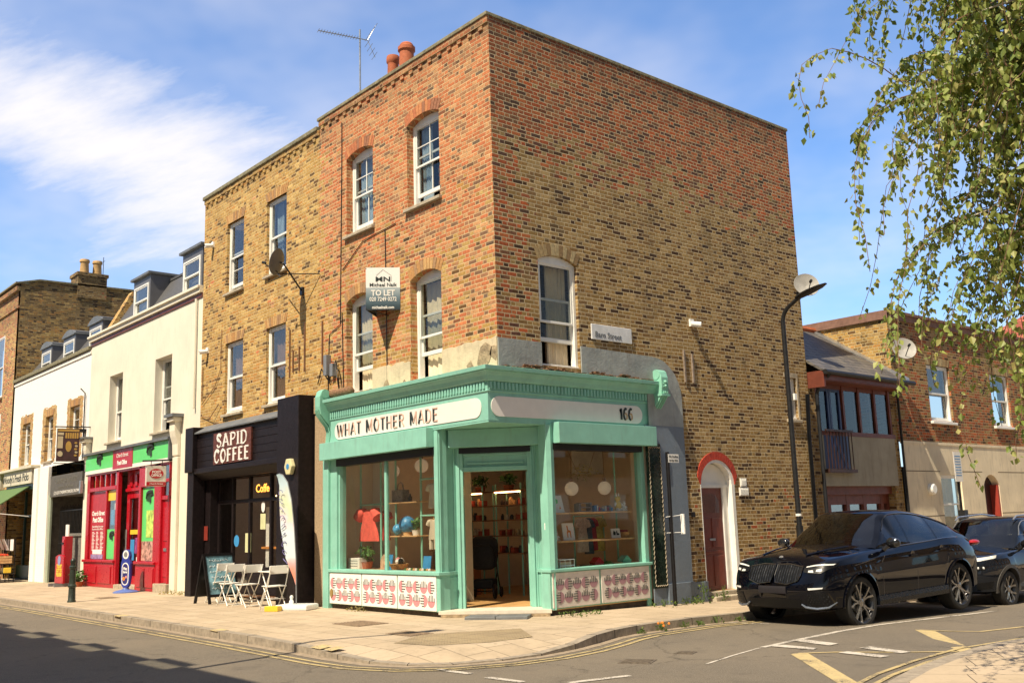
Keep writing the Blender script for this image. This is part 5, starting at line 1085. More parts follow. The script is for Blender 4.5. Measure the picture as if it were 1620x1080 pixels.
    mb = MB(); mb.box(FG, -30.25, -26.3, 3, 3.05, 0, 3.5); mb.box(FG, -30.25, -26.3, .1, 3, -.02, .02); mb.box(FG, -26.3, -26.25, .3, 3, 0, 3.5); mb.box(FG, -30.25, -26.3, .1, 3, 3.45, 3.5); mb.build('shop_room', M_DARK, P)
    mb = MB(); mb.hexa([FA.p(-31.4, .12, 3.38), FA.p(-27.0, .12, 3.38), FA.p(-27.0, 1.5, 2.45), FA.p(-31.4, 1.5, 2.45), FA.p(-31.4, .12, 3.42), FA.p(-27.0, .12, 3.42), FA.p(-27.0, 1.5, 2.49), FA.p(-31.4, 1.5, 2.49)]); aw = mb.build('awning', mat('olive_green_canvas', (.10, .17, .055), .85, var=.06), P)
    mb = MB(); mb.tube([FA.p(-27.0, 1.48, 2.47), FA.p(-26.9, .12, 2.3)], .015); mb.box(FA, -31.4, -27.0, 1.5, 1.53, 2.32, 2.47); sub(mb.build('awning_bar', M_PAPER), aw)
    # gated passage
    mb = MB(); mb.box(FA, -24.75, -24.5, .0, .06, -.2, 3.0); mb.build('passage_post', mat('sage_post', (.30, .34, .26), .7), P)
    mb = MB(); mb.box(FG, -24.75, -21.05, 3.2, 3.3, -.2, 3); mb.box(FG, -24.85, -24.75, 0, 3.2, -.2, 3); mb.box(FG, -21.06, -21.02, 0, 3.2, -.2, 3); mb.box(FG, -24.75, -21.05, .0, 3.2, 2.92, 3.0); mb.build('passage_wall', mat('passage_grey', (.12, .11, .10), .9, var=.3), P)
    mb = MB(); mb.box(FA, -24.5, -21.1, .0, .10, 2.9, 3.62); s = mb.build('passage_sign', mat('grey_sign_board', (.10, .09, .075), .6, var=.3, scale=9), P)
    sub(text('CHURCH STREET', FA, -22.8, .105, 3.40, .22, mat('faded_sign_ink', (.16, .15, .12), .6), None, width=2.4), s); sub(text('to rear of shops', FA, -22.8, .105, 3.2, .16, mat('faded_sign_ink', (.16, .15, .12), .6), None, width=1.6), s)
    sub(text('(2) LEATHERWORKERS ROW', FA, -22.7, .105, 3.02, .15, M_PAPER, None, width=2.7), s)
    mb = MB()
    for i in range(22): x = -24.4+i*.148; mb.tube([FA.p(x, -.25, .05), FA.p(x, -.25, 2.55+.05*(i % 2))], .013, 5)
    for z in (.15, 1.3, 2.4): mb.box(FA, -24.45, -21.1, -.27, -.24, z, z+.04)
    mb.build('iron_gate', M_IRON, P)
    mb = MB(); mb.box(FA, -22.2, -21.05, -.1, .02, -.2, 1.55); mb.box(FA, -22.3, -21.0, -.14, .06, 1.55, 1.64); mb.build('low_wall', mat('grey_brick_wall', (.17, .16, .14), .9, var=.3, scale=14, bump=.006, bscale=20), P)
    mb = MB(); mb.tube([FA.p(-21.35, .05, 4.0), FA.p(-21.35, .05, 6.2), FA.p(-21.35, .2, 6.35)], .02, 6); mb.box(FA, -21.5, -21.2, .0, .3, 4.9, 5.0); mb.build('wall_cable', M_BLACK, P)
white()
# ============================================================ tall brown brick building at the end
def brown():
    P = thing('end_building', 'tall brown brick building with parapet at the far left of the row', 'building', (-44, 0, 0))
    T_ = 11.75
    H = [(-33.4, -32.2, 7.3, 9.9), (-33.4, -32.2, 4.6, 6.6), (-37.4, -36.2, 7.3, 9.9)]
    mb = MB(); wall(mb, FA, -44, -30.25, -.3, T_, H); mb.box(FA, -44, -30.25, 0, .06, T_-1.0, T_-.9); mb.box(FA, -44, -30.25, 0, .14, T_-.28, T_-.1); mb.build('front_wall', brick('orange_brick', RED, YEL, lambda t, x, y, z, P_: t.mr(z, 0, 1, .45, .45)), P)
    FS = Frame((-30.25, 0, 0), (0, 1, 0), (1, 0, 0)); mb = MB()
    mb.prism(FS, [(0, -.3), (0, T_), (.7, T_+.2), (7, T_+.28), (7, -.3)], -.25, 0); mb.build('side_wall', brick('sooty_stock_brick', YELD, YEL, lambda t, x, y, z, P_: t.mr(z, 6, 12, .55, .4), stain=.55, mortar=(.33, .26, .16)), P)
    mb = MB(); mb.prism(FS, [(-.12, T_), (-.12, T_+.06), (.7, T_+.27), (7, T_+.35), (7, T_+.28), (.7, T_+.2)], -.3, .06); mb.box(FA, -44, -30.2, -.3, .2, T_, T_+.06); mb.build('coping', M_COPE, P)
    mb = MB(); mb.box(FG, -44, -30.6, 0.2, 7, T_-.5, T_-.4); wall(mb, Frame((-44, 7, 0), (1, 0, 0), (0, 1, 0)), 0, 13, 0, T_); mb.build('roof', M_LEAD, P)
    mb = MB(); mb.box(FS, 2.2, 3.4, -.9, .06, T_-.3, 12.42); mb.box(FS, 2.15, 3.45, -.95, .11, 12.42, 12.56); st = mb.build('chimney', B_DARK, P)
    pot(None, -30.55, 2.55, 12.56, 13.2, .19, M_BUFF, P, part=st); pot(None, -30.55, 3.08, 12.56, 13.2, .19, M_BUFF, P, part=st)
    mb = MB(); mb.tube([(-30.45, 3.3, 12.5), (-30.45, 3.3, 13.4)], .015, 5); mb.tube([(-30.65, 3.3, 13.2), (-30.25, 3.3, 13.2)], .01, 4); sub(mb.build('aerial', M_IRON), st)
    for h in H: sash(FA, *h, parent=P, bars=(0, 0), lower=(0, 0), back=-.01, sill=.12)
    mb = MB(); mb.box(FA, -44, -31.0, .0, .16, 3.45, 4.1); mb.build('fascia', mat('cream_fascia_paint', (.62, .57, .44)), P)
brown()
# ============================================================ slate roofed link house
def link():
    P = thing('link_house', 'narrow slate roofed house with red brown windows beside the lamp post', 'house', (0, 9.2, 0))
    sx = -.02; F = Frame((sx, 0, 0), (0, 1, 0), (1, 0, 0))
    mb = MB(); wall(mb, F, 9.2, 13.05, -.8, 4.7, [(9.50, 12.85, 3.38, 4.62), (9.50, 12.7, -.8, 2.14)], th=.3)
    mb.build('front_wall', B_DARK, P)
    mb = MB(); mb.box(F, 9.56, 12.80, -.05, .05, 2.14, 3.38); mb.build('render_panel', M_GREYR, P)
    mb = MB(); mb.box(F, 9.5, 12.84, -.2, .02, 4.52, 4.66); mb.box(F, 9.5, 12.84, -.2, .06, 3.30, 3.40)
    for y in (9.5, 10.64, 11.35, 12.07, 12.76): mb.box(F, y, y+.075, -.12, .0, 3.40, 4.52)
    mb.box(F, 9.62, 12.7, -.2, -.02, 4.40, 4.52) ; w = mb.build('window', M_BROWNP, P)
    mb = MB(); mb.box(F, 10.72, 12.76, -.05, -.044, 3.4, 4.42); sub(mb.build('pane', glass('street_reflecting_glass', (.55, .58, .60), .04)), w)
    mb = MB(); bl = mat('deep_blue_paint', (.014, .032, .12), .4)
    for y in (9.64, 10.12):
        mb.box(F, y, y+.07, -.10, -.03, 2.5, 4.42); mb.box(F, y+.39, y+.46, -.10, -.03, 2.5, 4.42); mb.box(F, y, y+.46, -.10, -.035, 4.34, 4.42); mb.box(F, y, y+.46, -.10, -.035, 3.3, 3.4)
    d = mb.build('french_doors', bl, P); mb = MB(); mb.box(F, 9.64, 10.6, -.07, -.064, 3.4, 4.4); sub(mb.build('pane', glass('street_reflecting_glass')), d)
    mb = MB(); mb.box(F, 9.60, 10.68, .05, .052, 2.5, 3.3)
    mb = MB()
    for i in range(9): y = 9.62+i*.13; mb.tube([F.p(y, .14, 2.52), F.p(y, .14, 3.38)], .012, 5)
    mb.box(F, 9.58, 10.72, .12, .16, 3.38, 3.43); mb.box(F, 9.56, 10.74, .05, .18, 2.44, 2.52); mb.build('balcony_rail', mat('dark_rail_paint', (.045, .018, .014), .5), P)
    mb = MB(); mb.box(F, 9.62, 10.66, .052, .054, 2.54, 3.3); mb.build('door_lower_panel', bl, P)
    mb = MB(); mb.box(F, 9.5, 12.7, -.3, -.1, 1.95, 2.14)
    for y in (9.5, 9.95, 10.75, 11.5, 12.3, 12.6): mb.box(F, y, y+.14, -.3, -.2, -.8, 1.95)
    mb.box(F, 9.5, 12.7, -.3, -.21, -.8, 1.1); mb.box(F, 9.5, 12.7, -.3, -.205, 1.72, 1.95)
    g = mb.build('garage_doors', M_BROWNP, P); mb = MB(); mb.box(F, 9.6, 12.6, -.27, -.262, 1.1, 1.75); sub(mb.build('pane', glass('frosted_glass', (.5, .6, .6), .25)), g)
    mb = MB(); mb.box(F, 9.5, 12.7, -.8, -.78, -.8, 4.6); mb.build('dark_room', M_DARK, P)
    for k, y in enumerate((10.8, 11.5, 12.2)):
        mb = MB(); mb.loft([[F.p(y+.05*i, -.22-.02*math.sin(i*1.7), z) for i in range(6)] for z in (3.42, 4.46)], closed=False); mb.build('curtain', M_NET, P, smooth=60)
    # roof
    def m_slate():
        m, t = newmat('slates'); Pn = t.n('ShaderNodeNewGeometry').outputs['Position']; x, y, z = t.n('ShaderNodeSeparateXYZ', ins={0: Pn}).outputs
        rz = t.m('DIVIDE', z, .11); row = t.m('FLOOR', rz); c = t.m('ADD', t.m('DIVIDE', y, .26), t.m('MULTIPLY', row, .5)); ce = t.m('FLOOR', c)
        h = t.n('ShaderNodeTexWhiteNoise', noise_dimensions='2D', ins={'Vector': t.vec(ce, row, 0)}).outputs[0]; fz = t.m('SUBTRACT', rz, row); fc = t.m('SUBTRACT', c, ce)
        k = t.m('MINIMUM', t.mr(fz, 0, .14, 0, 1), t.mr(t.m('MINIMUM', fc, t.m('SUBTRACT', 1, fc)), 0, .05, 0, 1))
        col = t.mix(k, (.02, .02, .02), t.ramp(h, [(0, (.10, .09, .085)), (.4, (.135, .12, .11)), (.75, (.085, .08, .08))]))
        col = t.mix(t.mr(t.noise(Pn, 3, 5), .5, .7, 0, .5), col, (.19, .17, .12)); bp = t.n('ShaderNodeBump', ins={'Strength': 1, 'Distance': .012, 'Height': t.m('SUBTRACT', k, t.m('MULTIPLY', fz, .5))})
        finish(t, t.n('ShaderNodeBsdfPrincipled', ins={'Base Color': col, 'Roughness': .6, 'Normal': bp.outputs[0]}).outputs[0]); return m
    mb = MB(); e0, z0, e1, z1 = .45, 4.72, -2.1, 6.38
    mb.hexa([(e0, 9.22, z0-.06), (e0, 13.04, z0-.06), (e1, 13.04, z1-.06), (e1, 9.22, z1-.06), (e0, 9.22, z0), (e0, 13.04, z0), (e1, 13.04, z1), (e1, 9.22, z1)])
    mb.hexa([(e1, 9.22, z1-.06), (e1, 13.04, z1-.06), (-5, 13.04, 4.6), (-5, 9.22, 4.6), (e1, 9.22, z1), (e1, 13.04, z1), (-5, 13.04, 4.66), (-5, 9.22, 4.66)])
    mb.build('roof', m_slate(), P)
    mb = MB(); mb.tube([(e1, 9.22, z1+.03), (e1, 13.0, z1+.03)], .09, 8); mb.build('ridge_tiles', M_TERRA, P)
    mb = MB(); mb.hexa([(e0, 12.90, z0+.002), (e0, 13.045, z0+.002), (e1, 13.045, z1+.002), (e1, 12.90, z1+.002), (e0, 12.90, z0+.03), (e0, 13.045, z0+.07), (e1, 13.045, z1+.07), (e1, 12.90, z1+.03)]); mb.build('lead_flashing', M_ALU, P)
    mb = MB(); mb.box(FG, .30, .42, 9.25, 13.02, 4.52, 4.68); mb.box(FG, -.02, .42, 9.22, 9.28, 4.35, 4.72); mb.box(FG, -.02, .40, 9.25, 13.0, 4.50, 4.53); mb.build('eaves_board', M_BROWNP, P)
    mb = MB(); mb.tube([(.48, 9.2, 4.68), (.48, 13.2, 4.66)], .06, 8); mb.tube([(.48, 9.4, 4.65), (.2, 9.35, 4.4), (.12, 9.35, 4.2), (.12, 9.35, -.4)], .045, 8); mb.tube([(.06, 13.1, 4.6), (.06, 13.1, -.4)], .035, 6); mb.build('gutter_pipe', M_IRON, P)
link()
# ============================================================ brick and stucco house on the right
def right_house():
    P = thing('stucco_house', 'brown brick house with cream stucco ground floor behind the birch', 'house', (0, 13.05, 0))
    T_ = 6.55; H = [(14.88, 16.12, 3.84, 5.35), (18.6, 19.8, 3.84, 5.35), (22.4, 23.6, 3.84, 5.35)]; Hl = [(14.98, 16.12, .9, 2.42), (17.42, 18.36, -1, 2.44, .28), (20.6, 21.8, .9, 2.42)]
    mb = MB(); wall(mb, FB, 13.05, 34, 3.24, T_, H); mb.build('front_wall', B_REDD, P)
    F = Frame((0, 13.05, 0), (-1, 0, 0), (0, -1, 0)); mb = MB(); wall(mb, F, 0, 9, -1, T_); mb.build('side_wall', brick('bright_stock_brick', YEL, YELD, lambda t, x, y, z, P_: t.mr(z, 0, 1, .3, .3), mortar=(.5, .4, .22)), P)
    mb = MB(); wall(mb, FB, 13.1, 34, -1, 3.24, Hl, n=.03, th=.2)
    for z in (1.35, 2.42): pass
    mb.box(FB, 13.1, 34, .0, .045, 3.20, 3.27); mb.build('stucco', M_STUCCO, P)
    mb = MB()
    for z in (1.36, 2.50): 
        for a, b in ((13.1, 14.98), (16.12, 17.4), (18.38, 20.6), (21.8, 34)): mb.box(FB, a, b, .029, .032, z, z+.025)
    mb.build('stucco_groove', mat('groove_shadow_line', (.22, .18, .12), .9), P)
    mb = MB(); mb.box(FG, -9, .12, 13.0, 34, T_, T_+.07); mb.box(FG, -9, .06, 12.98, 13.05, T_-.16, T_); mb.box(FG, .0, .06, 13.0, 34, T_-.16, T_); mb.build('parapet_coping', mat('red_brown_coping', (.22, .12, .09), .8, var=.25), P)
    for h in H: sash(FB, *h, parent=P, bars=(0, 0), lower=(0, 0), back=.05, sill=.1, msill=M_WHITE, archh=.22, arch=ARCHD)
    for h in (Hl[0], Hl[2]): sash(Frame((.03, 0, 0), (0, 1, 0), (1, 0, 0)), *h, parent=P, bars=(0, 0), lower=(0, 0), back=.05, sill=0, curtain=(M_NET, (0, 1)))
    mb = MB(); mb.box(FB, 17.42, 18.36, -.25, -.20, -1, 2.44); mb.build('door', mat('dark_maroon_paint', (.045, .012, .012), .5), P); mb = MB(); mb.box(FB, 18.27, 18.358, -.2, .012, -1, 2.16); mb.build('door_reveal', mat('dull_red_paint', (.30, .035, .02), .6), P)
    mb = MB(); mb.lathe(FB.p(14.35, .03, 2.05), [(.14, 0), (.14, .1), (.11, .13)], 16, axis=(1, 0, 0)); mb.build('wall_vent', M_UPVC, P, smooth=True)
right_house()
def red_roof():
    P = thing('red_tiled_house', 'house with steep red tiled roof behind the birch leaves', 'house', (-9, 27, 0))
    mb = MB(); mb.box(FG, -5.1, 3.9, 34.2, 40, 0, 7.6); mb.build('wall', B_REDD, P)
    m, t = newmat('red_roof_tiles'); Pn = t.n('ShaderNodeNewGeometry').outputs['Position']; x, y, z = t.n('ShaderNodeSeparateXYZ', ins={0: Pn}).outputs
    rz = t.m('DIVIDE', z, .16); fz = t.m('FRACT', rz); h = t.n('ShaderNodeTexWhiteNoise', noise_dimensions='2D', ins={'Vector': t.vec(t.m('FLOOR', rz), t.m('FLOOR', t.m('MULTIPLY', t.m('ADD', x, y), 5)), 0)}).outputs[0]
    col = t.mix(t.mr(fz, 0, .2, .8, 0), t.ramp(h, [(0, (.26, .06, .035)), (1, (.38, .11, .065))]), (.07, .02, .015)); finish(t, t.n('ShaderNodeBsdfPrincipled', ins={'Base Color': col, 'Roughness': .8}).outputs[0])
    mb = MB(); A_ = [Vector((-5.4, 28.2, 7.55)), Vector((4.2, 28.2, 7.55)), Vector((4.2, 40, 7.55)), Vector((-5.4, 40, 7.55))]; B_ = [Vector((-2.4, 31.2, 9.7)), Vector((1.2, 31.2, 9.7)), Vector((1.2, 37, 9.7)), Vector((-2.4, 37, 9.7))]
    mb.loft([A_, B_], caps=True); mb.build('roof', m, P)
red_roof()
# ============================================================ terrace over the road: its roofline throws the shadow on the carriageway
def opposite():
    P = thing('opposite_terrace', 'cream and brick terrace on the near side of the high street behind the camera', 'building', (-20, -11.4, 0))
    F = Frame((0, -11.35, 0), (-1, 0, 0), (0, 1, 0)); Hh = []
    for k in range(12):
        for z in (4.2, 7.0): Hh.append((-1.2+k*2.9, -.1+k*2.9, z, z+1.8))
    mb = MB(); wall(mb, F, -5.2, 42, -.3, 8.55, Hh); mb.build('front_wall', mat('opposite_cream_render', (.55, .47, .33), .85, var=.1), P)
    mb = MB(); mb.box(FG, -42, 5.2, -20, -11.6, 8.3, 8.5); mb.box(FG, 5.1, 5.2, -20, -11.35, 0, 8.55); mb.box(FG, -42, 5.2, -20, -19.8, 0, 8.5); mb.build('side_wall', B_DARK, P)
    mb = MB()
    for h in Hh: mb.box(F, h[0], h[1], -.14, -.12, h[2], h[3])
    mb.build('window_panes', G_WIN, P); mb = MB(); mb.box(FG, -41.9, 5.0, -12.3, -12.2, .0, 8.3); mb.build('sun_backing', M_DARK, P)  # unseen backing panel added so no sun passes through the windows
    mb = MB(); mb.box(FG, -42, -5.2, -18, -12.2, 8.5, 8.9); mb.build('roof', M_LEAD, P)
opposite()

# ============================================================ terrace on the far side of the side street, right of the camera's view; windows and car doors mirror it
def east():
    P = thing('east_terrace', 'brick terrace with cream ground floor on the east side of the side street', 'building', (16, 10, 0)); F = Frame((15.5, 0, 0), (0, -1, 0), (-1, 0, 0)); Hh = []
    for k in range(9):
        for z in (1.0, 4.0, 6.4): Hh.append((-30+k*3.3, -28.9+k*3.3, z, z+1.5))
    mb = MB(); wall(mb, F, -33, 1.0, 3.2, 8.6, [h for h in Hh if h[2] > 3]); mb.build('front_wall', B_YEL, P); mb = MB(); wall(mb, F, -33, 1.0, -1, 3.2, [h for h in Hh if h[2] < 3]); mb.build('ground_floor', M_STUCCO, P)
    mb = MB()
    for h in Hh: mb.box(F, h[0], h[1], -.16, -.14, h[2], h[3])
    mb.build('window_panes', G_WIN, P); mb = MB(); mb.box(FG, 15.55, 22, -1, 33, 8.4, 8.55); mb.box(FG, 15.52, 22, -1, -.9, -1, 8.5); mb.build('roof', M_LEAD, P)
east()
# ============================================================ things in the shop windows
def cloth_dress(mb, F, u, n, z, w, h, m=0, waist=.4, flare=1.0):
    """small dress or top hanging flat: shoulders, short sleeves, gathered skirt"""
    N = 17
    def row(zz, hw, wave, dn=0): return [F.p(u+hw*math.cos(2*math.pi*j/N), n+dn+(.045+wave*math.sin(j*3.1))*math.sin(2*math.pi*j/N), zz) for j in range(N)]
    mb.loft([row(z, w*.12, 0), row(z-h*.02, w*.20, 0), row(z-h*.12, w*.30, 0), row(z-h*waist, w*.31, .0), row(z-h*(waist+.04), w*.33, .01), row(z-h*.75, w*.42*flare, .03), row(z-h, w*.46*flare, .04)], m, True, True)
    for s in (-1, 1): mb.tube([F.p(u+s*w*.20, n, z-h*.04), F.p(u+s*w*.36, n, z-h*.10), F.p(u+s*w*.47, n, z-h*.26)], [.045*w/.5, .075*w/.5, .085*w/.5], 9, m)
def gauze(name, c, **k): return mat(name, c, .9, **k)
def globe_lamp(x, y, z, r, label, loc_top=3.0):
    t = thing('pendant_lamp', label, 'lamp', (x, y, z), 'round pendant lamps in the shop')
    mb = MB(); mb.ball((x, y, z), r, 20); mb.build('lamp_shade', M_GLOW, t, smooth=True)
    mb = MB(); mb.tube([(x, y, z+r*.95), (x, y, loc_top)], .006, 5); mb.lathe((x, y, z+r*.9), [(.02, 0), (.03, .02), (.03, .07), (.01, .08)], 10); mb.build('cord', M_BROWNW, t)
def leaves_mesh(mb, c, rx, rz, n, size, seed, m=0, up=.4):
    r = random.Random(seed); c = Vector(c)
    for i in range(n):
        d = Vector((r.gauss(0, 1), r.gauss(0, 1), r.gauss(0, 1)+up)).normalized(); k = r.random()**.5
        p = c + Vector((d.x*rx*k, d.y*rx*k, d.z*rz*k)); a = Vector((r.gauss(0, 1), r.gauss(0, 1), r.gauss(0, .6))).normalized(); b = a.cross(d).normalized() if a.cross(d).length > .1 else a.orthogonal().normalized()
        s = size*r.uniform(.6, 1.2); mb.face([p-a*s, p-b*s*.38+a*s*.1, p+a*s, p+b*s*.38+a*s*.1], m)
def potted_plant(x, y, z, h, w, label, group=None, seed=1, potm=None):
    t = thing('potted_plant', label, 'plant', (x, y, z), group)
    mb = MB(); mb.lathe((x, y, z), [(w*.22, 0), (w*.30, h*.3), (w*.32, h*.3), (w*.27, h*.27)], 14); mb.build('plant_pot', potm or M_TERRA, t, smooth=True)
    mb = MB(); leaves_mesh(mb, (x, y, z+h*.62), w*.5, h*.36, 90, w*.17, seed)
    r = random.Random(seed)
    for i in range(8): a = r.uniform(0, 6.3); mb.tube([(x, y, z+h*.28), (x+math.cos(a)*w*.2, y+math.sin(a)*w*.2, z+h*.65)], .004, 4)
    mb.build('foliage', M_GREENP, t)
def stand_card(F, u, n, z, w, h, label, cat='card', face=None, art=None, lean=.15, group=None):
    t = thing('picture_card', label, cat, F.p(u, n, z), group)
    mb = MB(); mb.hexa([F.p(u-w/2, n, z), F.p(u+w/2, n, z), F.p(u+w/2, n+.012, z), F.p(u-w/2, n+.012, z), F.p(u-w/2, n-lean*h, z+h), F.p(u+w/2, n-lean*h, z+h), F.p(u+w/2, n+.012-lean*h, z+h), F.p(u-w/2, n+.012-lean*h, z+h)]); mb.build('board', face or M_PAPER, t)
    if art:
        mb = MB(); art(mb, lambda a, b, o: F.p(u+(a-.5)*w, n+.0125+o-lean*h*b, z+h*b)); mb.build('picture', [M_INK, M_ORANGE, M_LIME], t)
def blob(mb, P, pts, m=0): mb.face([P(a, b, .001) for a, b in pts], m)
def window_things():
    # left window
    t = thing('clothes_stand', 'mint pipe display frame with clothes rails filling the left shop window', 'display stand', (-4, .4, .74))
    mb = MB()
    for x in (-5.02, -4.27, -3.74, -2.89): mb.tube([(x, .42, .74), (x, .42, 2.9)], .022, 8)
    mb.build('upright', M_MINTP, t)
    mb = MB()
    for a, b, z in ((-5.05, -4.2, 2.0), (-2.92, -2.2, 2.42), (-2.92, -2.2, 1.74)): mb.tube([(a, .42, z), (b, .42, z)], .018, 8)
    mb.build('rail', M_MINTP, t)
    mb = MB(); mb.box(FG, -3.85, -2.86, .28, .56, 1.99, 2.015); sh = mb.build('shelf', M_WOOD, t, bevel=.005); mb = MB(); mb.box(FG, -3.75, -2.86, .28, .56, 1.355, 1.38); mb.build('shelf', M_WOOD, t, bevel=.005)
    def garment(u, z, w, h, mt, label, nm='child_dress', cat='dress', fl=1.0, F=FA, n=-.42, hook=True, yd=None):
        t = thing(nm, label, cat, F.p(u, n, z), None)
        mb = MB(); cloth_dress(mb, F, u, n, z, w, h, flare=fl); mb.build('fabric', mt, t, smooth=70)
        mb = MB(); mb.tube([F.p(u-.16, n, z-.03), F.p(u, n, z+.02), F.p(u+.16, n, z-.03)], .008, 5); mb.tube([F.p(u, n, z+.02), F.p(u, n, z+.10)], .005, 4); mb.build('coat_hanger', M_WOOD, t)
    garment(-4.72, 1.90, .78, .62, gauze('coral_gauze', (.78, .12, .09), var=.2, scale=12), 'bright coral red child dress hanging in the left shop window', fl=1.05)
    garment(-4.30, 1.87, .34, .58, gauze('deep_coral_cloth', (.48, .04, .04)), 'narrow dark coral top half hidden behind the window mullion', 'child_blouse', 'blouse', .9, n=-.55)
    garment(-2.48, 2.32, .38, .45, gauze('cream_knit', (.58, .52, .40)), 'striped cream baby top hanging highest on the right rail of the left window', 'baby_shirt', 'shirt', .95)
    garment(-2.50, 1.66, .34, .36, gauze('oat_linen', (.55, .47, .36)), 'cream baby romper hanging on the lower right rail of the left window', 'baby_romper', 'romper', .95)
    mb = MB(); mb.tube([(-2.58, .42, 1.32), (-2.58, .42, 1.12)], .045, 8); mb.tube([(-2.43, .42, 1.32), (-2.43, .42, 1.12)], .045, 8); tag(mb.build('baby_leggings', gauze('oat_linen', (1, 1, 1)), loc=(-2.5, .42, 1.1)), 'cream baby leggings hanging below the romper in the left window', 'leggings')
    def bag():
        mb = MB(); mb.box(FG, -3.76, -3.40, .34, .50, 2.016, 2.25); mb.tube([(-3.68, .42, 2.25), (-3.66, .42, 2.36), (-3.58, .42, 2.40), (-3.50, .42, 2.36), (-3.48, .42, 2.25)], .012, 6)
        tag(mb.build('woven_bag', mat('woven_grey', (.20, .17, .14), .9, var=.8, scale=40), loc=(-3.6, .42, 2.016)), 'patterned grey handbag on the upper shelf of the left window', 'bag')
    bag()
    mb = MB(); mb.lathe((-3.26, .42, 2.016), [(.04, 0), (.045, .08), (.02, .11), (.02, .14), (.01, .15)], 12); tag(mb.build('bottle', M_INK, loc=(-3.26, .42, 2.016), smooth=True), 'small dark bottle beside the handbag on the upper shelf', 'bottle')
    mb = MB(); mb.ball((-3.36, .42, 1.58), .165, 20); g = mb.build('model_globe', mat('ocean_blue_print', (.06, .24, .48), .4, var=.6, scale=14), smooth=True, loc=(-3.36, .42, 1.4)); tag(g, 'large blue and green globe on the lower shelf of the left window', 'globe')
    mb = MB(); mb.lathe((-3.36, .42, 1.38), [(.10, 0), (.10, .07), (.06, .09)], 14); o = mb.build('globe_stand', M_WOOD, smooth=True); attach(o, g); o.location = -Vector(g.location)
    mb = MB(); mb.ball((-3.66, .40, 1.50), .10, 16); tag(mb.build('model_globe', mat('sky_blue_print', (.08, .34, .62), .4, var=.5, scale=18), smooth=True, loc=(-3.66, .40, 1.39)), 'small sky blue globe left of the large globe', 'globe')
    potted_plant(-3.06, .42, 1.38, .34, .30, 'pale potted succulent at the right end of the lower shelf', seed=4, potm=M_PAPER)
    potted_plant(-4.62, .30, .745, .46, .44, 'leafy green plant in a pot on the floor of the left window', seed=5)
    mb = MB(); mb.box(FG, -5.02, -4.86+.25, .12, .30, .742, .96); t = tag(mb.build('display_box', M_PAPER, loc=(-4.8, .2, .742), bevel=.008), 'white lidded display box in the left corner of the left window', 'box')
    mb = MB(); r = random.Random(1)
    for k in range(3): mb.box(FA, -4.96, -4.68, -.119, -.116, .90-k*.05, .912-k*.05)
    o = mb.build('printed_lines', M_GREYP); attach(o, t); o.location = -Vector(t.location)
    mb = MB(); mb.prism(FA, [(-4.10, .745), (-3.84, .745), (-3.84, .90), (-3.9, .99), (-3.97, 1.03), (-4.04, .99), (-4.10, .90)], -.30, -.28); tag(mb.build('arch_toy', mat('peach_wood', (.55, .38, .26), .6, var=.4, scale=10), loc=(-3.97, .29, .745)), 'arch shaped wooden toy beside the mullion of the left window', 'toy')
    stand_card(FA, -3.80, -.27, .745, .24, .28, 'blue picture book standing in the middle of the left window', 'book', M_BLUEM, lambda mb, P: (blob(mb, P, [(.3, .2), (.7, .2), (.7, .5), (.5, .65), (.3, .5)], 1)))
    stand_card(FA, -2.54, -.27, .745, .24, .26, 'bright blue card standing at the right end of the left window', 'card', M_BLUEM)
    t = thing('toy_basket', 'round woven basket of wrapped toys on the left window floor', 'basket', (-3.48, .30, .745)); mb = MB(); mb.lathe((-3.48, .30, .745), [(.13, 0), (.19, .10), (.20, .11), (.17, .1)], 18); mb.build('basket', mat('wicker', (.46, .28, .13), .85, var=.5, scale=50), t, smooth=True)
    mb = MB(); r = random.Random(3)
    for i in range(8): mb.ball((-3.48+r.uniform(-.1, .1), .30+r.uniform(-.1, .1), .87+r.uniform(0, .06)), .055, 8, m=i % 3)
    mb.build('wrapped_toy', [M_PAPER, M_INK, M_PINK], t, smooth=True)
    mb = MB(); mb.box(FG, -2.36, -2.16, .34, .36, .745, 1.14); t = tag(mb.build('lettered_board', M_INK, loc=(-2.26, .35, .745)), 'tall black board with white lettering at the right of the left window', 'board')
    for k, w in enumerate(('NEW', 'BORN', 'BABY', 'GIFTS')): o = text(w, FA, -2.26, -.335, 1.08-k*.08, .075, M_PAPER, t, width=.17); 
    for o in t.children: o.location = -Vector(t.location)
    mb = MB()
    for i in range(12): mb.ball((-3.15+i*.07, .22, .76), .03, 6, m=i % 3)
    tag(mb.build('bead_garland', [M_GREENP, M_WOOD, M_PAPER], loc=(-2.8, .22, .745), smooth=True), 'row of small green and wooden beads along the left window floor', 'garland')
    globe_lamp(-5.0, 1.2, 2.70, .14, 'round lit pendant lamp seen left of the mullion of the left window'); globe_lamp(-3.96, 1.2, 2.75, .14, 'round lit pendant lamp at the top right of the left window')
    # right window, built along x = 0
    t = thing('clothes_stand', 'mint pipe display frame carrying two wooden shelves in the right shop window', 'display stand', (-.4, 2.5, .7))
    mb = MB()
    for y in (1.75, 3.34): mb.tube([FB.p(y, -.62, .7), FB.p(y, -.62, 2.9)], .018, 8)
    mb.build('upright', M_MINTP, t)
    def shelf(z, u0, u1):
        mb = MB(); front = [(u0+(u1-u0)*i/12, -.14-.10*(abs(i-6)/6)**2) for i in range(13)]
        mb.plan([(n, u) for u, n in front] + [(-.62, u1), (-.62, u0)], z-.03, z); return mb.build('shelf', M_WOOD, t, bevel=.006)
    shelf(1.71, 1.42, 3.36); shelf(1.22, 1.42, 3.40)
    n = -.36
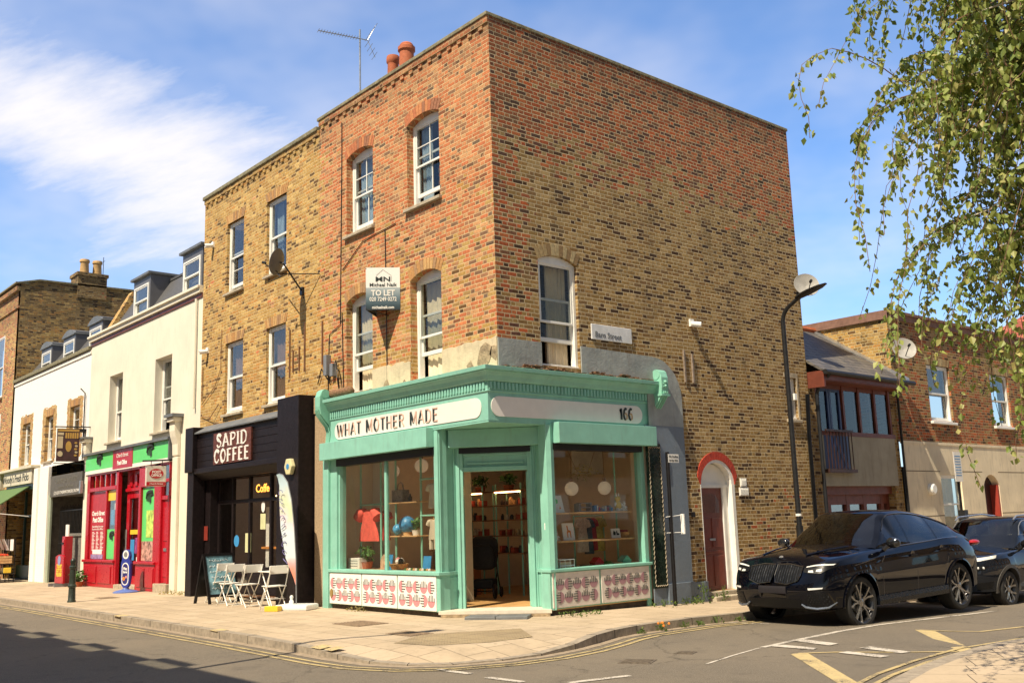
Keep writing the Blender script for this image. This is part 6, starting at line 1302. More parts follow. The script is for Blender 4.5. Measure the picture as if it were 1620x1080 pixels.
    def giraffe(mb, P): blob(mb, P, [(.35, .15), (.42, .15), (.45, .45), (.6, .45), (.62, .15), (.7, .15), (.7, .55), (.5, .6), (.48, .85), (.36, .85), (.4, .55), (.35, .5)], 1)
    def birds(mb, P): blob(mb, P, [(.2, .3), (.45, .3), (.5, .6), (.3, .8), (.2, .6)]); blob(mb, P, [(.55, .3), (.85, .3), (.85, .5), (.7, .5), (.65, .8), (.55, .7)])
    def drops(mb, P): blob(mb, P, [(.3, .5), (.5, .55), (.55, .75), (.35, .8)], 2); blob(mb, P, [(.5, .2), (.7, .2), (.65, .4)], 1)
    stand_card(FB, 1.62, n, 1.712, .24, .30, 'pale card with green leaf picture at the left end of the top shelf', art=drops, lean=.3)
    stand_card(FB, 1.80, n+.03, 1.222, .28, .30, 'white card with brown giraffe picture on the lower shelf', art=giraffe)
    stand_card(FB, 3.0, n+.03, 1.222, .24, .17, 'white card with two dark birds on the right of the lower shelf', art=birds)
    t2 = thing('dolls_house', 'small grey and wood open shelf toy on the top shelf', 'toy', FB.p(2.2, n, 1.712)); mb = MB(); mb.box(FB, 2.04, 2.10, n-.06, n+.06, 1.712, 1.86); mb.box(FB, 2.34, 2.38, n-.06, n+.06, 1.712, 1.86); mb.box(FB, 2.10, 2.34, n-.06, n+.06, 1.712, 1.73); mb.box(FB, 2.10, 2.34, n-.06, n+.06, 1.78, 1.80); mb.box(FB, 2.10, 2.38, n-.06, n+.06, 1.86, 1.875); mb.build('house_frame', M_GREYP, t2)
    mb = MB(); r = random.Random(6)
    for i in range(9): u = 2.46+i*.055; h = r.uniform(.04, .13); mb.box(FB, u, u+.045, n-.04, n+.04, 1.712, 1.712+h, m=i % 4)
    tag(mb.build('toy_train', [M_BLUEM, M_PAPER, M_RED, M_GREYP], loc=FB.p(2.7, n, 1.712), bevel=.006), 'row of small coloured toy blocks in the middle of the top shelf', 'toy')
    def cuddly(u, z, h, mt, label, mt2=None):
        t = thing('soft_toy', label, 'soft toy', FB.p(u, n, z), 'soft toys in the right shop window'); mb = MB()
        mb.ball(FB.p(u, n, z+h*.32), h*.26, 12, sq=(.9, .9, 1.25)); mb.ball(FB.p(u, n, z+h*.74), h*.19, 12); mb.build('body', mt, t, smooth=True)
        mb = MB()
        for s in (-1, 1): mb.tube([FB.p(u+s*h*.2, n, z+h*.48), FB.p(u+s*h*.36, n+.03, z+h*.30)], [h*.08, h*.06], 8); mb.tube([FB.p(u+s*h*.12, n+.02, z+h*.1), FB.p(u+s*h*.2, n+h*.3, z+h*.06)], [h*.10, h*.08], 8); mb.tube([FB.p(u+s*h*.08, n, z+h*.88), FB.p(u+s*h*.13, n, z+h*1.1)], [h*.05, h*.03], 7)
        mb.build('limb', mt2 or mt, t, smooth=True)
    cuddly(3.12, 1.712, .30, M_YELP, 'yellow and white soft toy animal standing high at the right of the top shelf', M_PAPER); cuddly(3.29, 1.712, .17, M_PAPER, 'small white soft toy with dark spots at the right end of the top shelf')
    cuddly(1.52, 1.222, .16, M_PAPER, 'cream woolly soft toy at the left end of the lower shelf')
    t2 = thing('fruit_basket', 'wicker bowl of reddish balls at the right end of the lower shelf', 'basket', FB.p(3.24, n, 1.222)); mb = MB(); mb.lathe(FB.p(3.24, n, 1.222), [(.07, 0), (.12, .09), (.125, .1), (.10, .09)], 16); mb.build('basket', mat('wicker', (1, 1, 1)), t2, smooth=True); mb = MB()
    for i in range(6): mb.ball(FB.p(3.24+.06*math.cos(i), n+.05*math.sin(i), 1.33), .038, 8)
    mb.build('knitted_ball', mat('dusky_red_wool', (.28, .07, .07), .9), t2, smooth=True)
    t2 = thing('clothes_rail', 'mint pipe clothes rail hung with children clothes behind the lower shelf', 'clothes rail', (-.85, 2.75, .11)); mb = MB(); mb.tube([FB.p(2.44, -.86, .7), FB.p(2.44, -.86, 1.64), FB.p(3.22, -.86, 1.64), FB.p(3.22, -.86, .7)], .018, 8); mb.build('frame', M_MINTP, t2)
    for i, (u, w, h, c, nm, lb) in enumerate(((2.60, .26, .62, (.62, .50, .44), 'dusty_pink_print', 'pale pink printed child dress first on the clothes rail'), (2.78, .20, .66, (.10, .12, .15), 'navy_cloth', 'navy child coat second on the clothes rail'), (2.92, .18, .60, (.40, .05, .06), 'crimson_cloth', 'crimson child dress third on the clothes rail'), (3.09, .26, .62, (.50, .38, .10), 'mustard_cloth', 'mustard yellow child dungarees last on the clothes rail'))):
        o = MB(); cloth_dress(o, FB, u, -.80-.02*i, 1.60, w*1.3, h); tag(o.build('hanging_garment', mat(nm, c, .9, var=.3, scale=25), smooth=70, loc=FB.p(u, -.8, 1.6)), lb, 'garment', 'children clothes on the rail')
    mb = MB(); mb.box(FB, 1.36, 1.72, -.40, -.15, .702, .95); mb.build; 
    t2 = thing('shop_crate', 'white wire crate of folded cloth in the left corner of the right window', 'crate', FB.p(1.55, -.3, .70)); mb = MB()
    for z in (.71, .80, .90): mb.tube([FB.p(1.38, -.14, z), FB.p(1.72, -.14, z), FB.p(1.72, -.4, z), FB.p(1.38, -.4, z), FB.p(1.38, -.14, z)], .007, 5)
    for u in (1.38, 1.5, 1.62, 1.72): mb.tube([FB.p(u, -.14, .70), FB.p(u, -.14, .9)], .006, 4)
    mb.build('wire', M_UPVC, t2); mb = MB(); mb.box(FB, 1.41, 1.69, -.37, -.17, .71, .86); mb.build('folded_cloth', M_NET, t2, bevel=.03)
    r = random.Random(12)
    for i, (u, mt, lb) in enumerate(((2.15, M_BROWNW, 'brown wooden toy bowl at the left on the right window floor'), (2.45, M_RED, 'red felt toy house on the right window floor'), (2.72, M_GREENP, 'green knitted hat in the middle of the right window floor'), (2.95, M_WOOD, 'pale wooden bowl towards the right of the window floor'), (3.18, M_MINTP, 'mint green tin at the right end of the right window floor'))):
        mb = MB(); k = i % 3
        if k == 0: mb.lathe(FB.p(u, -.3, .702), [(.07, 0), (.11, .07), (.115, .08), (.09, .06)], 14)
        elif k == 1: mb.box(FB, u-.11, u+.11, -.38, -.25, .702, .80); mb.prism(FB, [(u-.13, .80), (u+.13, .80), (u, .90)], -.39, -.24)
        else: mb.lathe(FB.p(u, -.3, .702), [(.12, 0), (.11, .06), (.06, .11), (.01, .12)], 14)
        tag(mb.build(('bowl', 'toy_house', 'knitted_hat')[k], mt, loc=FB.p(u, -.3, .702), smooth=k != 1), lb, ('bowl', 'toy', 'hat')[k])
    globe_lamp(-.9, 2.46, 2.15, .13, 'left one of two round white lamps in the right shop window'); globe_lamp(-.9, 3.34, 2.16, .13, 'right one of two round white lamps in the right shop window')
    mb = MB(); mb.box(FB, 2.9, 3.75, -1.32, -1.31, 2.45, 2.93); tag(mb.build('hanging_print', mat('grey_sheet', (.50, .46, .42), .8, var=.2, scale=3), loc=FB.p(3.3, -1.3, 2.9)), 'pale grey sheet hanging above the lamps in the right window', 'print')
    t2 = thing('dried_garland', 'hanging garland of dried leaves between the two round lamps', 'garland', FB.p(3.0, -1.1, 2.9)); mb = MB(); leaves_mesh(mb, FB.p(2.95, -1.1, 2.45), .36, .18, 130, .035, 9); mb.build('dried_leaf', mat('dried_leaf_tan', (.42, .36, .16), .8, var=.4, scale=20), t2); mb = MB(); mb.tube([FB.p(2.55, -1.1, 2.95), FB.p(2.8, -1.1, 2.5), FB.p(3.1, -1.1, 2.45), FB.p(3.35, -1.1, 2.95)], .005, 4); mb.build('cord', M_BROWNW, t2)
    # things inside, seen through the open door
    def shelfunit(x0, x1, y, label, seed, pl):
        t = thing('shelf_unit', label, 'shelving', ((x0+x1)/2, y, .11)); mb = MB()
        for x in (x0, x1): mb.tube([(x, y-.15, .11), (x, y-.15, 2.35)], .018, 6); mb.tube([(x, y+.15, .11), (x, y+.15, 2.35)], .018, 6)
        mb.build('upright', M_MINTP, t); zs = (.95, 1.30, 1.62, 1.92, 2.22)
        for z in zs: mb = MB(); mb.box(FG, x0-.05, x1+.05, y-.18, y+.18, z-.025, z); mb.build('shelf', M_BROWNW, t)
        mb = MB(); mb.box(FG, x0, x1, y-.19, y-.17, 2.17, 2.19); mb.build('light_strip', M_STRIP, t)
        r = random.Random(seed)
        cnt = {}; ORD = 'first second third fourth fifth sixth seventh eighth ninth tenth eleventh twelfth'.split()
        for z in zs[:-1]:
            x = x0+.04
            kinds = [('jar', (.025, .02, .02)), ('gift_box', (.30, .05, .03)), ('tin', (.35, .22, .10)), ('candle', (.45, .38, .28))]
            while x < x1-.08:
                k = r.randrange(4); w = r.uniform(.07, .12); h = r.uniform(.09, .16); nm, c = kinds[k]; mb = MB()
                if k in (0, 2, 3): mb.lathe((x+w/2, y-.05, z+.001), [(w*.42, 0), (w*.45, h*.7), (w*.3, h*.8), (w*.3, h)], 10)
                else: mb.box(FG, x, x+w, y-.12, y+.02, z+.001, z+h)
                cnt[z] = cnt.get(z, 0)+1
                tag(mb.build(nm, mat('stock_'+nm, c, .5, var=.4, scale=10), loc=(x+w/2, y-.05, z)), '%s, %s along the %s shelf %s' % ({'jar': 'dark jar', 'gift_box': 'red gift box', 'tin': 'tan tin', 'candle': 'cream candle'}[nm], ORD[cnt[z]-1], {.95: 'bottom', 1.30: 'second lowest', 1.62: 'middle', 1.92: 'upper'}[z], pl), nm.replace('_', ' '), 'stock on the shop shelves')
                x += w + r.uniform(.0, .07)
    STOCK = []
    shelfunit(-4.75, -4.0, 2.95, 'dark wooden shelving lit from above at the left of the open shop door', 3, 'left of the open door'); shelfunit(-3.55, -2.75, 2.95, 'dark wooden shelving lit from above at the right of the open shop door', 4, 'right of the open door')
    potted_plant(-4.25, 2.95, 2.221, .36, .40, 'leafy house plant on top of the left shop shelving', seed=21); potted_plant(-3.30, 2.95, 2.221, .36, .40, 'leafy house plant on top of the right shop shelving', seed=22)
    t = thing('shop_counter', 'orange brown panelled counter at the left inside the shop door', 'counter', (-4.3, 2.4, .11)); mb = MB(); mb.box(FG, -5.0, -3.85, 2.2, 2.6, .11, 1.0); mb.build('counter_body', M_SHOPO, t, bevel=.01); mb = MB(); mb.box(FG, -5.05, -3.80, 2.15, 2.65, 1.0, 1.04); mb.build('counter_top', M_WOOD, t, bevel=.006)
    # pushchair
    x, y = -3.02, 2.0; t = thing('pushchair', 'black pushchair parked just inside the open shop door', 'pushchair', (x, y, .11)); F = Frame((x, y, 0), (.80, .60, 0), (.60, -.80, 0))
    cl = mat('black_cloth', (.010, .011, .014), .85)
    def shellpts(z, w, d, o): return [F.p(w*math.cos(a), o+d*math.sin(a), z) for a in [2*math.pi*j/16 for j in range(16)]]
    mb = MB(); mb.loft([shellpts(.66, .16, .10, 0), shellpts(.72, .26, .17, 0), shellpts(.95, .30, .2, -.02), shellpts(1.12, .30, .2, -.04), shellpts(1.24, .27, .17, -.06), shellpts(1.31, .16, .08, -.07)], 0, True, True); mb.build('seat_hood', cl, t, smooth=70)
    mb = MB()
    for s in (-1, 1): mb.tube([F.p(s*.26, .30, 1.10), F.p(s*.28, .12, .9), F.p(s*.26, -.06, .60), F.p(s*.25, -.32, .26)], .014, 7); mb.tube([F.p(s*.26, -.06, .62), F.p(s*.25, .22, .26)], .014, 7)
    mb.tube([F.p(-.26, .30, 1.10), F.p(-.22, .36, 1.14), F.p(.22, .36, 1.14), F.p(.26, .30, 1.10)], .018, 8); mb.tube([F.p(-.25, .22, .26), F.p(.25, .22, .26)], .012, 6); mb.build('frame', M_BLACK, t)
    mb = MB(); mb.box(F, -.22, .22, -.25, .2, .30, .48); mb.build('basket', cl, t, bevel=.04)
    for s in (-1, 1):
        for n_, r_ in ((.22, .14), (-.32, .10)):
            mb = MB(); c = F.p(s*.27, n_, .11+r_); mb.lathe(c-F.U*.02, [(r_*.5, 0), (r_*.95, 0), (r_, .01), (r_, .03), (r_*.95, .04), (r_*.5, .04)], 18, axis=F.U, caps=False); mb.lathe(c-F.U*.015, [(.02, 0), (r_*.6, .005), (r_*.6, .025), (.02, .03)], 12, axis=F.U); mb.build('wheel', M_BLACK, t, smooth=True)
window_things()
# ============================================================ street furniture
def furniture():
    # folding bistro chairs
    wm = mat('white_powder_coat', (.78, .76, .70), .45, var=.04)
    def chair():
        t = thing('folding_chair', 'x', 'chair', (0, 0, 0), 'white folding chairs outside the coffee shop'); F = FG
        mb = MB(); mb.box(F, -.19, .19, -.19, .19, .445, .465); mb.build('seat', wm, t, bevel=.008)
        for s in (-1, 1):
            mb = MB(); mb.tube([(-.27, s*.19, 0), (.13, s*.19, .47), (.29, s*.19, .86)], .011, 6); mb.build('leg', wm, t)
            mb = MB(); mb.tube([(.25, s*.165, 0), (-.16, s*.165, .45)], .011, 6); mb.build('leg', wm, t)
        mb = MB(); mb.box(Frame((.235, 0, 0), (0, 1, 0), (1, 0, 0)), -.2, .2, -.012, .012, .70, .86); mb.build('backrest', wm, t, bevel=.008)
        mb = MB(); mb.tube([(-.24, -.19, .03), (-.24, .19, .03)], .008, 5); mb.tube([(.22, -.165, .03), (.22, .165, .03)], .008, 5); mb.build('stretcher', wm, t); return t
    def table():
        t = thing('bistro_table', 'x', 'table', (0, 0, 0), 'white folding tables outside the coffee shop')
        mb = MB(); mb.box(FG, -.30, .30, -.25, .25, .70, .72); mb.build('tabletop', wm, t, bevel=.01)
        for s in (-1, 1):
            mb = MB(); mb.tube([(-.27, s*.21, 0), (.24, s*.21, .70)], .012, 6); mb.build('leg', wm, t)
            mb = MB(); mb.tube([(.27, s*.18, 0), (-.24, s*.18, .70)], .012, 6); mb.build('leg', wm, t)
        mb = MB(); mb.tube([(-.15, -.2, .16), (-.15, .2, .16)], .008, 5); mb.tube([(.15, -.2, .16), (.15, .2, .16)], .008, 5); mb.build('stretcher', wm, t); return t
    c = chair(); spots = [(-8.98, -.82, .10, 'white folding chair nearest the chalkboard, at the left end of the row'), (-8.05, -.98, -.05, 'white folding chair just right of the first small table'), (-7.25, -.98, .06, 'white folding chair just left of the second small table'), (-6.05, -.98, -.08, 'white folding chair nearest the parasol base, at the right end of the row')]
    for i, (x, y, a, l) in enumerate(spots):
        if i == 0: put(c, (x, y, .002), a); c['label'] = l
        else: dup(c, (x, y, .002), a, l)
    tb = table(); put(tb, (-8.55, -.55, .002), .05); tb['label'] = 'white folding table on the left, next to the chalkboard'; dup(tb, (-6.72, -.62, .002), -.04, 'white folding table on the right, behind the feather flag')
    # a second pair of chairs folded behind, seen through the legs
    # chalkboard
    d = Vector((-.14, .99, 0)).normalized(); F = Frame((-9.05, -1.2, 0), d, (d.y, -d.x, 0)); t = thing('a_board', 'black framed A board with blue chalk drawing outside the coffee shop', 'a board', (-8.92, -1.15, 0))
    def lean(nm, side, mt, art):
        def P(u, n, z): return F.p(u, n+side*(.30-.30*z/1.08), z)
        G_ = type('G', (), {'p': staticmethod(P)}); mb = MB()
        mb.box(G_, 0, .06, -.02, .02, 0, 1.08); mb.box(G_, .74, .80, -.02, .02, 0, 1.08); mb.box(G_, .06, .74, -.02, .02, 1.02, 1.08); mb.box(G_, .06, .74, -.02, .02, .14, .20); mb.build('frame', M_BLACK, t)
        mb = MB(); mb.box(G_, .06, .74, -.01, .008, .20, 1.02); mb.build('board', mt, t)
        if art:
            r = random.Random(11); mb = MB()
            for k in range(6):
                z = .92-k*.12; u = .14
                while u < .64: w = r.uniform(.03, .08); mb.tube([P(u+w*q/4, .012, z+r.uniform(-.02, .03)) for q in range(5)], .006, 4); u += w+.02
            mb.build('chalk_writing', mat('white_chalk', (.62, .68, .70), .9), t)
    lean('front', 1, mat('teal_chalk_board', (.17, .33, .40), .8, var=.7, scale=5), True); lean('back', -1, M_BLACK, False)
    # feather flag and bases
    t = thing('feather_flag', 'tall feather flag in pale blue and pink with swirly writing outside the coffee shop', 'flag', (-5.62, -.82, 0))
    bx, by = -5.62, -.82; F = Frame((bx, by, 0), Vector((.95, .30, 0)), (.3, -.95, 0))
    edge = [(.12, .45), (.10, 1.0), (.05, 1.6), (-.03, 2.15), (-.14, 2.5), (-.28, 2.66), (-.38, 2.69)]
    inner = [(.06, .60), (-.12, 1.0), (-.28, 1.6), (-.38, 2.15), (-.41, 2.45), (-.42, 2.60), (-.41, 2.67)]
    m, tt = newmat('flag_print'); Pn = tt.n('ShaderNodeNewGeometry').outputs['Position']; z = tt.n('ShaderNodeSeparateXYZ', ins={0: Pn}).outputs[2]
    nn = tt.noise(Pn, 2.2, 2); k = tt.m('ADD', z, tt.m('MULTIPLY', tt.m('SUBTRACT', nn, .5), 1.1)); colr = tt.ramp(tt.m('DIVIDE', k, 3.0), [(.15, (.70, .22, .12)), (.25, (.66, .36, .36)), (.33, (.58, .66, .70)), (.52, (.62, .70, .74)), (.62, (.68, .58, .62)), (.68, (.55, .64, .42)), (.74, (.62, .64, .52)), (.82, (.52, .66, .72)), (.95, (.42, .62, .74))])
    finish(tt, tt.n('ShaderNodeBsdfPrincipled', ins={'Base Color': colr, 'Roughness': .8}).outputs[0])
    mb = MB(); A_ = [F.p(u, .0, q) for u, q in edge]; B_ = [F.p(u, .05*math.sin(i*1.2), q) for i, (u, q) in enumerate(inner)]; A2 = [p+F.N*.004 for p in A_]; B2 = [p+F.N*.004 for p in B_]
    mb.loft([A_, B_, B2, A2, A_], closed=False); mb.build('banner', m, t, smooth=50)
    mb = MB(); r = random.Random(5)
    for q in range(9): z0 = 2.3-q*.17; u0 = -.27+.018*q; mb.tube([F.p(u0+.06*math.cos(a*.9+q), .058, z0+.055*math.sin(a*.9)) for a in range(6)], .007, 4)
    mb.build('flag_writing', mat('violet_print', (.16, .14, .34), .7), t)
    mb = MB(); mb.tube([F.p(.13, 0, .03), F.p(.11, 0, 1.0)] + [F.p(u+.01, 0, q) for u, q in edge[2:]], .010, 6); mb.build('pole', M_GREYP, t)
    d = Vector((.86, .5, 0)).normalized(); F = Frame((-5.55, -.80, 0), d, (d.y, -d.x, 0)); t = thing('flag_base', 'white plastic water filled base with round stopper on the pavement', 'flag base', (-5.55, -.80, 0))
    mb = MB(); mb.box(F, -.30, .42, -.24, .24, .0, .11); mb.build('tank', M_UPVC, t, bevel=.035); mb = MB(); mb.lathe(F.p(-.06, 0, .11), [(.05, 0), (.045, .06), (.028, .08), (.03, .11), (.038, .13), (.03, .16), (.01, .17)], 14); mb.build('stopper', M_UPVC, t, smooth=True)
    mb = MB(); mb.box(Frame((-5.62, -1.22, 0), d, (d.y, -d.x, 0)), -.15, .15, -.08, .08, .0, .10); tag(mb.build('yellow_box', M_YELP, loc=(-5.62, -1.22, 0), bevel=.012), 'small yellow plastic weight lying in front of the white flag base', 'weight')
    # alarm box
    t = thing('alarm_box', 'pale yellow hexagonal alarm box on the black pillar of the coffee shop', 'alarm box', FA.p(-6.35, .46, 2.85)); mb = MB(); c = (-6.32, 2.86)
    mb.prism(FA, [(c[0]+.17*math.cos(R(60*i)), c[1]+.19*math.sin(R(60*i))) for i in range(6)], .462, .56); mb.build('case', mat('pale_yellow_plastic', (.66, .60, .34), .4), t, bevel=.02); mb = MB(); mb.lathe(FA.p(c[0], .56, c[1]), [(.06, 0), (.06, .006), (.05, .008)], 14, axis=(0, -1, 0)); mb.build('badge', M_BLUEM, t)
    # bollard
    x, y = -12.98, -2.75; t = thing('bollard', 'dark green cast iron bollard at the kerb near the red post office', 'bollard', (x, y, 0)); mb = MB()
    mb.lathe((x, y, 0), [(.10, 0), (.10, .03), (.085, .05), (.078, .34), (.098, .36), (.098, .40), (.076, .42), (.066, .78), (.086, .80), (.086, .84), (.064, .86), (.060, .93), (.070, .95), (.060, 1.0), (.03, 1.03), (.01, 1.035)], 20); mb.build('post', mat('bollard_green', (.028, .038, .030), .4, var=.3), t, smooth=True)
    # red box on a post by the passage, with a poster board behind
    x, y = -21.55, -.25; t = thing('parcel_post', 'narrow red street box with white notice on top beside the passage gate', 'street box', (x, y, 0)); mb = MB(); mb.box(FG, x-.15, x+.15, y-.2, y+.04, .0, 1.55); mb.box(FG, x-.11, x+.11, y-.215, y-.2, 1.0, 1.45); mb.build('cabinet', M_RED, t, bevel=.02); mb = MB(); mb.box(FG, x-.18, x+.12, y-.1, y-.07, 1.55, 1.92); mb.build('notice', M_PAPER, t); mb = MB(); mb.box(FG, x-.03, x+.06, y-.23, y-.212, .62, .98); mb.build('label_strip', M_PAPER, t); mb = MB(); mb.box(FG, x-.08, x+.08, y-.24, y-.21, 1.30, 1.36); mb.build('slot', M_BLACK, t)
    x, y = -21.2, -.62; t = thing('newspaper_stand', 'low red news poster stand with yellow print beside the bollard', 'poster stand', (x, y, 0)); mb = MB(); mb.box(FG, x-.42, x+.42, y-.03, y+.03, .10, .92); mb.prism(Frame((x, y, 0), (1, 0, 0), (0, 1, 0)), [(-.40, .92)]+[(-.40+.8*i/8, .92+.07*math.sin(math.pi*i/8)) for i in range(1, 8)]+[(.40, .92)], -.03, .03); mb.build('panel', M_RED, t); mb = MB(); mb.box(FG, x-.32, x-.26, y-.25, y+.25, 0, .1); mb.box(FG, x+.26, x+.32, y-.25, y+.25, 0, .1); mb.build('foot', M_GREYP, t)
    F2 = Frame((x, y, 0), (1, 0, 0), (0, -1, 0))
    for k, w in enumerate(('TODAY', 'LOTTO', 'MILLIONS')): text(w, F2, 0, .034, .62-k*.13, .15, M_YELP, t, bold=.01, width=.55)
    mb = MB(); mb.lathe(F2.p(-.02, .032, .80), [(.15, 0), (.15, .006)], 16, axis=(0, -1, 0)); mb.build('blue_disc', mat('pale_violet_disc', (.25, .28, .50), .5), t)
    # blue pavement sign outside the post office
    x, y = -15.4, -.60; t = thing('pavement_sign', 'blue rounded pavement sign with white disc outside the post office', 'pavement sign', (x, y, 0)); sign_root = t; d = Vector((.95, .3, 0)).normalized(); F = Frame((x, y, 0), d, (d.y, -d.x, 0)); bl = mat('royal_blue_plastic', (.03, .05, .30), .35)
    mb = MB(); mb.lathe((x, y, 0), [(.44, 0), (.44, .03), (.36, .07), (.12, .12), (.10, .16)], 26); mb.build('base', mat('soft_blue_plastic', (.10, .16, .42), .45), t, smooth=True)
    body = [(-.26, .55), (-.20, .26), (-.10, .17), (.10, .17), (.20, .26), (.26, .55), (.26, 1.05), (.20, 1.2), (.22, 1.32), (.18, 1.46), (.08, 1.55), (-.08, 1.55), (-.18, 1.46), (-.22, 1.32), (-.20, 1.2), (-.26, 1.05)]
    mb = MB(); mb.prism(F, body, -.05, .05); mb.build('body', bl, t, bevel=.015); mb = MB(); mb.prism(F, [(.16*math.cos(R(15*i)), 1.37+.16*math.sin(R(15*i))) for i in range(24)], .05, .056); st = [(z_, u_) for u_, z_ in stadium(.26, 1.08, -.19, .19)]; mb.prism(F, st, .05, .055); mb.build('white_panel', M_PAPER, t)
    mb = MB(); mb.prism(F, [(z_, u_) for u_, z_ in stadium(.30, 1.04, -.15, .15)], .055, .058); mb.build('inner_panel', mat('night_blue_print', (.03, .03, .16), .4), t); text('Play', F, 0, .0585, .86, .13, M_PAPER, t, bold=.005); text('here', F, 0, .0585, .74, .12, M_PAPER, t, bold=.005)
    mb = MB(); mb.lathe(F.p(-.06, .06, .50), [(.07, 0), (.07, .004)], 14, axis=F.N, m=0); mb.lathe(F.p(.07, .06, .56), [(.05, 0), (.05, .004)], 14, axis=F.N, m=1); mb.build('printed_ball', [M_ORANGE, M_PINK], t)
    mb = MB(); mb.prism(F, [(.10*math.cos(R(20*i)), 1.37+.10*math.sin(R(20*i))) for i in range(18)], .057, .060); mb.build('grey_emblem', M_GREYP, t)
    sign_root.scale = (.76, .76, .74)
    # hanging post office sign
    t = thing('hanging_sign', 'square hanging sign with red oval reading Post Office', 'hanging sign', (-13.8, -.5, 3.3)); hx = -13.8
    mb = MB(); mb.tube([(hx, 0, 3.50), (hx, -.85, 3.46)], .022, 6); mb.tube([(hx, -.62, 3.47), (hx, -.62, 3.33)], .012, 5); mb.tube([(hx, -.32, 3.47), (hx, -.32, 3.33)], .012, 5); mb.build('bracket', M_IRON, t)
    Fs = Frame((hx, 0, 0), (0, 1, 0), (1, 0, 0)); mb = MB(); mb.box(Fs, -.74, -.20, -.09, .0, 2.80, 3.34); mb.build('panel', mat('pale_grey_sign', (.60, .56, .50), .5), t, bevel=.02)
    Fq = Frame((hx+.002, -.47, 0), (0, 1, 0), (1, 0, 0))
    mb = MB(); mb.prism(Fq, [(.19*math.cos(R(15*i)), 3.13+.13*math.sin(R(15*i))) for i in range(24)], 0, .006); mb.box(Fq, -.26, .26, .0, .006, 2.81, 2.91); mb.build('red_print', M_RED, t); text('POST', Fq, 0, .007, 3.17, .10, M_PAPER, t, bold=.003, width=.24); text('OFFICE', Fq, 0, .007, 3.08, .09, M_PAPER, t, bold=.003, width=.28); text('Church Street', Fq, 0, .007, 2.86, .06, M_PAPER, t, width=.36)
    # painted sign over the passage
    hx = -20.8; Fh = Frame((hx, 0, 0), (0, 1, 0), (1, 0, 0)); t = thing('hanging_sign', 'dark painted hanging sign with gold figures above the passage', 'hanging sign', (hx, -.6, 4.6)); mb = MB(); mb.box(Fh, -1.02, -.33, -.03, .0, 3.90, 4.95); mb.build('panel', mat('dark_maroon_sign', (.06, .022, .03), .5, var=.3), t)
    mb = MB(); g0 = lambda a, b, c, d, m: mb.box(Fh, a, b, .0, .006, c, d, m)
    g0(-1.0, -.35, 4.86, 4.93, 0); g0(-1.0, -.84, 4.32, 4.70, 1); g0(-1.0, -.82, 4.74, 4.82, 1)
    for k in range(6): g0(-.77+k*.07, -.72+k*.07, 4.64, 4.82, 0)
    mb.prism(Fh, [(-.66+.09*math.cos(R(20*i)), 4.38+.17*math.sin(R(20*i))) for i in range(18)], 0, .007, 0); mb.prism(Fh, [(-.91+.08*math.cos(R(30*i)), 4.14+.09*math.sin(R(30*i))) for i in range(12)], 0, .007, 1)
    for k in range(5): mb.prism(Fh, [(-.44+.05*math.cos(R(60*i))+.02*(k % 2), 4.10+k*.10+.035*math.sin(R(60*i))) for i in range(6)], 0, .006, k % 2)
    mb.build('gold_figures', [mat('old_gold', (.50, .30, .07), .5), mat('parchment', (.60, .50, .34), .6)], t); mb = MB(); mb.tube([(hx, 0, 5.02), (hx, -1.1, 5.0)], .02, 6); mb.tube([(hx, 0, 3.84), (hx, -1.1, 3.84)], .012, 6); mb.tube([(hx, -.5, 3.84), (hx, -.5, 3.9)], .01, 5); mb.tube([(hx, -.5, 4.95), (hx, -.5, 5.01)], .01, 5); mb.build('bracket', M_IRON, t)
    # cameras and dishes on the walls
    def cctv(F, u, z, label, d=(.5, .3)):
        t = thing('security_camera', label, 'security camera', F.p(u, 0, z), 'security cameras on the brick walls'); mb = MB(); mb.box(F, u-.06, u+.06, 0, .04, z-.03, z+.12); mb.tube([F.p(u, .04, z+.05), F.p(u, .13, z+.03)], .018, 6); mb.build('wall_mount', M_UPVC, t)
        mb = MB(); a = F.p(u, .12, z); dd = (F.U*d[0]+F.N*d[1]+Vector((0, 0, -.12))).normalized(); mb.lathe(a-dd*.09, [(.03, 0), (.055, .01), (.06, .12), (.06, .2), (.045, .205), (.04, .19)], 14, axis=dd); mb.build('camera_body', M_UPVC, t, smooth=True); mb = MB(); mb.lathe(a+dd*.105, [(.04, 0), (.02, .006)], 12, axis=dd); mb.build('lens', M_BLACK, t)
    cctv(FB, 5.16, 5.40, 'white security camera on the side wall beyond the street name sign', (.5, .6)); cctv(FA, -11.55, 8.95, 'small security camera high on the left edge of the yellow brick wall', (-.2, .8)); cctv(FA, -11.75, 6.15, 'small security camera low on the left edge of the yellow brick wall', (-.2, .8))
    def dish(c, aim, r_, mount, label, mt, name='satellite_dish', back=None):
        t = thing(name, label, 'satellite dish', mount, 'satellite dishes on the walls'); c = Vector(c); a = Vector(aim).normalized(); mb = MB()
        mb.lathe(c, [(.0, -.10*r_/.35), (r_*.4, -.085*r_/.35), (r_*.75, -.045*r_/.35), (r_, 0), (r_*1.02, .0), (r_*1.0, .012), (r_*.75, -.03*r_/.35), (.0, -.085*r_/.35)], 26, axis=a, caps=False); mb.build('reflector', mt, t, smooth=True)
        mb = MB(); p = c - Vector((0, 0, r_*.8)) - a*.02; f = c + a*r_*1.2 - Vector((0, 0, r_*.3)); mb.tube([p, f], .011, 6); mb.lathe(f-a*.02, [(.03, -.05), (.035, 0), (.03, .04)], 10, axis=a); mb.build('feed_arm', M_IRON, t)
        mb = MB(); m_ = Vector(mount); mb.tube([c-a*.09, c-a*.16, m_], .020, 7); mb.box(Frame(m_, (1, 0, 0), (0, 1, 0)), -.06, .06, -.03, .03, -.09, .09); mb.build('bracket', M_IRON, t)
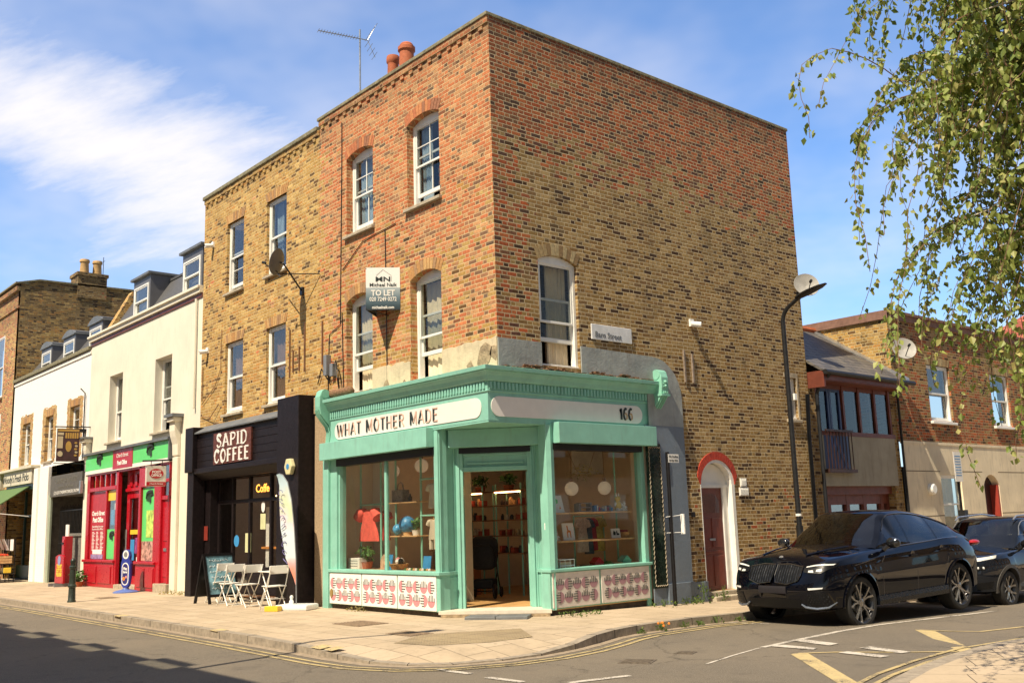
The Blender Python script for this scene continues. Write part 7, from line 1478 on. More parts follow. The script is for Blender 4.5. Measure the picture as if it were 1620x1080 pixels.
    dish((-6.55, -.74, 7.32), (-.80, -.55, .30), .29, (-6.72, -.03, 6.78), 'grey satellite dish on a long arm on the yellow brick wall', mat('dark_grey_dish', (.10, .11, .13), .5))
    mb = MB(); mb.tube([(-6.72, -.62, 7.1), (-5.95, -.02, 7.02)], .012, 5); mb.tube([(-6.72, -.55, 7.05), (-7.3, -.4, 7.3)], .012, 5); tag(mb.build('dish_stay', M_IRON, loc=(-6.0, -.02, 7.02)), 'thin iron stay rods bracing the grey dish to the brick wall', 'stay rod')
    dish((.42, 13.0, 5.55), (.75, -.62, .35), .30, (.03, 13.12, 5.35), 'white satellite dish on the corner of the stucco house', mat('weathered_white_dish', (.33, .32, .30), .6)); dish((.25, 9.12, 6.72), (.75, -.62, .30), .29, (.02, 9.08, 6.5), 'pale satellite dish at the far edge of the side wall beside the lamp head', mat('weathered_white_dish', (1, 1, 1)))
    # rooftop aerial
    t = thing('tv_aerial', 'tall rooftop television aerial with long boom above the yellow building', 'aerial', (-6.62, 1.5, 10.0)); mb = MB(); mb.tube([(-6.70, 1.5, 9.9), (-6.70, 1.5, 13.55)], .022, 8); mb.build('mast', M_ALU, t)
    A0, A1 = Vector((-6.62, 1.5, 13.32)), Vector((-8.62, 1.5, 14.28)); A0 = Vector((-6.64, 1.68, 13.30)); A1 = Vector((-6.96, .50, 13.32))
    mb = MB(); mb.tube([A0, A1], .014, 6)
    d = (A1-A0).normalized(); s_ = d.cross(Vector((0, 0, 1))).normalized()
    for k in range(15): p = A0+(A1-A0)*(.22+.78*k/14); mb.tube([p-s_*.10, p+s_*.10], .007, 4)
    up = s_.cross(d).normalized()
    for q in (-1, 1):
        for k in range(4): mb.tube([A0+up*q*(.08+.10*k)-d*.06*k-s_*.22, A0+up*q*(.08+.10*k)-d*.06*k+s_*.22], .007, 4)
        mb.tube([A0, A0+up*q*.42-d*.2], .009, 4)
    mb.build('antenna', M_ALU, t)
    # to let board: two panels in a V
    t = thing('letting_board', 'white and grey To Let board fixed in a V on the red brick wall', 'sign board', FA.p(-3.3, 0, 6)); V = Vector((-3.26, -.545, 0)); A_ = Vector((-2.88, -.01, 0)); B_ = Vector((-3.72, -.01, 0))
    m, tt = newmat('board_print'); z = tt.n('ShaderNodeSeparateXYZ', ins={0: tt.n('ShaderNodeNewGeometry').outputs['Position']}).outputs[2]
    cc = tt.ramp(tt.mr(z, 5.66, 6.10, 0, 1), [(0, (.012, .022, .03)), (.2, (.03, .06, .08)), (.55, (.12, .18, .22)), (.95, (.34, .40, .43))]); cc = tt.mix(tt.m('GREATER_THAN', z, 6.10), cc, (.80, .80, .78)); finish(tt, tt.n('ShaderNodeBsdfPrincipled', ins={'Base Color': cc, 'Roughness': .5}).outputs[0])
    for (a, b) in ((V, A_), (B_, V)):
        d = (b-a); F = Frame(a, d, (d.y, -d.x, 0)); L = d.length; mb = MB(); mb.box(F, 0, L, -.008, 0, 5.66, 6.50); mb.build('panel', m, t)
        if a is V:
            c = L/2; ink = M_INK; text('MN', F, c, .004, 6.265, .13, ink, t, bold=.003, width=.28); text('Michael Naik', F, c, .004, 6.155, .10, ink, t, bold=.001, width=.52); text('TO LET', F, c, .004, 5.99, .16, M_PAPER, t, bold=.004, width=.46); text('020 7249 0272', F, c, .004, 5.87, .11, M_PAPER, t, width=.52, bold=.002); text('michaelnaik.com', F, c, .004, 5.71, .08, M_PAPER, t, width=.42, bold=.002)
            mb = MB(); mb.tube([F.p(c-.13, .005, 6.34), F.p(c, .005, 6.46), F.p(c+.16, .005, 6.34), F.p(c+.16, .005, 6.23)], .0022, 4); mb.build('roof_emblem', ink, t)
    mb = MB(); mb.tube([V+Vector((0, 0, 5.68)), Vector((-3.3, 0, 5.62))], .01, 5); mb.tube([V+Vector((0, 0, 6.48)), Vector((-3.3, 0, 6.48))], .01, 5); mb.build('strut', M_IRON, t)
    # street name sign
    t = thing('street_name_sign', 'white Barn Street name plate on the brick side wall', 'street sign', FB.p(2.8, 0, 5)); F = FB; mb = MB(); mb.box(F, 2.25, 3.33, .0, .03, 4.84, 5.13); mb.build('plate', mat('white_enamel', (.68, .69, .70), .3), t, bevel=.006, seg=1); text('Barn Street', F, 2.68, .034, 4.935, .15, mat('sign_grey_ink', (.13, .14, .15), .5), t, bold=.001, width=.70)
    # parking plate pole beside the blue wall
    t = thing('sign_pole', 'black pole with small white parking plate against the blue wall', 'sign pole', (.28, 3.86, gz(3.9))); mb = MB(); mb.tube([(.27, 3.86, gz(4)-.1), (.25, 3.90, 2.78)], .038, 10); mb.build('pole', M_BLACK, t); mb = MB(); mb.box(FB, 3.86, 4.16, .30, .305, 2.58, 2.74); p = mb.build('plate', M_PAPER, t); Fp = Frame((.306, 0, 0), (0, 1, 0), (1, 0, 0)); text('No loading', Fp, 4.01, .001, 2.695, .055, M_INK, t, width=.25); text('at any time', Fp, 4.01, .001, 2.625, .055, M_INK, t, width=.25)
    mb = MB(); mb.box(FB, 4.16, 4.19, .26, .34, 1.25, 1.62); mb.tube([FB.p(3.75, .26, 1.57), FB.p(4.18, .3, 1.60)], .008, 5); mb.tube([FB.p(3.75, .26, 1.28), FB.p(4.18, .3, 1.28)], .008, 5); mb.build('white_bracket', M_UPVC, t)
    # street lamp
    t = thing('street_lamp', 'tall black street lamp with curved arm against the brick wall', 'street lamp', (.35, 7.9, gz(7.9))); pts = [(.35, 7.9, gz(7.9)-.1), (.35, 7.9, 1.3)]; mb = MB(); mb.tube(pts, .075, 12); mb.build('base', M_IRON, t, smooth=True)
    pts = [(.35, 7.9, 1.3), (.35, 7.9, 5.65)] + [(.35+.45*(1-math.cos(a)), 7.9-.04*a, 5.65+.42*math.sin(a)) for a in [R(12*i) for i in range(1, 7)]]; e = Vector(pts[-1]); pts += [tuple(e+Vector((.22, -.03, .12)))]; mb = MB(); mb.tube(pts, [.055, .05]+[.045]*(len(pts)-2), 10); mb.build('post', M_IRON, t, smooth=True)
    e = Vector(pts[-1]); d = Vector((.95, -.12, .17)).normalized(); F = Frame(e, d, (-d.y, d.x, 0)); mb = MB(); s_ = Vector((0, 1, 0)); u_ = d.cross(s_).normalized(); u_ = -u_ if u_.z < 0 else u_
    rings = []
    for k, (a, w, h) in enumerate(((-.12, .04, .04), (0, .10, .055), (.25, .15, .05), (.55, .13, .035), (.72, .05, .015))): c = e+d*a; rings.append([c+s_*w*math.cos(q)+u_*h*math.sin(q) for q in [2*math.pi*j/14 for j in range(14)]])
    mb.loft(rings, 0, True, True); mb.build('lamp_head', M_IRON, t, smooth=60)
    mb = MB(); mb.box(FB, 8.02, 8.10, .28, .42, 3.98, 4.12); mb.build('band_box', M_UPVC, t); mb = MB(); mb.lathe((.35, 7.9, 1.5), [(.062, 0), (.062, .05)], 12); mb.build('band', M_UPVC, t)
    # notice pole by the stucco house
    t = thing('sign_pole', 'black pole with tall white notice in front of the cream stucco wall', 'sign pole', (.5, 14.95, gz(15))); mb = MB(); mb.tube([(.5, 14.95, gz(15)-.1), (.5, 14.95, 2.95)], .035, 8); mb.build('pole', M_BLACK, t); mb = MB(); mb.box(FB, 14.72, 15.12, .54, .55, 2.22, 2.98); mb.build('notice', M_PAPER, t); mb = MB()
    for k in range(8): mb.box(FB, 14.77, 15.07, .551, .553, 2.86-k*.07, 2.88-k*.07)
    mb.build('notice_print', M_BLUEM, t); mb = MB(); mb.box(FB, 14.86, 15.04, .45, .62, .9, 1.5); mb.build('cabinet', M_IRON, t)
    # greengrocer's display
    cr = [(-28.35, -.75, 'left wooden crate rack of red fruit outside the greengrocer', 'left'), (-26.95, -.95, 'right wooden crate rack of red fruit outside the greengrocer', 'right')]
    for i, (x, y, l, sd) in enumerate(cr):
        t = thing('display_rack', l.replace('crate rack of red fruit', 'display rack'), 'display rack', (x, y, 0), 'racks outside the greengrocer'); mb = MB()
        for a in (-.55, .55):
            for b in (-.3, .3): mb.tube([(x+a, y+b, 0), (x+a, y+b, 1.1 if b < 0 else 1.5)], .016, 6)
        mb.box(FG, x-.6, x+.6, y-.32, y+.32, .30, .33); mb.box(FG, x-.6, x+.6, y-.32, y+.32, .62, .65); mb.build('frame', M_BLACK, t)
        for k in range(2):
            xx = x-.30+k*.60; z0 = .655; c = thing('fruit_crate', 'wooden crate heaped with red fruit, %s one on the %s rack' % (('left', 'right')[k], sd), 'crate', (xx, y-.05, z0), 'fruit crates outside the greengrocer'); mb = MB()
            for q in range(3): z = z0+.02+q*.09; mb.box(FG, xx-.28, xx+.28, y-.31, y-.295, z, z+.07); mb.box(FG, xx-.28, xx+.28, y+.20, y+.215, z, z+.07); mb.box(FG, xx-.28, xx-.265, y-.29, y+.2, z, z+.07); mb.box(FG, xx+.265, xx+.28, y-.29, y+.2, z, z+.07)
            mb.box(FG, xx-.265, xx+.265, y-.29, y+.2, z0, z0+.015); mb.build('crate_slats', M_WOOD, c)
            mb = MB(); r = random.Random(i*5+k)
            for q in range(46): mb.ball((xx+r.uniform(-.24, .24), y-.05+r.uniform(-.22, .22), z0+.24+r.uniform(0, .07)), r.uniform(.032, .045), 7)
            mb.build('fruit', mat('tomato_red', (.55, .06, .02), .4, var=.3, scale=12), c, smooth=True)
            o = MB(); o.hexa([Vector((xx-.2, y+.26, 1.12)), Vector((xx+.2, y+.26, 1.12)), Vector((xx+.2, y+.27, 1.12)), Vector((xx-.2, y+.27, 1.12)), Vector((xx-.26, y+.10, 1.52)), Vector((xx+.14, y+.10, 1.52)), Vector((xx+.14, y+.11, 1.52)), Vector((xx-.26, y+.11, 1.52))]) if k == 0 else o.box(FG, xx-.22, xx+.2, y+.25, y+.26, 1.1, 1.5)
            tag(o.build('price_card', M_PAPER, loc=(xx, y+.25, 1.12)), 'large blank white price card, %s one above the %s rack' % (('left', 'right')[k], sd), 'price card', 'price cards above the racks')
    mb = MB(); mb.box(FG, -26.75, -26.35, -1.0, -.75, .33, .52); tag(mb.build('yellow_crate', M_YELP, loc=(-26.5, -.9, .33), bevel=.02), 'yellow plastic crate on the lower tier of the right rack', 'crate')
    potted_plant(-20.25, -.35, 0, .5, .55, 'low green bush growing beside the passage wall', seed=31)
    # opposite side lamp whose shadow crosses the road
    mb = MB(); x, y = .88, -8.75; t = thing('street_lamp', 'plain grey lamp column on the opposite pavement', 'street lamp', (x, y, 0)); mb.tube([(x, y, 0), (x, y, 7.8), (x+.25, y+.35, 8.15), (x+.5, y+.9, 8.3)], [.07, .05, .045, .04], 10); mb.build('post', M_IRON, t); mb = MB(); mb.box(FG, x+.42, x+.66, y+.85, y+1.5, 8.26, 8.38); mb.build('lamp_head', M_IRON, t, bevel=.03)
furniture()
# ============================================================ cars
def lerp(a, b, t_): return a+(b-a)*t_
def curve(pts, x):
    """smooth (monotone-ish) interpolation through (x, y) points"""
    if x <= pts[0][0]: return pts[0][1]
    for i in range(len(pts)-1):
        if x <= pts[i+1][0]:
            x0, y0 = pts[i]; x1, y1 = pts[i+1]; t_ = (x-x0)/(x1-x0)
            m0 = (y1-y0)/(x1-x0) if i == 0 else (y1-pts[i-1][1])/(x1-pts[i-1][0]); m1 = (y1-y0)/(x1-x0) if i+2 >= len(pts) else (pts[i+2][1]-y0)/(pts[i+2][0]-x0)
            h = x1-x0; t2, t3 = t_*t_, t_**3
            return (2*t3-3*t2+1)*y0 + (t3-2*t2+t_)*h*m0 + (-2*t3+3*t2)*y1 + (t3-t2)*h*m1
    return pts[-1][1]
def car(C, label, name='parked_car'):
    t = thing(name, label, 'car', (0, 0, 0), 'cars parked along the kerb')
    paint = mat(C['paint'][0], C['paint'][1], .5, var=.02, coat=1.0, spec=0); blk = mat('car_black_plastic', (.006, .006, .007), .4, spec=.3); trim = mat(C['trim'][0], C['trim'][1], C['trim'][2], var=.03)
    uf, ur, W, wb, wr = C['uf'], C['ur'], C['W'], C['wb'], C['wr']
    nose_c = C['nose_c']; tail_c = C['tail_c']; sill = C['sill']
    belt = lambda u: curve(C['belt'], u)                     # shoulder height
    deck = lambda u: curve(C['deck'], u)                     # centre line height of bonnet / tail
    zb_, zt_ = .28, 1.0
    def plan(u):
        if u > nose_c: q = min((u-nose_c)/(uf-nose_c), 1); return W*max(1-q**C['np'], 0)**(1/C['np'])
        if u < tail_c: q = min((tail_c-u)/(tail_c-ur), 1); return W*max(1-q**4.5, 0)**(1/4.5)
        return W
    arch_r = wr+.055
    def zbot(u):
        z = sill
        for c in (wb/2, -wb/2):
            d = abs(u-c)
            if d < arch_r: z = max(z, wr+math.sqrt(arch_r*arch_r-d*d)*.98)
        if u > wb/2+arch_r: z = max(z, lerp(sill-.02, C['chin'], min(1, (u-wb/2-arch_r)/(uf-wb/2-arch_r))))
        if u < -wb/2-arch_r: z = max(z, lerp(sill, C['chin']+.08, min(1, (-wb/2-arch_r-u)/(-wb/2-arch_r-ur))))
        return z
    def flare(u):
        f = 0
        for c in (wb/2, -wb/2): f += .028*math.exp(-((u-c)/.42)**2)
        return f
    def section(u):
        w = plan(u)+flare(u)*(1 if plan(u) > W*.8 else 0); z0 = zbot(u); zs = belt(u); zd = deck(u); k = C['in_belt']
        pts = []
        # side: from the lower edge to the shoulder
        n = 12
        for i in range(n+1):
            a = i/n; z = lerp(z0, zs, a); zz = (z-.3)/(zs-.3) if zs > .31 else 0
            prof = 1-.045*(1-min(max(zz, 0), 1))**2*1.0 - (1-k)*max(0, (zz-.62)/.38)**2 - .010*math.exp(-((z-C['crease'])/.05)**2)*(1 if abs(u) < wb/2-.3 else .2)
            pts.append((w*prof, z))
        ws = pts[-1][0]
        # top: shoulder to centre
        for i in range(1, 11):
            a = i/10; x = ws*(1-a); z = zs + (zd-zs)*(1-(1-a)**2.2); pts.append((x, z))
        return pts
    us = []
    def add(a, b, n):
        for i in range(n): us.append(a+(b-a)*i/n)
    add(ur, ur+.02, 3); add(ur+.02, tail_c-.0, 12); add(tail_c, -wb/2-arch_r, 3) if tail_c < -wb/2-arch_r else None
    a0 = max(tail_c, -wb/2-arch_r); add(a0, -wb/2+arch_r, 26); add(-wb/2+arch_r, wb/2-arch_r, 18); add(wb/2-arch_r, wb/2+arch_r, 30); a1 = wb/2+arch_r
    for i in range(18): q = 1-(1-i/17)**2.3; us.append(lerp(a1, uf-.0005, q))
    us = sorted(set(us))
    def shift(u, w, z):
        """rake of the nose and tail with height"""
        if u > a1: q = (u-a1)/(uf-a1); return u - q*q*(C['rake_lo']*max(0, .62-z)**1.5 + C['rake_hi']*max(0, z-.66)**1.4)
        if u < -wb/2-arch_r: q = (-wb/2-arch_r-u)/(-wb/2-arch_r-ur); return u + q*q*(.35*max(0, .62-z)**1.5 + .22*max(0, z-.85))
        return u
    mb = MB(); rings = []
    for u in us:
        s_ = section(u); L = [Vector((shift(u, w, z), w, z)) for w, z in s_]; Rr = [Vector((shift(u, w, z), -w, z)) for w, z in reversed(s_[:-1])]; rings.append(L+Rr)
    mb.loft(rings, 0, closed=False, caps=False); mb.face(rings[-1], 0); mb.face(rings[0], 0)
    body = mb.build('body', paint, t, smooth=50)
    # greenhouse
    g0, g1 = C['gh']; roof = lambda u: curve(C['roof'], u); gw = lambda u: curve(C['gw'], u); bw = lambda u: curve(C['bw'], u)
    gus = [lerp(g0, g1, i/54) for i in range(55)]
    def gsec(u):
        zb = belt(u)-.015; zr = max(roof(u), zb+.012); h = zr-zb; hw, hb = gw(u), bw(u); kk = min(1, h/.22); hw = lerp(hb, hw, min(1, h/.50)) if h < .5 else hw
        P_ = []
        for i in range(9): a = i/8; P_.append((lerp(hb, hw+.045, a)+.018*math.sin(math.pi*a)*kk, lerp(zb, zr-.075*kk, a)))
        P_ += [(hw+.018, zr-.045*kk), (hw-.04, zr-.022*kk), (hw*.80, zr-.008*kk), (hw*.45, zr), (0, zr+.008*kk)]
        return P_
    secs = [gsec(u) for u in gus]
    M = {'roof': MB(), 'side_window': MB(), 'side_window_': MB(), 'windscreen': MB(), 'rear_window': MB()}
    np_ = len(secs[0]); wins = C['wins']; ws0, ws1 = C['ws']; rs0, rs1 = C['rs']
    for i in range(len(gus)-1):
        um = (gus[i]+gus[i+1])/2; h = roof(um)-belt(um)
        def gp(i_, j_, sd): u_, (w_, z_) = gus[i_], secs[i_][j_]; return Vector((u_ - .15*(w_/.75)**2*min(1, max(0, u_)/.5), sd*w_, z_))
        for sd in (1, -1):
            for j in range(np_-1):
                q = [gp(i, j, sd), gp(i+1, j, sd), gp(i+1, j+1, sd), gp(i, j+1, sd)]
                key = 'roof'
                if 0 <= j <= 7 and h > C['minh'] and any(a < um < b for a, b in wins): key = 'side_window' if sd > 0 else 'side_window_'
                if j >= 10 and ws0 < um < ws1: key = 'windscreen'
                if j >= 10 and rs0 < um < rs1: key = 'rear_window'
                M[key].face(q)
    gl = glass('car_glass', (.14, .17, .19), .07)
    for k, m_ in M.items():
        if m_.f: m_.build(k.rstrip('_'), paint if k == 'roof' else gl, t, smooth=50)
    # chrome or black line round the side glass, and pillar
    for sd in (1, -1):
        mb = MB(); pts = [Vector((u, sd*(bw(u)+.012), belt(u)+.004)) for u in gus if wins[0][0]-.05 < u < wins[-1][1]+.05]; mb.tube(pts, .010, 5); top = [Vector((u-.17*min(1, max(0, u)/.5), sd*(gsec(u)[8][0]+.008), gsec(u)[8][1]+.006)) for u in gus if wins[0][0]-.02 < u < wins[-1][1]+.02 and roof(u)-belt(u) > C['minh']]; mb.tube(top, .009, 5)
        mb.build('window_trim', C['wtrim'], t)
    # shut lines and sill
    def sidept(u, z, o=.0):
        s_ = section(u); n = 12
        for i in range(n):
            if s_[i][1] <= z <= s_[i+1][1]: a = (z-s_[i][1])/(s_[i+1][1]-s_[i][1]+1e-9); return lerp(s_[i][0], s_[i+1][0], a)+o
        return s_[n][0]+o
    for sd in (1, -1):
        mb = MB()
        for ln in C['shut']: mb.tube([Vector((u, sd*sidept(u, z, .0), z)) for u, z in ln], .006, 4)
        mb.build('shut_line', M_DARK, t)
        mb = MB(); mb.loft([[Vector((u, sd*(W+o_), z)) for o_, z in ((-.06, sill-.05), (.0, sill-.05), (.012, sill+.02), (.0, sill+.09), (-.06, sill+.10))] for u in (-wb/2+arch_r-.02, 0, wb/2-arch_r+.02)], caps=True); mb.build('sill', trim, t)
        for c in (wb/2, -wb/2):
            mb = MB(); A_ = [math.pi*(-.03)+math.pi*1.06*i/28 for i in range(29)]
            rin, rout = arch_r-.006, arch_r+C['flare_w']
            ring = []
            for a in A_:
                cx, cz = math.cos(a), max(math.sin(a), -.2); o1 = sidept(min(max(c+rout*cx, ur+.1), uf-.1), min(wr+rout*max(cz, 0)+.01, belt(c)-.02), .010)
                ring.append([Vector((c+rin*cx, sd*(o1-.10), wr+rin*cz)), Vector((c+rin*cx, sd*(o1+.012), wr+rin*cz)), Vector((c+rout*cx, sd*(o1+.006), wr+rout*cz)), Vector((c+rout*cx, sd*(o1-.05), wr+rout*cz))])
            mb.loft(ring, caps=True); mb.build('wheel_arch', C['archm'] or paint, t, smooth=50)
            mb = MB(); A_ = [math.pi*i/16 for i in range(17)]; mb.loft([[Vector((c+(arch_r-.004)*math.cos(a), sd*y, wr+(arch_r-.004)*math.sin(a))) for y in (W-.03, .45)] for a in A_], closed=False); mb.face([Vector((c+(arch_r-.004)*math.cos(a), sd*.45, wr+(arch_r-.004)*math.sin(a))) for a in A_]); mb.build('wheel_well', blk, t)
            # wheel
            w = C['tw']; y0 = W-.012; tyre = MB(); ax = Vector((0, sd, 0)); cc = Vector((c, sd*(y0-w), wr))
            rim = C['rim']; tyre.lathe(cc, [(rim-.01, .0), (wr-.03, .0), (wr-.006, .02), (wr, .05), (wr, w-.05), (wr-.006, w-.02), (wr-.03, w), (rim+.004, w+.002), (rim-.012, w-.01), (rim-.012, .02)], 44, axis=ax, caps=False)
            ty = tyre.build('tyre', mat('tyre_rubber', (.018, .017, .016), .75), t, smooth=30)
            mb = MB(); mb.lathe(cc, [(rim, w-.003), (rim-.012, w-.008), (rim-.03, w-.03), (rim-.04, .03), (rim-.05, .02)], 44, axis=ax, caps=False, m=0); mb.lathe(cc, [(.001, w-.11), (rim-.05, w-.11)], 30, axis=ax, caps=False, m=1); mb.lathe(cc, [(.17, w-.10), (.17, w-.085), (.001, w-.085)], 30, axis=ax, caps=False, m=2)
            rm = mb.build('rim', [mat('dark_rim', (.06, .06, .065), .3, metal=.8), blk, mat('brake_disc', (.25, .25, .25), .3, metal=.9)], None, smooth=40); rm.parent = t; rm.location = (0, 0, 0)
            mb = MB(); ns = C['spokes']
            for k in range(ns):
                for side in (-1, 1):
                    a = 2*math.pi*k/ns + .12; b = a+side*C['split']; p0 = Vector((math.cos(a+side*.10), 0, math.sin(a+side*.10)))*.045; p1 = Vector((math.cos(a+side*.07+side*C['split']*.25), 0, math.sin(a+side*.07+side*C['split']*.25)))*rim*.55; p2 = Vector((math.cos(b), 0, math.sin(b)))*(rim-.006)
                    for (q0, q1, w0, w1, o0, o1) in ((p0, p1, .017, .012, -.035, -.022), (p1, p2, .012, .017, -.022, -.006)):
                        d = (q1-q0).normalized(); nn = Vector((-d.z, 0, d.x)); f0 = cc+ax*(w+o0); f1 = cc+ax*(w+o1)
                        mb.hexa([f0+q0-nn*w0-ax*.03, f1+q1-nn*w1-ax*.03, f1+q1+nn*w1-ax*.03, f0+q0+nn*w0-ax*.03, f0+q0-nn*w0, f1+q1-nn*w1, f1+q1+nn*w1, f0+q0+nn*w0])
            mb.lathe(cc+ax*(w-.05), [(.065, 0), (.062, .02), (.03, .028), (.001, .028)], 20, axis=ax)
            sp = mb.build('spokes', mat('machined_alloy', (.40, .385, .36), .3, metal=.9, var=.03), None); sp.parent = t; sp.location = (0, 0, 0)
    # underbody
    mb = MB(); mb.box(FG, ur+.25, uf-.30, -W+.22, W-.22, sill-.05, sill+.25); mb.build('underbody', blk, t)
    # interior
    mb = MB()
    for y in (-.36, .36): mb.box(FG, -.32, .18, y-.24, y+.24, .55, .80); mb.box(FG, -.42, -.26, y-.24, y+.24, .75, 1.25); mb.box(FG, -.42, -.32, y-.12, y+.12, 1.28, 1.46)
    mb.box(FG, -1.3, -1.15, -.6, .6, .7, 1.22); mb.box(FG, .62, .95, -.72, .72, .80, C['belt'][3][1]-.05); mb.build('seats', mat('grey_leather', (.06, .055, .05), .6), t, bevel=.04)
    mb = MB(); c = Vector((.50, -.36 if C['rhd'] else .36, 1.02)); mb.tube([c+Vector((.18*.35*math.sin(a), .18*math.cos(a), .18*math.sin(a)*.94)) for a in [2*math.pi*i/18 for i in range(19)]], .014, 6); mb.build('steering_wheel', blk, t)
    mb = MB(); mb.ball((.28, 0, 1.40 if C['H'] > 1.6 else 1.36), .09, 10, sq=(.2, 1.1, .35)); mb.build('rear_view_mirror', blk, t)
    # mirrors
    for sd in (1, -1):
        mb = MB(); mx, mz = C['mirror']; c = Vector((mx, sd*(W+.075), mz)); mb.ball(c, .12, 16, sq=(.62, 1.05, .72)); mb.tube([Vector((mx+.03, sd*(W-.09), mz-.11)), c+Vector((0, -sd*.07, -.03))], [.035, .03], 8); o = mb.build('wing_mirror', C['mirm'] or blk, t, smooth=70)
        for (hu, hz) in C['handles']:
            mb = MB(); y = sidept(hu, hz, .0); mb.lathe(Vector((hu, sd*(y-.008), hz)), [(.075, 0), (.07, .006), (.03, .003)], 16, axis=(0, sd, 0)); mb.box(Frame((hu, sd*(y+.018), hz), (1, 0, 0), (0, sd, 0)), -.10, .10, -.004, .010, -.014, .014); mb.build('door_handle', paint, t, bevel=.006)
    # nose details, laid on the nose surface
    nring = us
    def noseu(w, z):
        w = abs(w)
        lo, hi = a1, uf-.0005
        for _ in range(26):
            m_ = (lo+hi)/2
            s_ = section(m_); ws_ = [p for p in s_]
            # half width of section at height z
            ww = 0
            for i in range(len(ws_)-1):
                z0_, z1_ = ws_[i][1], ws_[i+1][1]
                if min(z0_, z1_) <= z <= max(z0_, z1_) and i < 12: ww = lerp(ws_[i][0], ws_[i+1][0], (z-z0_)/(z1_-z0_+1e-9))
            if z > ws_[12][1]:
                for i in range(12, len(ws_)-1):
                    if ws_[i][1] <= z <= ws_[i+1][1]+1e-9: ww = lerp(ws_[i][0], ws_[i+1][0], (z-ws_[i][1])/(ws_[i+1][1]-ws_[i][1]+1e-9))
            if z < ws_[0][1]: ww = ws_[0][0]
            if ww > w: lo = m_
            else: hi = m_
        return shift(lo, w, z)
    def patch(top, bot, o, nu=14, nv=4, sd=1, mt=None, nm='x', depth=.02, par=None, mi=0, mbx=None):
        """top/bot: lists of (w, z); fills between them on the nose"""
        G = []
        def at(L, a): k = a*(len(L)-1); i = min(int(k), len(L)-2); return (lerp(L[i][0], L[i+1][0], k-i), lerp(L[i][1], L[i+1][1], k-i))
        for j in range(nv+1):
            row = []
            for i in range(nu+1):
                a, b = at(top, i/nu), at(bot, i/nu); w, z = lerp(a[0], b[0], j/nv), lerp(a[1], b[1], j/nv); row.append(Vector((noseu(w, z)+o, sd*w, z)))
            G.append(row)
        m_ = mbx or MB(); m_.loft(G, mi, closed=False)
        edge = G[0]+[r[-1] for r in G[1:-1]]+G[-1][::-1]+[r[0] for r in G[1:-1]][::-1]
        m_.loft([edge, [p-Vector((depth, 0, 0)) for p in edge]], mi, closed=True)
        return m_ if mbx else m_.build(nm, mt, t, smooth=40)
    C['nose'](t, patch, noseu, paint, blk, trim, sidept)
    return t
def glassy(name, c): return mat(name, c, .12, coat=1, spec=.6, var=.3, scale=30)
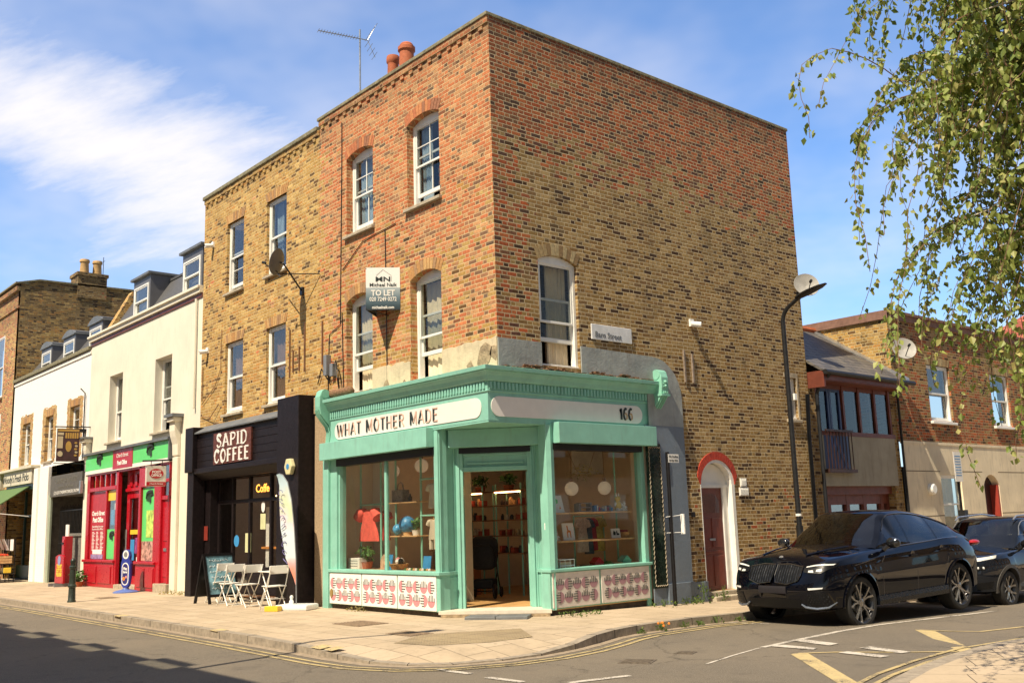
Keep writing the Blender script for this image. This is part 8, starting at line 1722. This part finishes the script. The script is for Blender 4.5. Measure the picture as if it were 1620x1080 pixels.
def nose_coupe(t, patch, noseu, paint, blk, trim, sidept):
    chrome = mat('dark_chrome', (.07, .075, .085), .2, metal=1, var=.05); lens = glassy('headlight_lens', (.30, .31, .33)); led = mat('clear_lamp', (.72, .72, .70), .2, coat=1)
    # twin kidney grille
    for sd in (1, -1):
        patch([(.02, 1.02), (.25, 1.03), (.50, .99)], [(.05, .76), (.28, .73), (.46, .79)], .012, sd=sd, mt=blk, nm='grille')
        mb = MB()
        for k in range(9): w = .055+k*.046; zt = 1.01-(.02 if k > 6 else 0); zb = .755-(.01 if 2 < k < 6 else -.01); mb.tube([Vector((noseu(w, z)+.022, sd*w, z)) for z in (zb, (zb+zt)/2, zt)], .0075, 5)
        mb.build('grille_bar', chrome, t)
        mb = MB(); L = [(.02, 1.02), (.25, 1.03), (.50, .99), (.49, .86), (.46, .79), (.28, .73), (.05, .76), (.02, .86), (.02, 1.02)]; mb.tube([Vector((noseu(w, z)+.018, sd*w, z)) for w, z in L], .010, 6); mb.build('grille_surround', mat('gloss_black_trim', (.012, .012, .014), .1, coat=1), t, smooth=True)
        # headlight
        patch([(0.521, 0.980), (0.641, 1.020), (0.796, 1.040), (0.925, 1.030)], [(0.529, 0.910), (0.641, 0.890), (0.796, 0.895), (0.925, 0.980)], .010, sd=sd, mt=blk, nm='headlight', nu=18)
        mb = MB(); patch([(0.555, 0.993), (0.693, 1.020), (0.813, 1.030), (0.912, 1.023)], [(0.555, 0.980), (0.693, 1.000), (0.813, 1.007), (0.903, 1.005)], .018, sd=sd, mbx=mb, depth=.006); patch([(0.607, 0.937), (0.675, 0.943)], [(0.607, 0.910), (0.693, 0.907)], .018, sd=sd, mbx=mb, depth=.006); patch([(0.727, 0.951), (0.796, 0.960)], [(0.727, 0.917), (0.813, 0.927)], .018, sd=sd, mbx=mb, depth=.006); mb.build('light_bar', led, t)
        # fog lamp and corner intake
        patch([(.60, 0.690), (.88, 0.700)], [(.62, 0.640), (.86, 0.660)], .012, sd=sd, mt=chrome, nm='fog_surround'); mb = MB(); patch([(.64, 0.680), (.84, 0.687)], [(.65, 0.650), (.83, 0.667)], .018, sd=sd, mbx=mb, depth=.005); mb.build('fog_light', led, t)
        patch([(.62, 0.595), (.88, 0.615)], [(.58, 0.405), (.86, 0.415)], .008, sd=sd, mt=blk, nm='corner_intake')
        mb = MB(); r = random.Random(4)
        for a in range(6):
            for b in range(5):
                w, z = .63+a*.045+(b % 2)*.02, .435+b*.035; mb.ball(Vector((noseu(w, z)+.010, sd*w, z)), .011, 6, sq=(.5, 1, 1))
        mb.build('mesh_insert', chrome, t)
        mb = MB(); mb.tube([Vector((noseu(w, z)+.016, sd*w, z)) for w, z in ((.50, 0.435), (.56, 0.390), (.72, 0.370), (.86, 0.385), (.93, 0.455))], [.012, .018, .018, .016, .006], 7); mb.build('lower_blade', mat('satin_silver_blue', (.30, .34, .42), .25, metal=.7), t, smooth=True)
        # rear lamp just visible
        mb = MB(); mb.ball((-2.30, sd*.88, 1.10), .10, 12, sq=(1.4, .9, .5)); mb.build('tail_light', mat('tail_lamp_red', (.35, .01, .01), .15, coat=1), t, smooth=True)
    mb = MB()
    patch([(-.50, .50), (0, .52), (.50, .50)], [(-.46, .38), (0, .36), (.46, .38)], .006, mbx=mb, nu=20); mb.build('lower_intake', blk, t)
    mb = MB(); patch([(-.26, .70), (.26, .70)], [(-.26, .59), (.26, .59)], .02, mbx=mb, depth=.02); mb.build('number_plate', mat('dark_blank_plate', (.012, .010, .014), .6), t)
    mb = MB(); c = Vector((noseu(0, 1.10)-.03, 0, 1.105)); ax = Vector((.75, 0, .66)); mb.lathe(c, [(.045, 0), (.045, .012), (.03, .016)], 20, axis=ax); mb.build('bonnet_badge', mat('bright_badge', (.6, .6, .62), .2, metal=.8), t, smooth=True)
    mb = MB()
    for sd in (1, -1):
        mb.tube([Vector((u, sd*w, z)) for u, w, z in ((2.05, .42, 1.150), (1.6, .50, 1.205), (1.15, .60, 1.232))], .012, 6)
    mb.build('bonnet_crease', paint, t, smooth=True)
M_GLOSSBLK = mat('gloss_black_trim', (.012, .012, .014), .1, coat=1)
wb = 2.975
COUPE = dict(paint=('black_blue_car_paint', (.0015, .002, .005)), trim=('sill_blue_black', (.004, .005, .008), .25), uf=2.42, ur=-2.50, W=.995, wb=wb, wr=.40, rim=.315, tw=.27, nose_c=1.35, tail_c=-1.5, sill=.37, chin=.31, np=4.4,
    belt=[(-2.5, .96), (-2.2, 1.14), (-1.6, 1.22), (-.5, 1.20), (.8, 1.16), (1.3, 1.13), (1.9, 1.08), (2.25, 1.02), (2.42, .93)], deck=[(-2.5, 1.02), (-2.3, 1.23), (-1.8, 1.26), (.9, 1.26), (1.3, 1.23), (1.8, 1.19), (2.2, 1.13), (2.36, 1.07), (2.42, .98)],
    in_belt=.90, crease=.92, rake_lo=.5, rake_hi=.8, gh=(-2.25, 1.02), roof=[(-2.3, 1.16), (-2.1, 1.29), (-1.6, 1.54), (-1.1, 1.68), (-.5, 1.76), (0, 1.765), (.22, 1.73), (.6, 1.51), (1.02, 1.20)], gw=[(-2.3, .56), (-1.5, .56), (-.5, .60), (.4, .62), (1.0, .70)], bw=[(-2.3, .78), (-1.6, .86), (-.5, .885), (.5, .885), (1.02, .84)],
    wins=[(-1.72, -1.10), (-1.04, -.20), (-.12, .62)], minh=.16, ws=(.24, .98), rs=(-2.15, -1.25), wtrim=M_GLOSSBLK, archm=None, flare_w=.02, spokes=5, split=.26, mirror=(.62, 1.26), mirm=M_GLOSSBLK, handles=((-.10, 1.02), (-1.02, 1.06)), H=1.69, rhd=True, nose=nose_coupe,
    shut=[[(.86, .45), (.86, .75), (.82, .98), (.70, 1.06)], [(-.16, .42), (-.17, .75), (-.16, 1.08)], [(-.98, .50), (-1.10, .80), (-1.25, 1.05)], [(1.0, 1.03), (1.3, 1.0), (1.6, .97)]])
c1 = car(COUPE, 'glossy black coupe SUV parked at the kerb by the brick side wall, nearest the camera')
c1.location = (3.20, 5.34, -.192); c1.rotation_euler = (0, R(1.2), math.atan2(-.999, -.0447))
def nose_suv(t, patch, noseu, paint, blk, trim, sidept):
    led = mat('clear_lamp', (1, 1, 1)); chrome = mat('dark_chrome', (1, 1, 1)); silver = mat('satin_rail', (.5, .5, .5), .3, metal=.8)
    for sd in (1, -1):
        patch([(.45, .93), (.70, .965), (.90, 1.0)], [(.45, .885), (.70, .90), (.88, .945)], .012, sd=sd, mt=led, nm='headlight'); patch([(.55, .80), (.80, .81)], [(.56, .74), (.78, .75)], .012, sd=sd, mt=blk, nm='lamp_housing')
        mb = MB()
        for k in range(3): w = .60+k*.075; mb.ball(Vector((noseu(w, .775)+.008, sd*w, .775)), .026, 10, sq=(.5, 1, 1))
        mb.build('lamp_lens', led, t, smooth=True)
        mb = MB(); mb.tube([Vector((noseu(w, z)+.014, sd*w, z)) for w, z in ((.42, .92), (.38, .75), (.30, .62))], .014, 6); mb.build('grille_edge', chrome, t)
        mb = MB(); mb.tube([Vector((.25, sd*.60, 1.59)), Vector((.1, sd*.60, 1.66)), Vector((-.9, sd*.60, 1.68)), Vector((-1.5, sd*.60, 1.62)), Vector((-1.6, sd*.60, 1.56))], .018, 8); mb.build('roof_rail', silver, t, smooth=True)
        patch([(.62, .50), (.84, .52)], [(.62, .38), (.82, .40)], .008, sd=sd, mt=blk, nm='corner_intake')
    patch([(-.36, .92), (.36, .92)], [(-.28, .62), (.28, .62)], .008, mt=blk, nm='grille')
    mb = MB(); patch([(-.26, .58), (.26, .58)], [(-.26, .47), (.26, .47)], .02, mbx=mb, depth=.02); mb.build('number_plate', M_PAPER, t)
SUV = dict(paint=('dark_grey_blue_car_paint', (.007, .009, .014)), trim=('grey_cladding', (.05, .046, .042), .6), uf=2.18, ur=-2.22, W=.91, wb=2.665, wr=.345, rim=.245, tw=.23, nose_c=1.2, tail_c=-1.4, sill=.34, chin=.30, np=3.6,
    belt=[(-2.2, 1.02), (-1.9, 1.10), (-1.4, 1.12), (-.5, 1.07), (.7, 1.03), (1.2, 1.01), (1.7, .97), (2.05, .92), (2.18, .82)], deck=[(-2.2, 1.1), (-2.0, 1.14), (-1.8, 1.15), (.7, 1.13), (1.1, 1.11), (1.6, 1.07), (1.95, 1.02), (2.12, .96), (2.18, .86)],
    in_belt=.91, crease=.85, rake_lo=.5, rake_hi=.6, gh=(-2.15, .98), roof=[(-2.2, 1.10), (-2.05, 1.38), (-1.8, 1.55), (-1.2, 1.63), (-.4, 1.645), (0, 1.63), (.2, 1.58), (.55, 1.38), (.98, 1.08)], gw=[(-2.3, .56), (-1.5, .58), (-.5, .60), (.4, .62), (1.0, .68)], bw=[(-2.3, .80), (-1.6, .82), (-.5, .825), (.5, .82), (1.0, .78)],
    wins=[(-1.8, -1.15), (-1.05, -.22), (-.12, .60)], minh=.16, ws=(.20, .93), rs=(-2.15, -1.95), wtrim=M_ALU, archm=mat('grey_cladding', (.05, .046, .042), .6), flare_w=.055, spokes=5, split=.30, mirror=(.62, 1.14), mirm=None, handles=((-.10, .93), (-1.0, .96)), H=1.63, rhd=True, nose=nose_suv,
    shut=[[(.82, .45), (.82, .75), (.78, .98)], [(-.16, .42), (-.17, .75), (-.16, 1.02)], [(-.95, .50), (-1.05, .80), (-1.2, 1.02)]])
c2 = car(SUV, 'dark grey family SUV with roof rails parked behind the black coupe SUV')
c2.location = (3.22, 10.45, -.29); c2.rotation_euler = (0, R(1.2), math.atan2(-.999, -.03))
# ============================================================ birch and weeds
def leafmat(name, cols, rough=.5):
    m, t = newmat(name); g = t.n('ShaderNodeNewGeometry'); h = g.outputs['Random Per Island']
    col = t.ramp(h, cols); n = t.noise(g.outputs['Position'], 1.2, 3, .6); col = t.mix(t.mr(n, .35, .65, 0, .45), col, tuple(v*.55 for v in cols[0][1]))
    d = t.n('ShaderNodeBsdfPrincipled', ins={'Base Color': col, 'Roughness': rough, 'Specular IOR Level': .45}); tr = t.n('ShaderNodeBsdfTranslucent', ins={'Color': t.scl(col, (1.3, 1.35, .7))})
    finish(t, t.n('ShaderNodeMixShader', ins={0: .30, 1: d.outputs[0], 2: tr.outputs[0]}).outputs[0]); return m
M_BIRCH = leafmat('birch_leaf', [(0, (.12, .17, .035)), (.3, (.23, .30, .065)), (.65, (.33, .37, .10)), (.88, (.38, .37, .12)), (1, (.44, .38, .14))])
M_BARK = mat('birch_bark', (.42, .38, .32), .8, var=.5, scale=12, bump=.006); M_TWIG = mat('birch_twig', (.13, .07, .035), .7, var=.3, scale=10)
def leaf(mb, p, d, s, r):
    """folded pointed leaf hanging along d"""
    side = Vector((r.gauss(0, 1), r.gauss(0, 1), r.gauss(0, .5))); side = side - d*side.dot(d)
    if side.length < .05: side = d.orthogonal()
    side.normalize(); n = d.cross(side); w = s*.36; fold = n*w*.35
    a, b, c, e = p, p+d*s*.38+side*w+fold, p+d*s, p+d*s*.38-side*w+fold; k = len(mb.v)
    mb.v += [tuple(a), tuple(b), tuple(c), tuple(e), tuple(p+d*s*.75+side*w*.5+fold*.4), tuple(p+d*s*.75-side*w*.5+fold*.4)]
    mb.f += [(k, k+1, k+4, k+2), (k, k+2, k+5, k+3)]; mb.m += [0, 0]
def birch(base, label):
    r = random.Random(41); base = Vector(base); t = thing('birch_tree', label, 'tree', base)
    tr = MB(); H = 8.2; path = [base+Vector((.12*math.sin(z*.8), .10*math.cos(z*.6), z)) for z in [H*i/12 for i in range(13)]]; tr.tube(path, [.17*(1-.085*i)+.01 for i in range(13)], 12); trunk = tr.build('trunk', M_BARK, t, smooth=True)
    lb = MB(); tw = MB(); lf = MB(); cam_l = None
    n_l = 88
    for i in range(n_l):
        z0 = 2.9+5.2*(i+.5)/n_l; az = R(217)+r.uniform(-1.15, 1.15) if i % 10 < 7 else r.uniform(0, 6.283); L = (2.75+.30*(z0-3.2) if z0 < 5.6 else 3.45-.40*(z0-5.6))*r.uniform(.72, 1.1); o = base+Vector((0, 0, z0)); rise = r.uniform(.5, 1.3)
        dirv = Vector((math.cos(az), math.sin(az), 0)); P_ = []
        for k in range(9): a = k/8; P_.append(o+dirv*L*a+Vector((r.uniform(-.06, .06), r.uniform(-.06, .06), rise*math.sin(a*math.pi*.62)*1.0 - .25*a*a)))
        lb.tube(P_, [.045*(1-a/8)+.006 for a in range(9)], 6)
        for k in range(2, 9):
            for q in range(4 if k > 3 else 2):
                a = P_[k]; s2 = dirv.cross(Vector((0, 0, 1)))*r.choice((-1, 1)); dd = (dirv*r.uniform(-.2, .9)+s2*r.uniform(.2, 1.0)+Vector((0, 0, r.uniform(-.4, .6)))).normalized(); l2 = r.uniform(.35, .95)
                Q = [a]; cur = a.copy(); v = dd.copy()
                # sideways twig that arches over and weeps
                dist = Vector((a.x-base.x, a.y-base.y)).length; drop = (r.uniform(.2, .9) if r.random() < .72 else r.uniform(.8, 1.7))+(.55 if z0 < 4.8 else 0)*min(1, .35+dist/3.2)
                for m_ in range(5): cur = cur+v*l2/5; v = (v+Vector((0, 0, -.16))).normalized(); Q.append(cur.copy())
                for m_ in range(6): v = (v+Vector((r.uniform(-.35, .35), r.uniform(-.35, .35), -.42))).normalized(); cur = cur+v*drop/6; Q.append(cur.copy())
                tw.tube(Q, [.006]*5+[.0035]*(len(Q)-5), 3, caps=False)
                for m_ in range(1, len(Q)):
                    for z_ in range(7):
                        p = Q[m_-1]+(Q[m_]-Q[m_-1])*r.random(); d = Vector((r.gauss(0, .55), r.gauss(0, .55), -1+r.gauss(0, .35))).normalized(); leaf(lf, p+d*.01+Vector((r.uniform(-.05, .05), r.uniform(-.05, .05), 0)), d, r.uniform(.046, .084), r)
    lo = lb.build('limb', M_BARK, None, smooth=True); sub(lo, trunk); lo.location = (0, 0, 0)
    tw.build('twig', M_TWIG, t)
    me = bpy.data.meshes.new('foliage'); me.from_pydata(lf.v, [], lf.f); me.materials.append(M_BIRCH); o = bpy.data.objects.new('foliage', me); COL.objects.link(o); attach(o, t); o.name = 'crown'
    return t
birch((11.80, -.48, -.03), 'birch tree with drooping leafy twigs hanging in from the right')
M_WEED = leafmat('weed_leaf', [(0, (.06, .11, .02)), (.6, (.12, .19, .04)), (1, (.22, .26, .07))], .7); M_DRYW = leafmat('dry_weed_leaf', [(0, (.25, .21, .07)), (1, (.38, .32, .14))], .8)
def weed(x, y, z, h, w, label, mt, seed, flower=None):
    r = random.Random(seed); t = MB()
    for i in range(int(26+60*w)):
        a = r.uniform(0, 6.283); q = r.random()**.6*w*.5; p = Vector((x+math.cos(a)*q, y+math.sin(a)*q, z+r.random()**1.2*h*(1-q/w))); d = Vector((math.cos(a)*.8, math.sin(a)*.8, r.uniform(.1, 1.2))).normalized(); leaf(t, p, d, r.uniform(.03, .07)*(.6+h), r)
    for i in range(7):
        a = r.uniform(0, 6.283); q = w*.3*r.random(); t.tube([(x, y, z), (x+math.cos(a)*q*.5, y+math.sin(a)*q*.5, z+h*.5), (x+math.cos(a)*q, y+math.sin(a)*q, z+h*r.uniform(.7, 1))], .004, 3)
    if flower:
        for i in range(5): t.ball((x+r.uniform(-.08, .08), y+r.uniform(-.08, .08), z+h*r.uniform(.6, 1)), .022, 6, m=1)
    tag(t.build('weed', [mt] + ([flower] if flower else []), loc=(x, y, z)), label, 'weed', 'weeds growing from the pavement edges')
W_ = [(.28, 3.55, .13, .55, 'low green weeds under the right end of the green shopfront', 0), (.30, 4.15, .16, .4, 'green weeds at the foot of the black sign pole', 0), (.22, 4.75, .42, .4, 'tall leafy weed against the blue painted plinth', 0), (.22, 5.35, .32, .24, 'thin upright weed beside the arched doorstep', 0), (.28, 4.45, .14, .3, 'small weed between the sign pole and the tall leafy weed', 0),
      (.36, 1.15, .11, .5, 'low green weeds at the left foot of the right stall riser', 0), (.34, 1.6, .08, .35, 'flat weed right of the doorstep under the right window', 0), (-4.0, -.30, .10, .42, 'yellowish weed under the left shop window panels', 1), (-13.2, -.22, .12, .6, 'dry weeds at the foot of the cream pilaster', 1), (-12.7, -.18, .10, .4, 'dry weeds beside the black coffee shop pier', 1), (-20.6, -.2, .12, .3, 'dry tuft beside the white pier and gate', 1),
      (2.26, 1.2, .13, .16, 'small kerb weed with orange flowers near the dropped kerb', 2), (2.24, 1.75, .10, .16, 'small green kerb weed second along from the dropped kerb', 0), (2.24, 2.1, .09, .2, 'low green kerb weed third along from the dropped kerb', 0), (2.24, 2.55, .13, .2, 'leafy kerb weed halfway to the parked car', 0), (2.26, 3.1, .08, .22, 'green kerb weed just in front of the parked car', 0), (2.26, .75, .08, .1, 'tiny kerb weed nearest the dropped kerb', 0)]
for i, (x, y, h, w, l, k) in enumerate(W_): weed(x, y, (ROAD+gz(y)) if x > 2 else gz(y), h, w, l, M_DRYW if k == 1 else M_WEED, i, M_ORANGE if k == 2 else None)
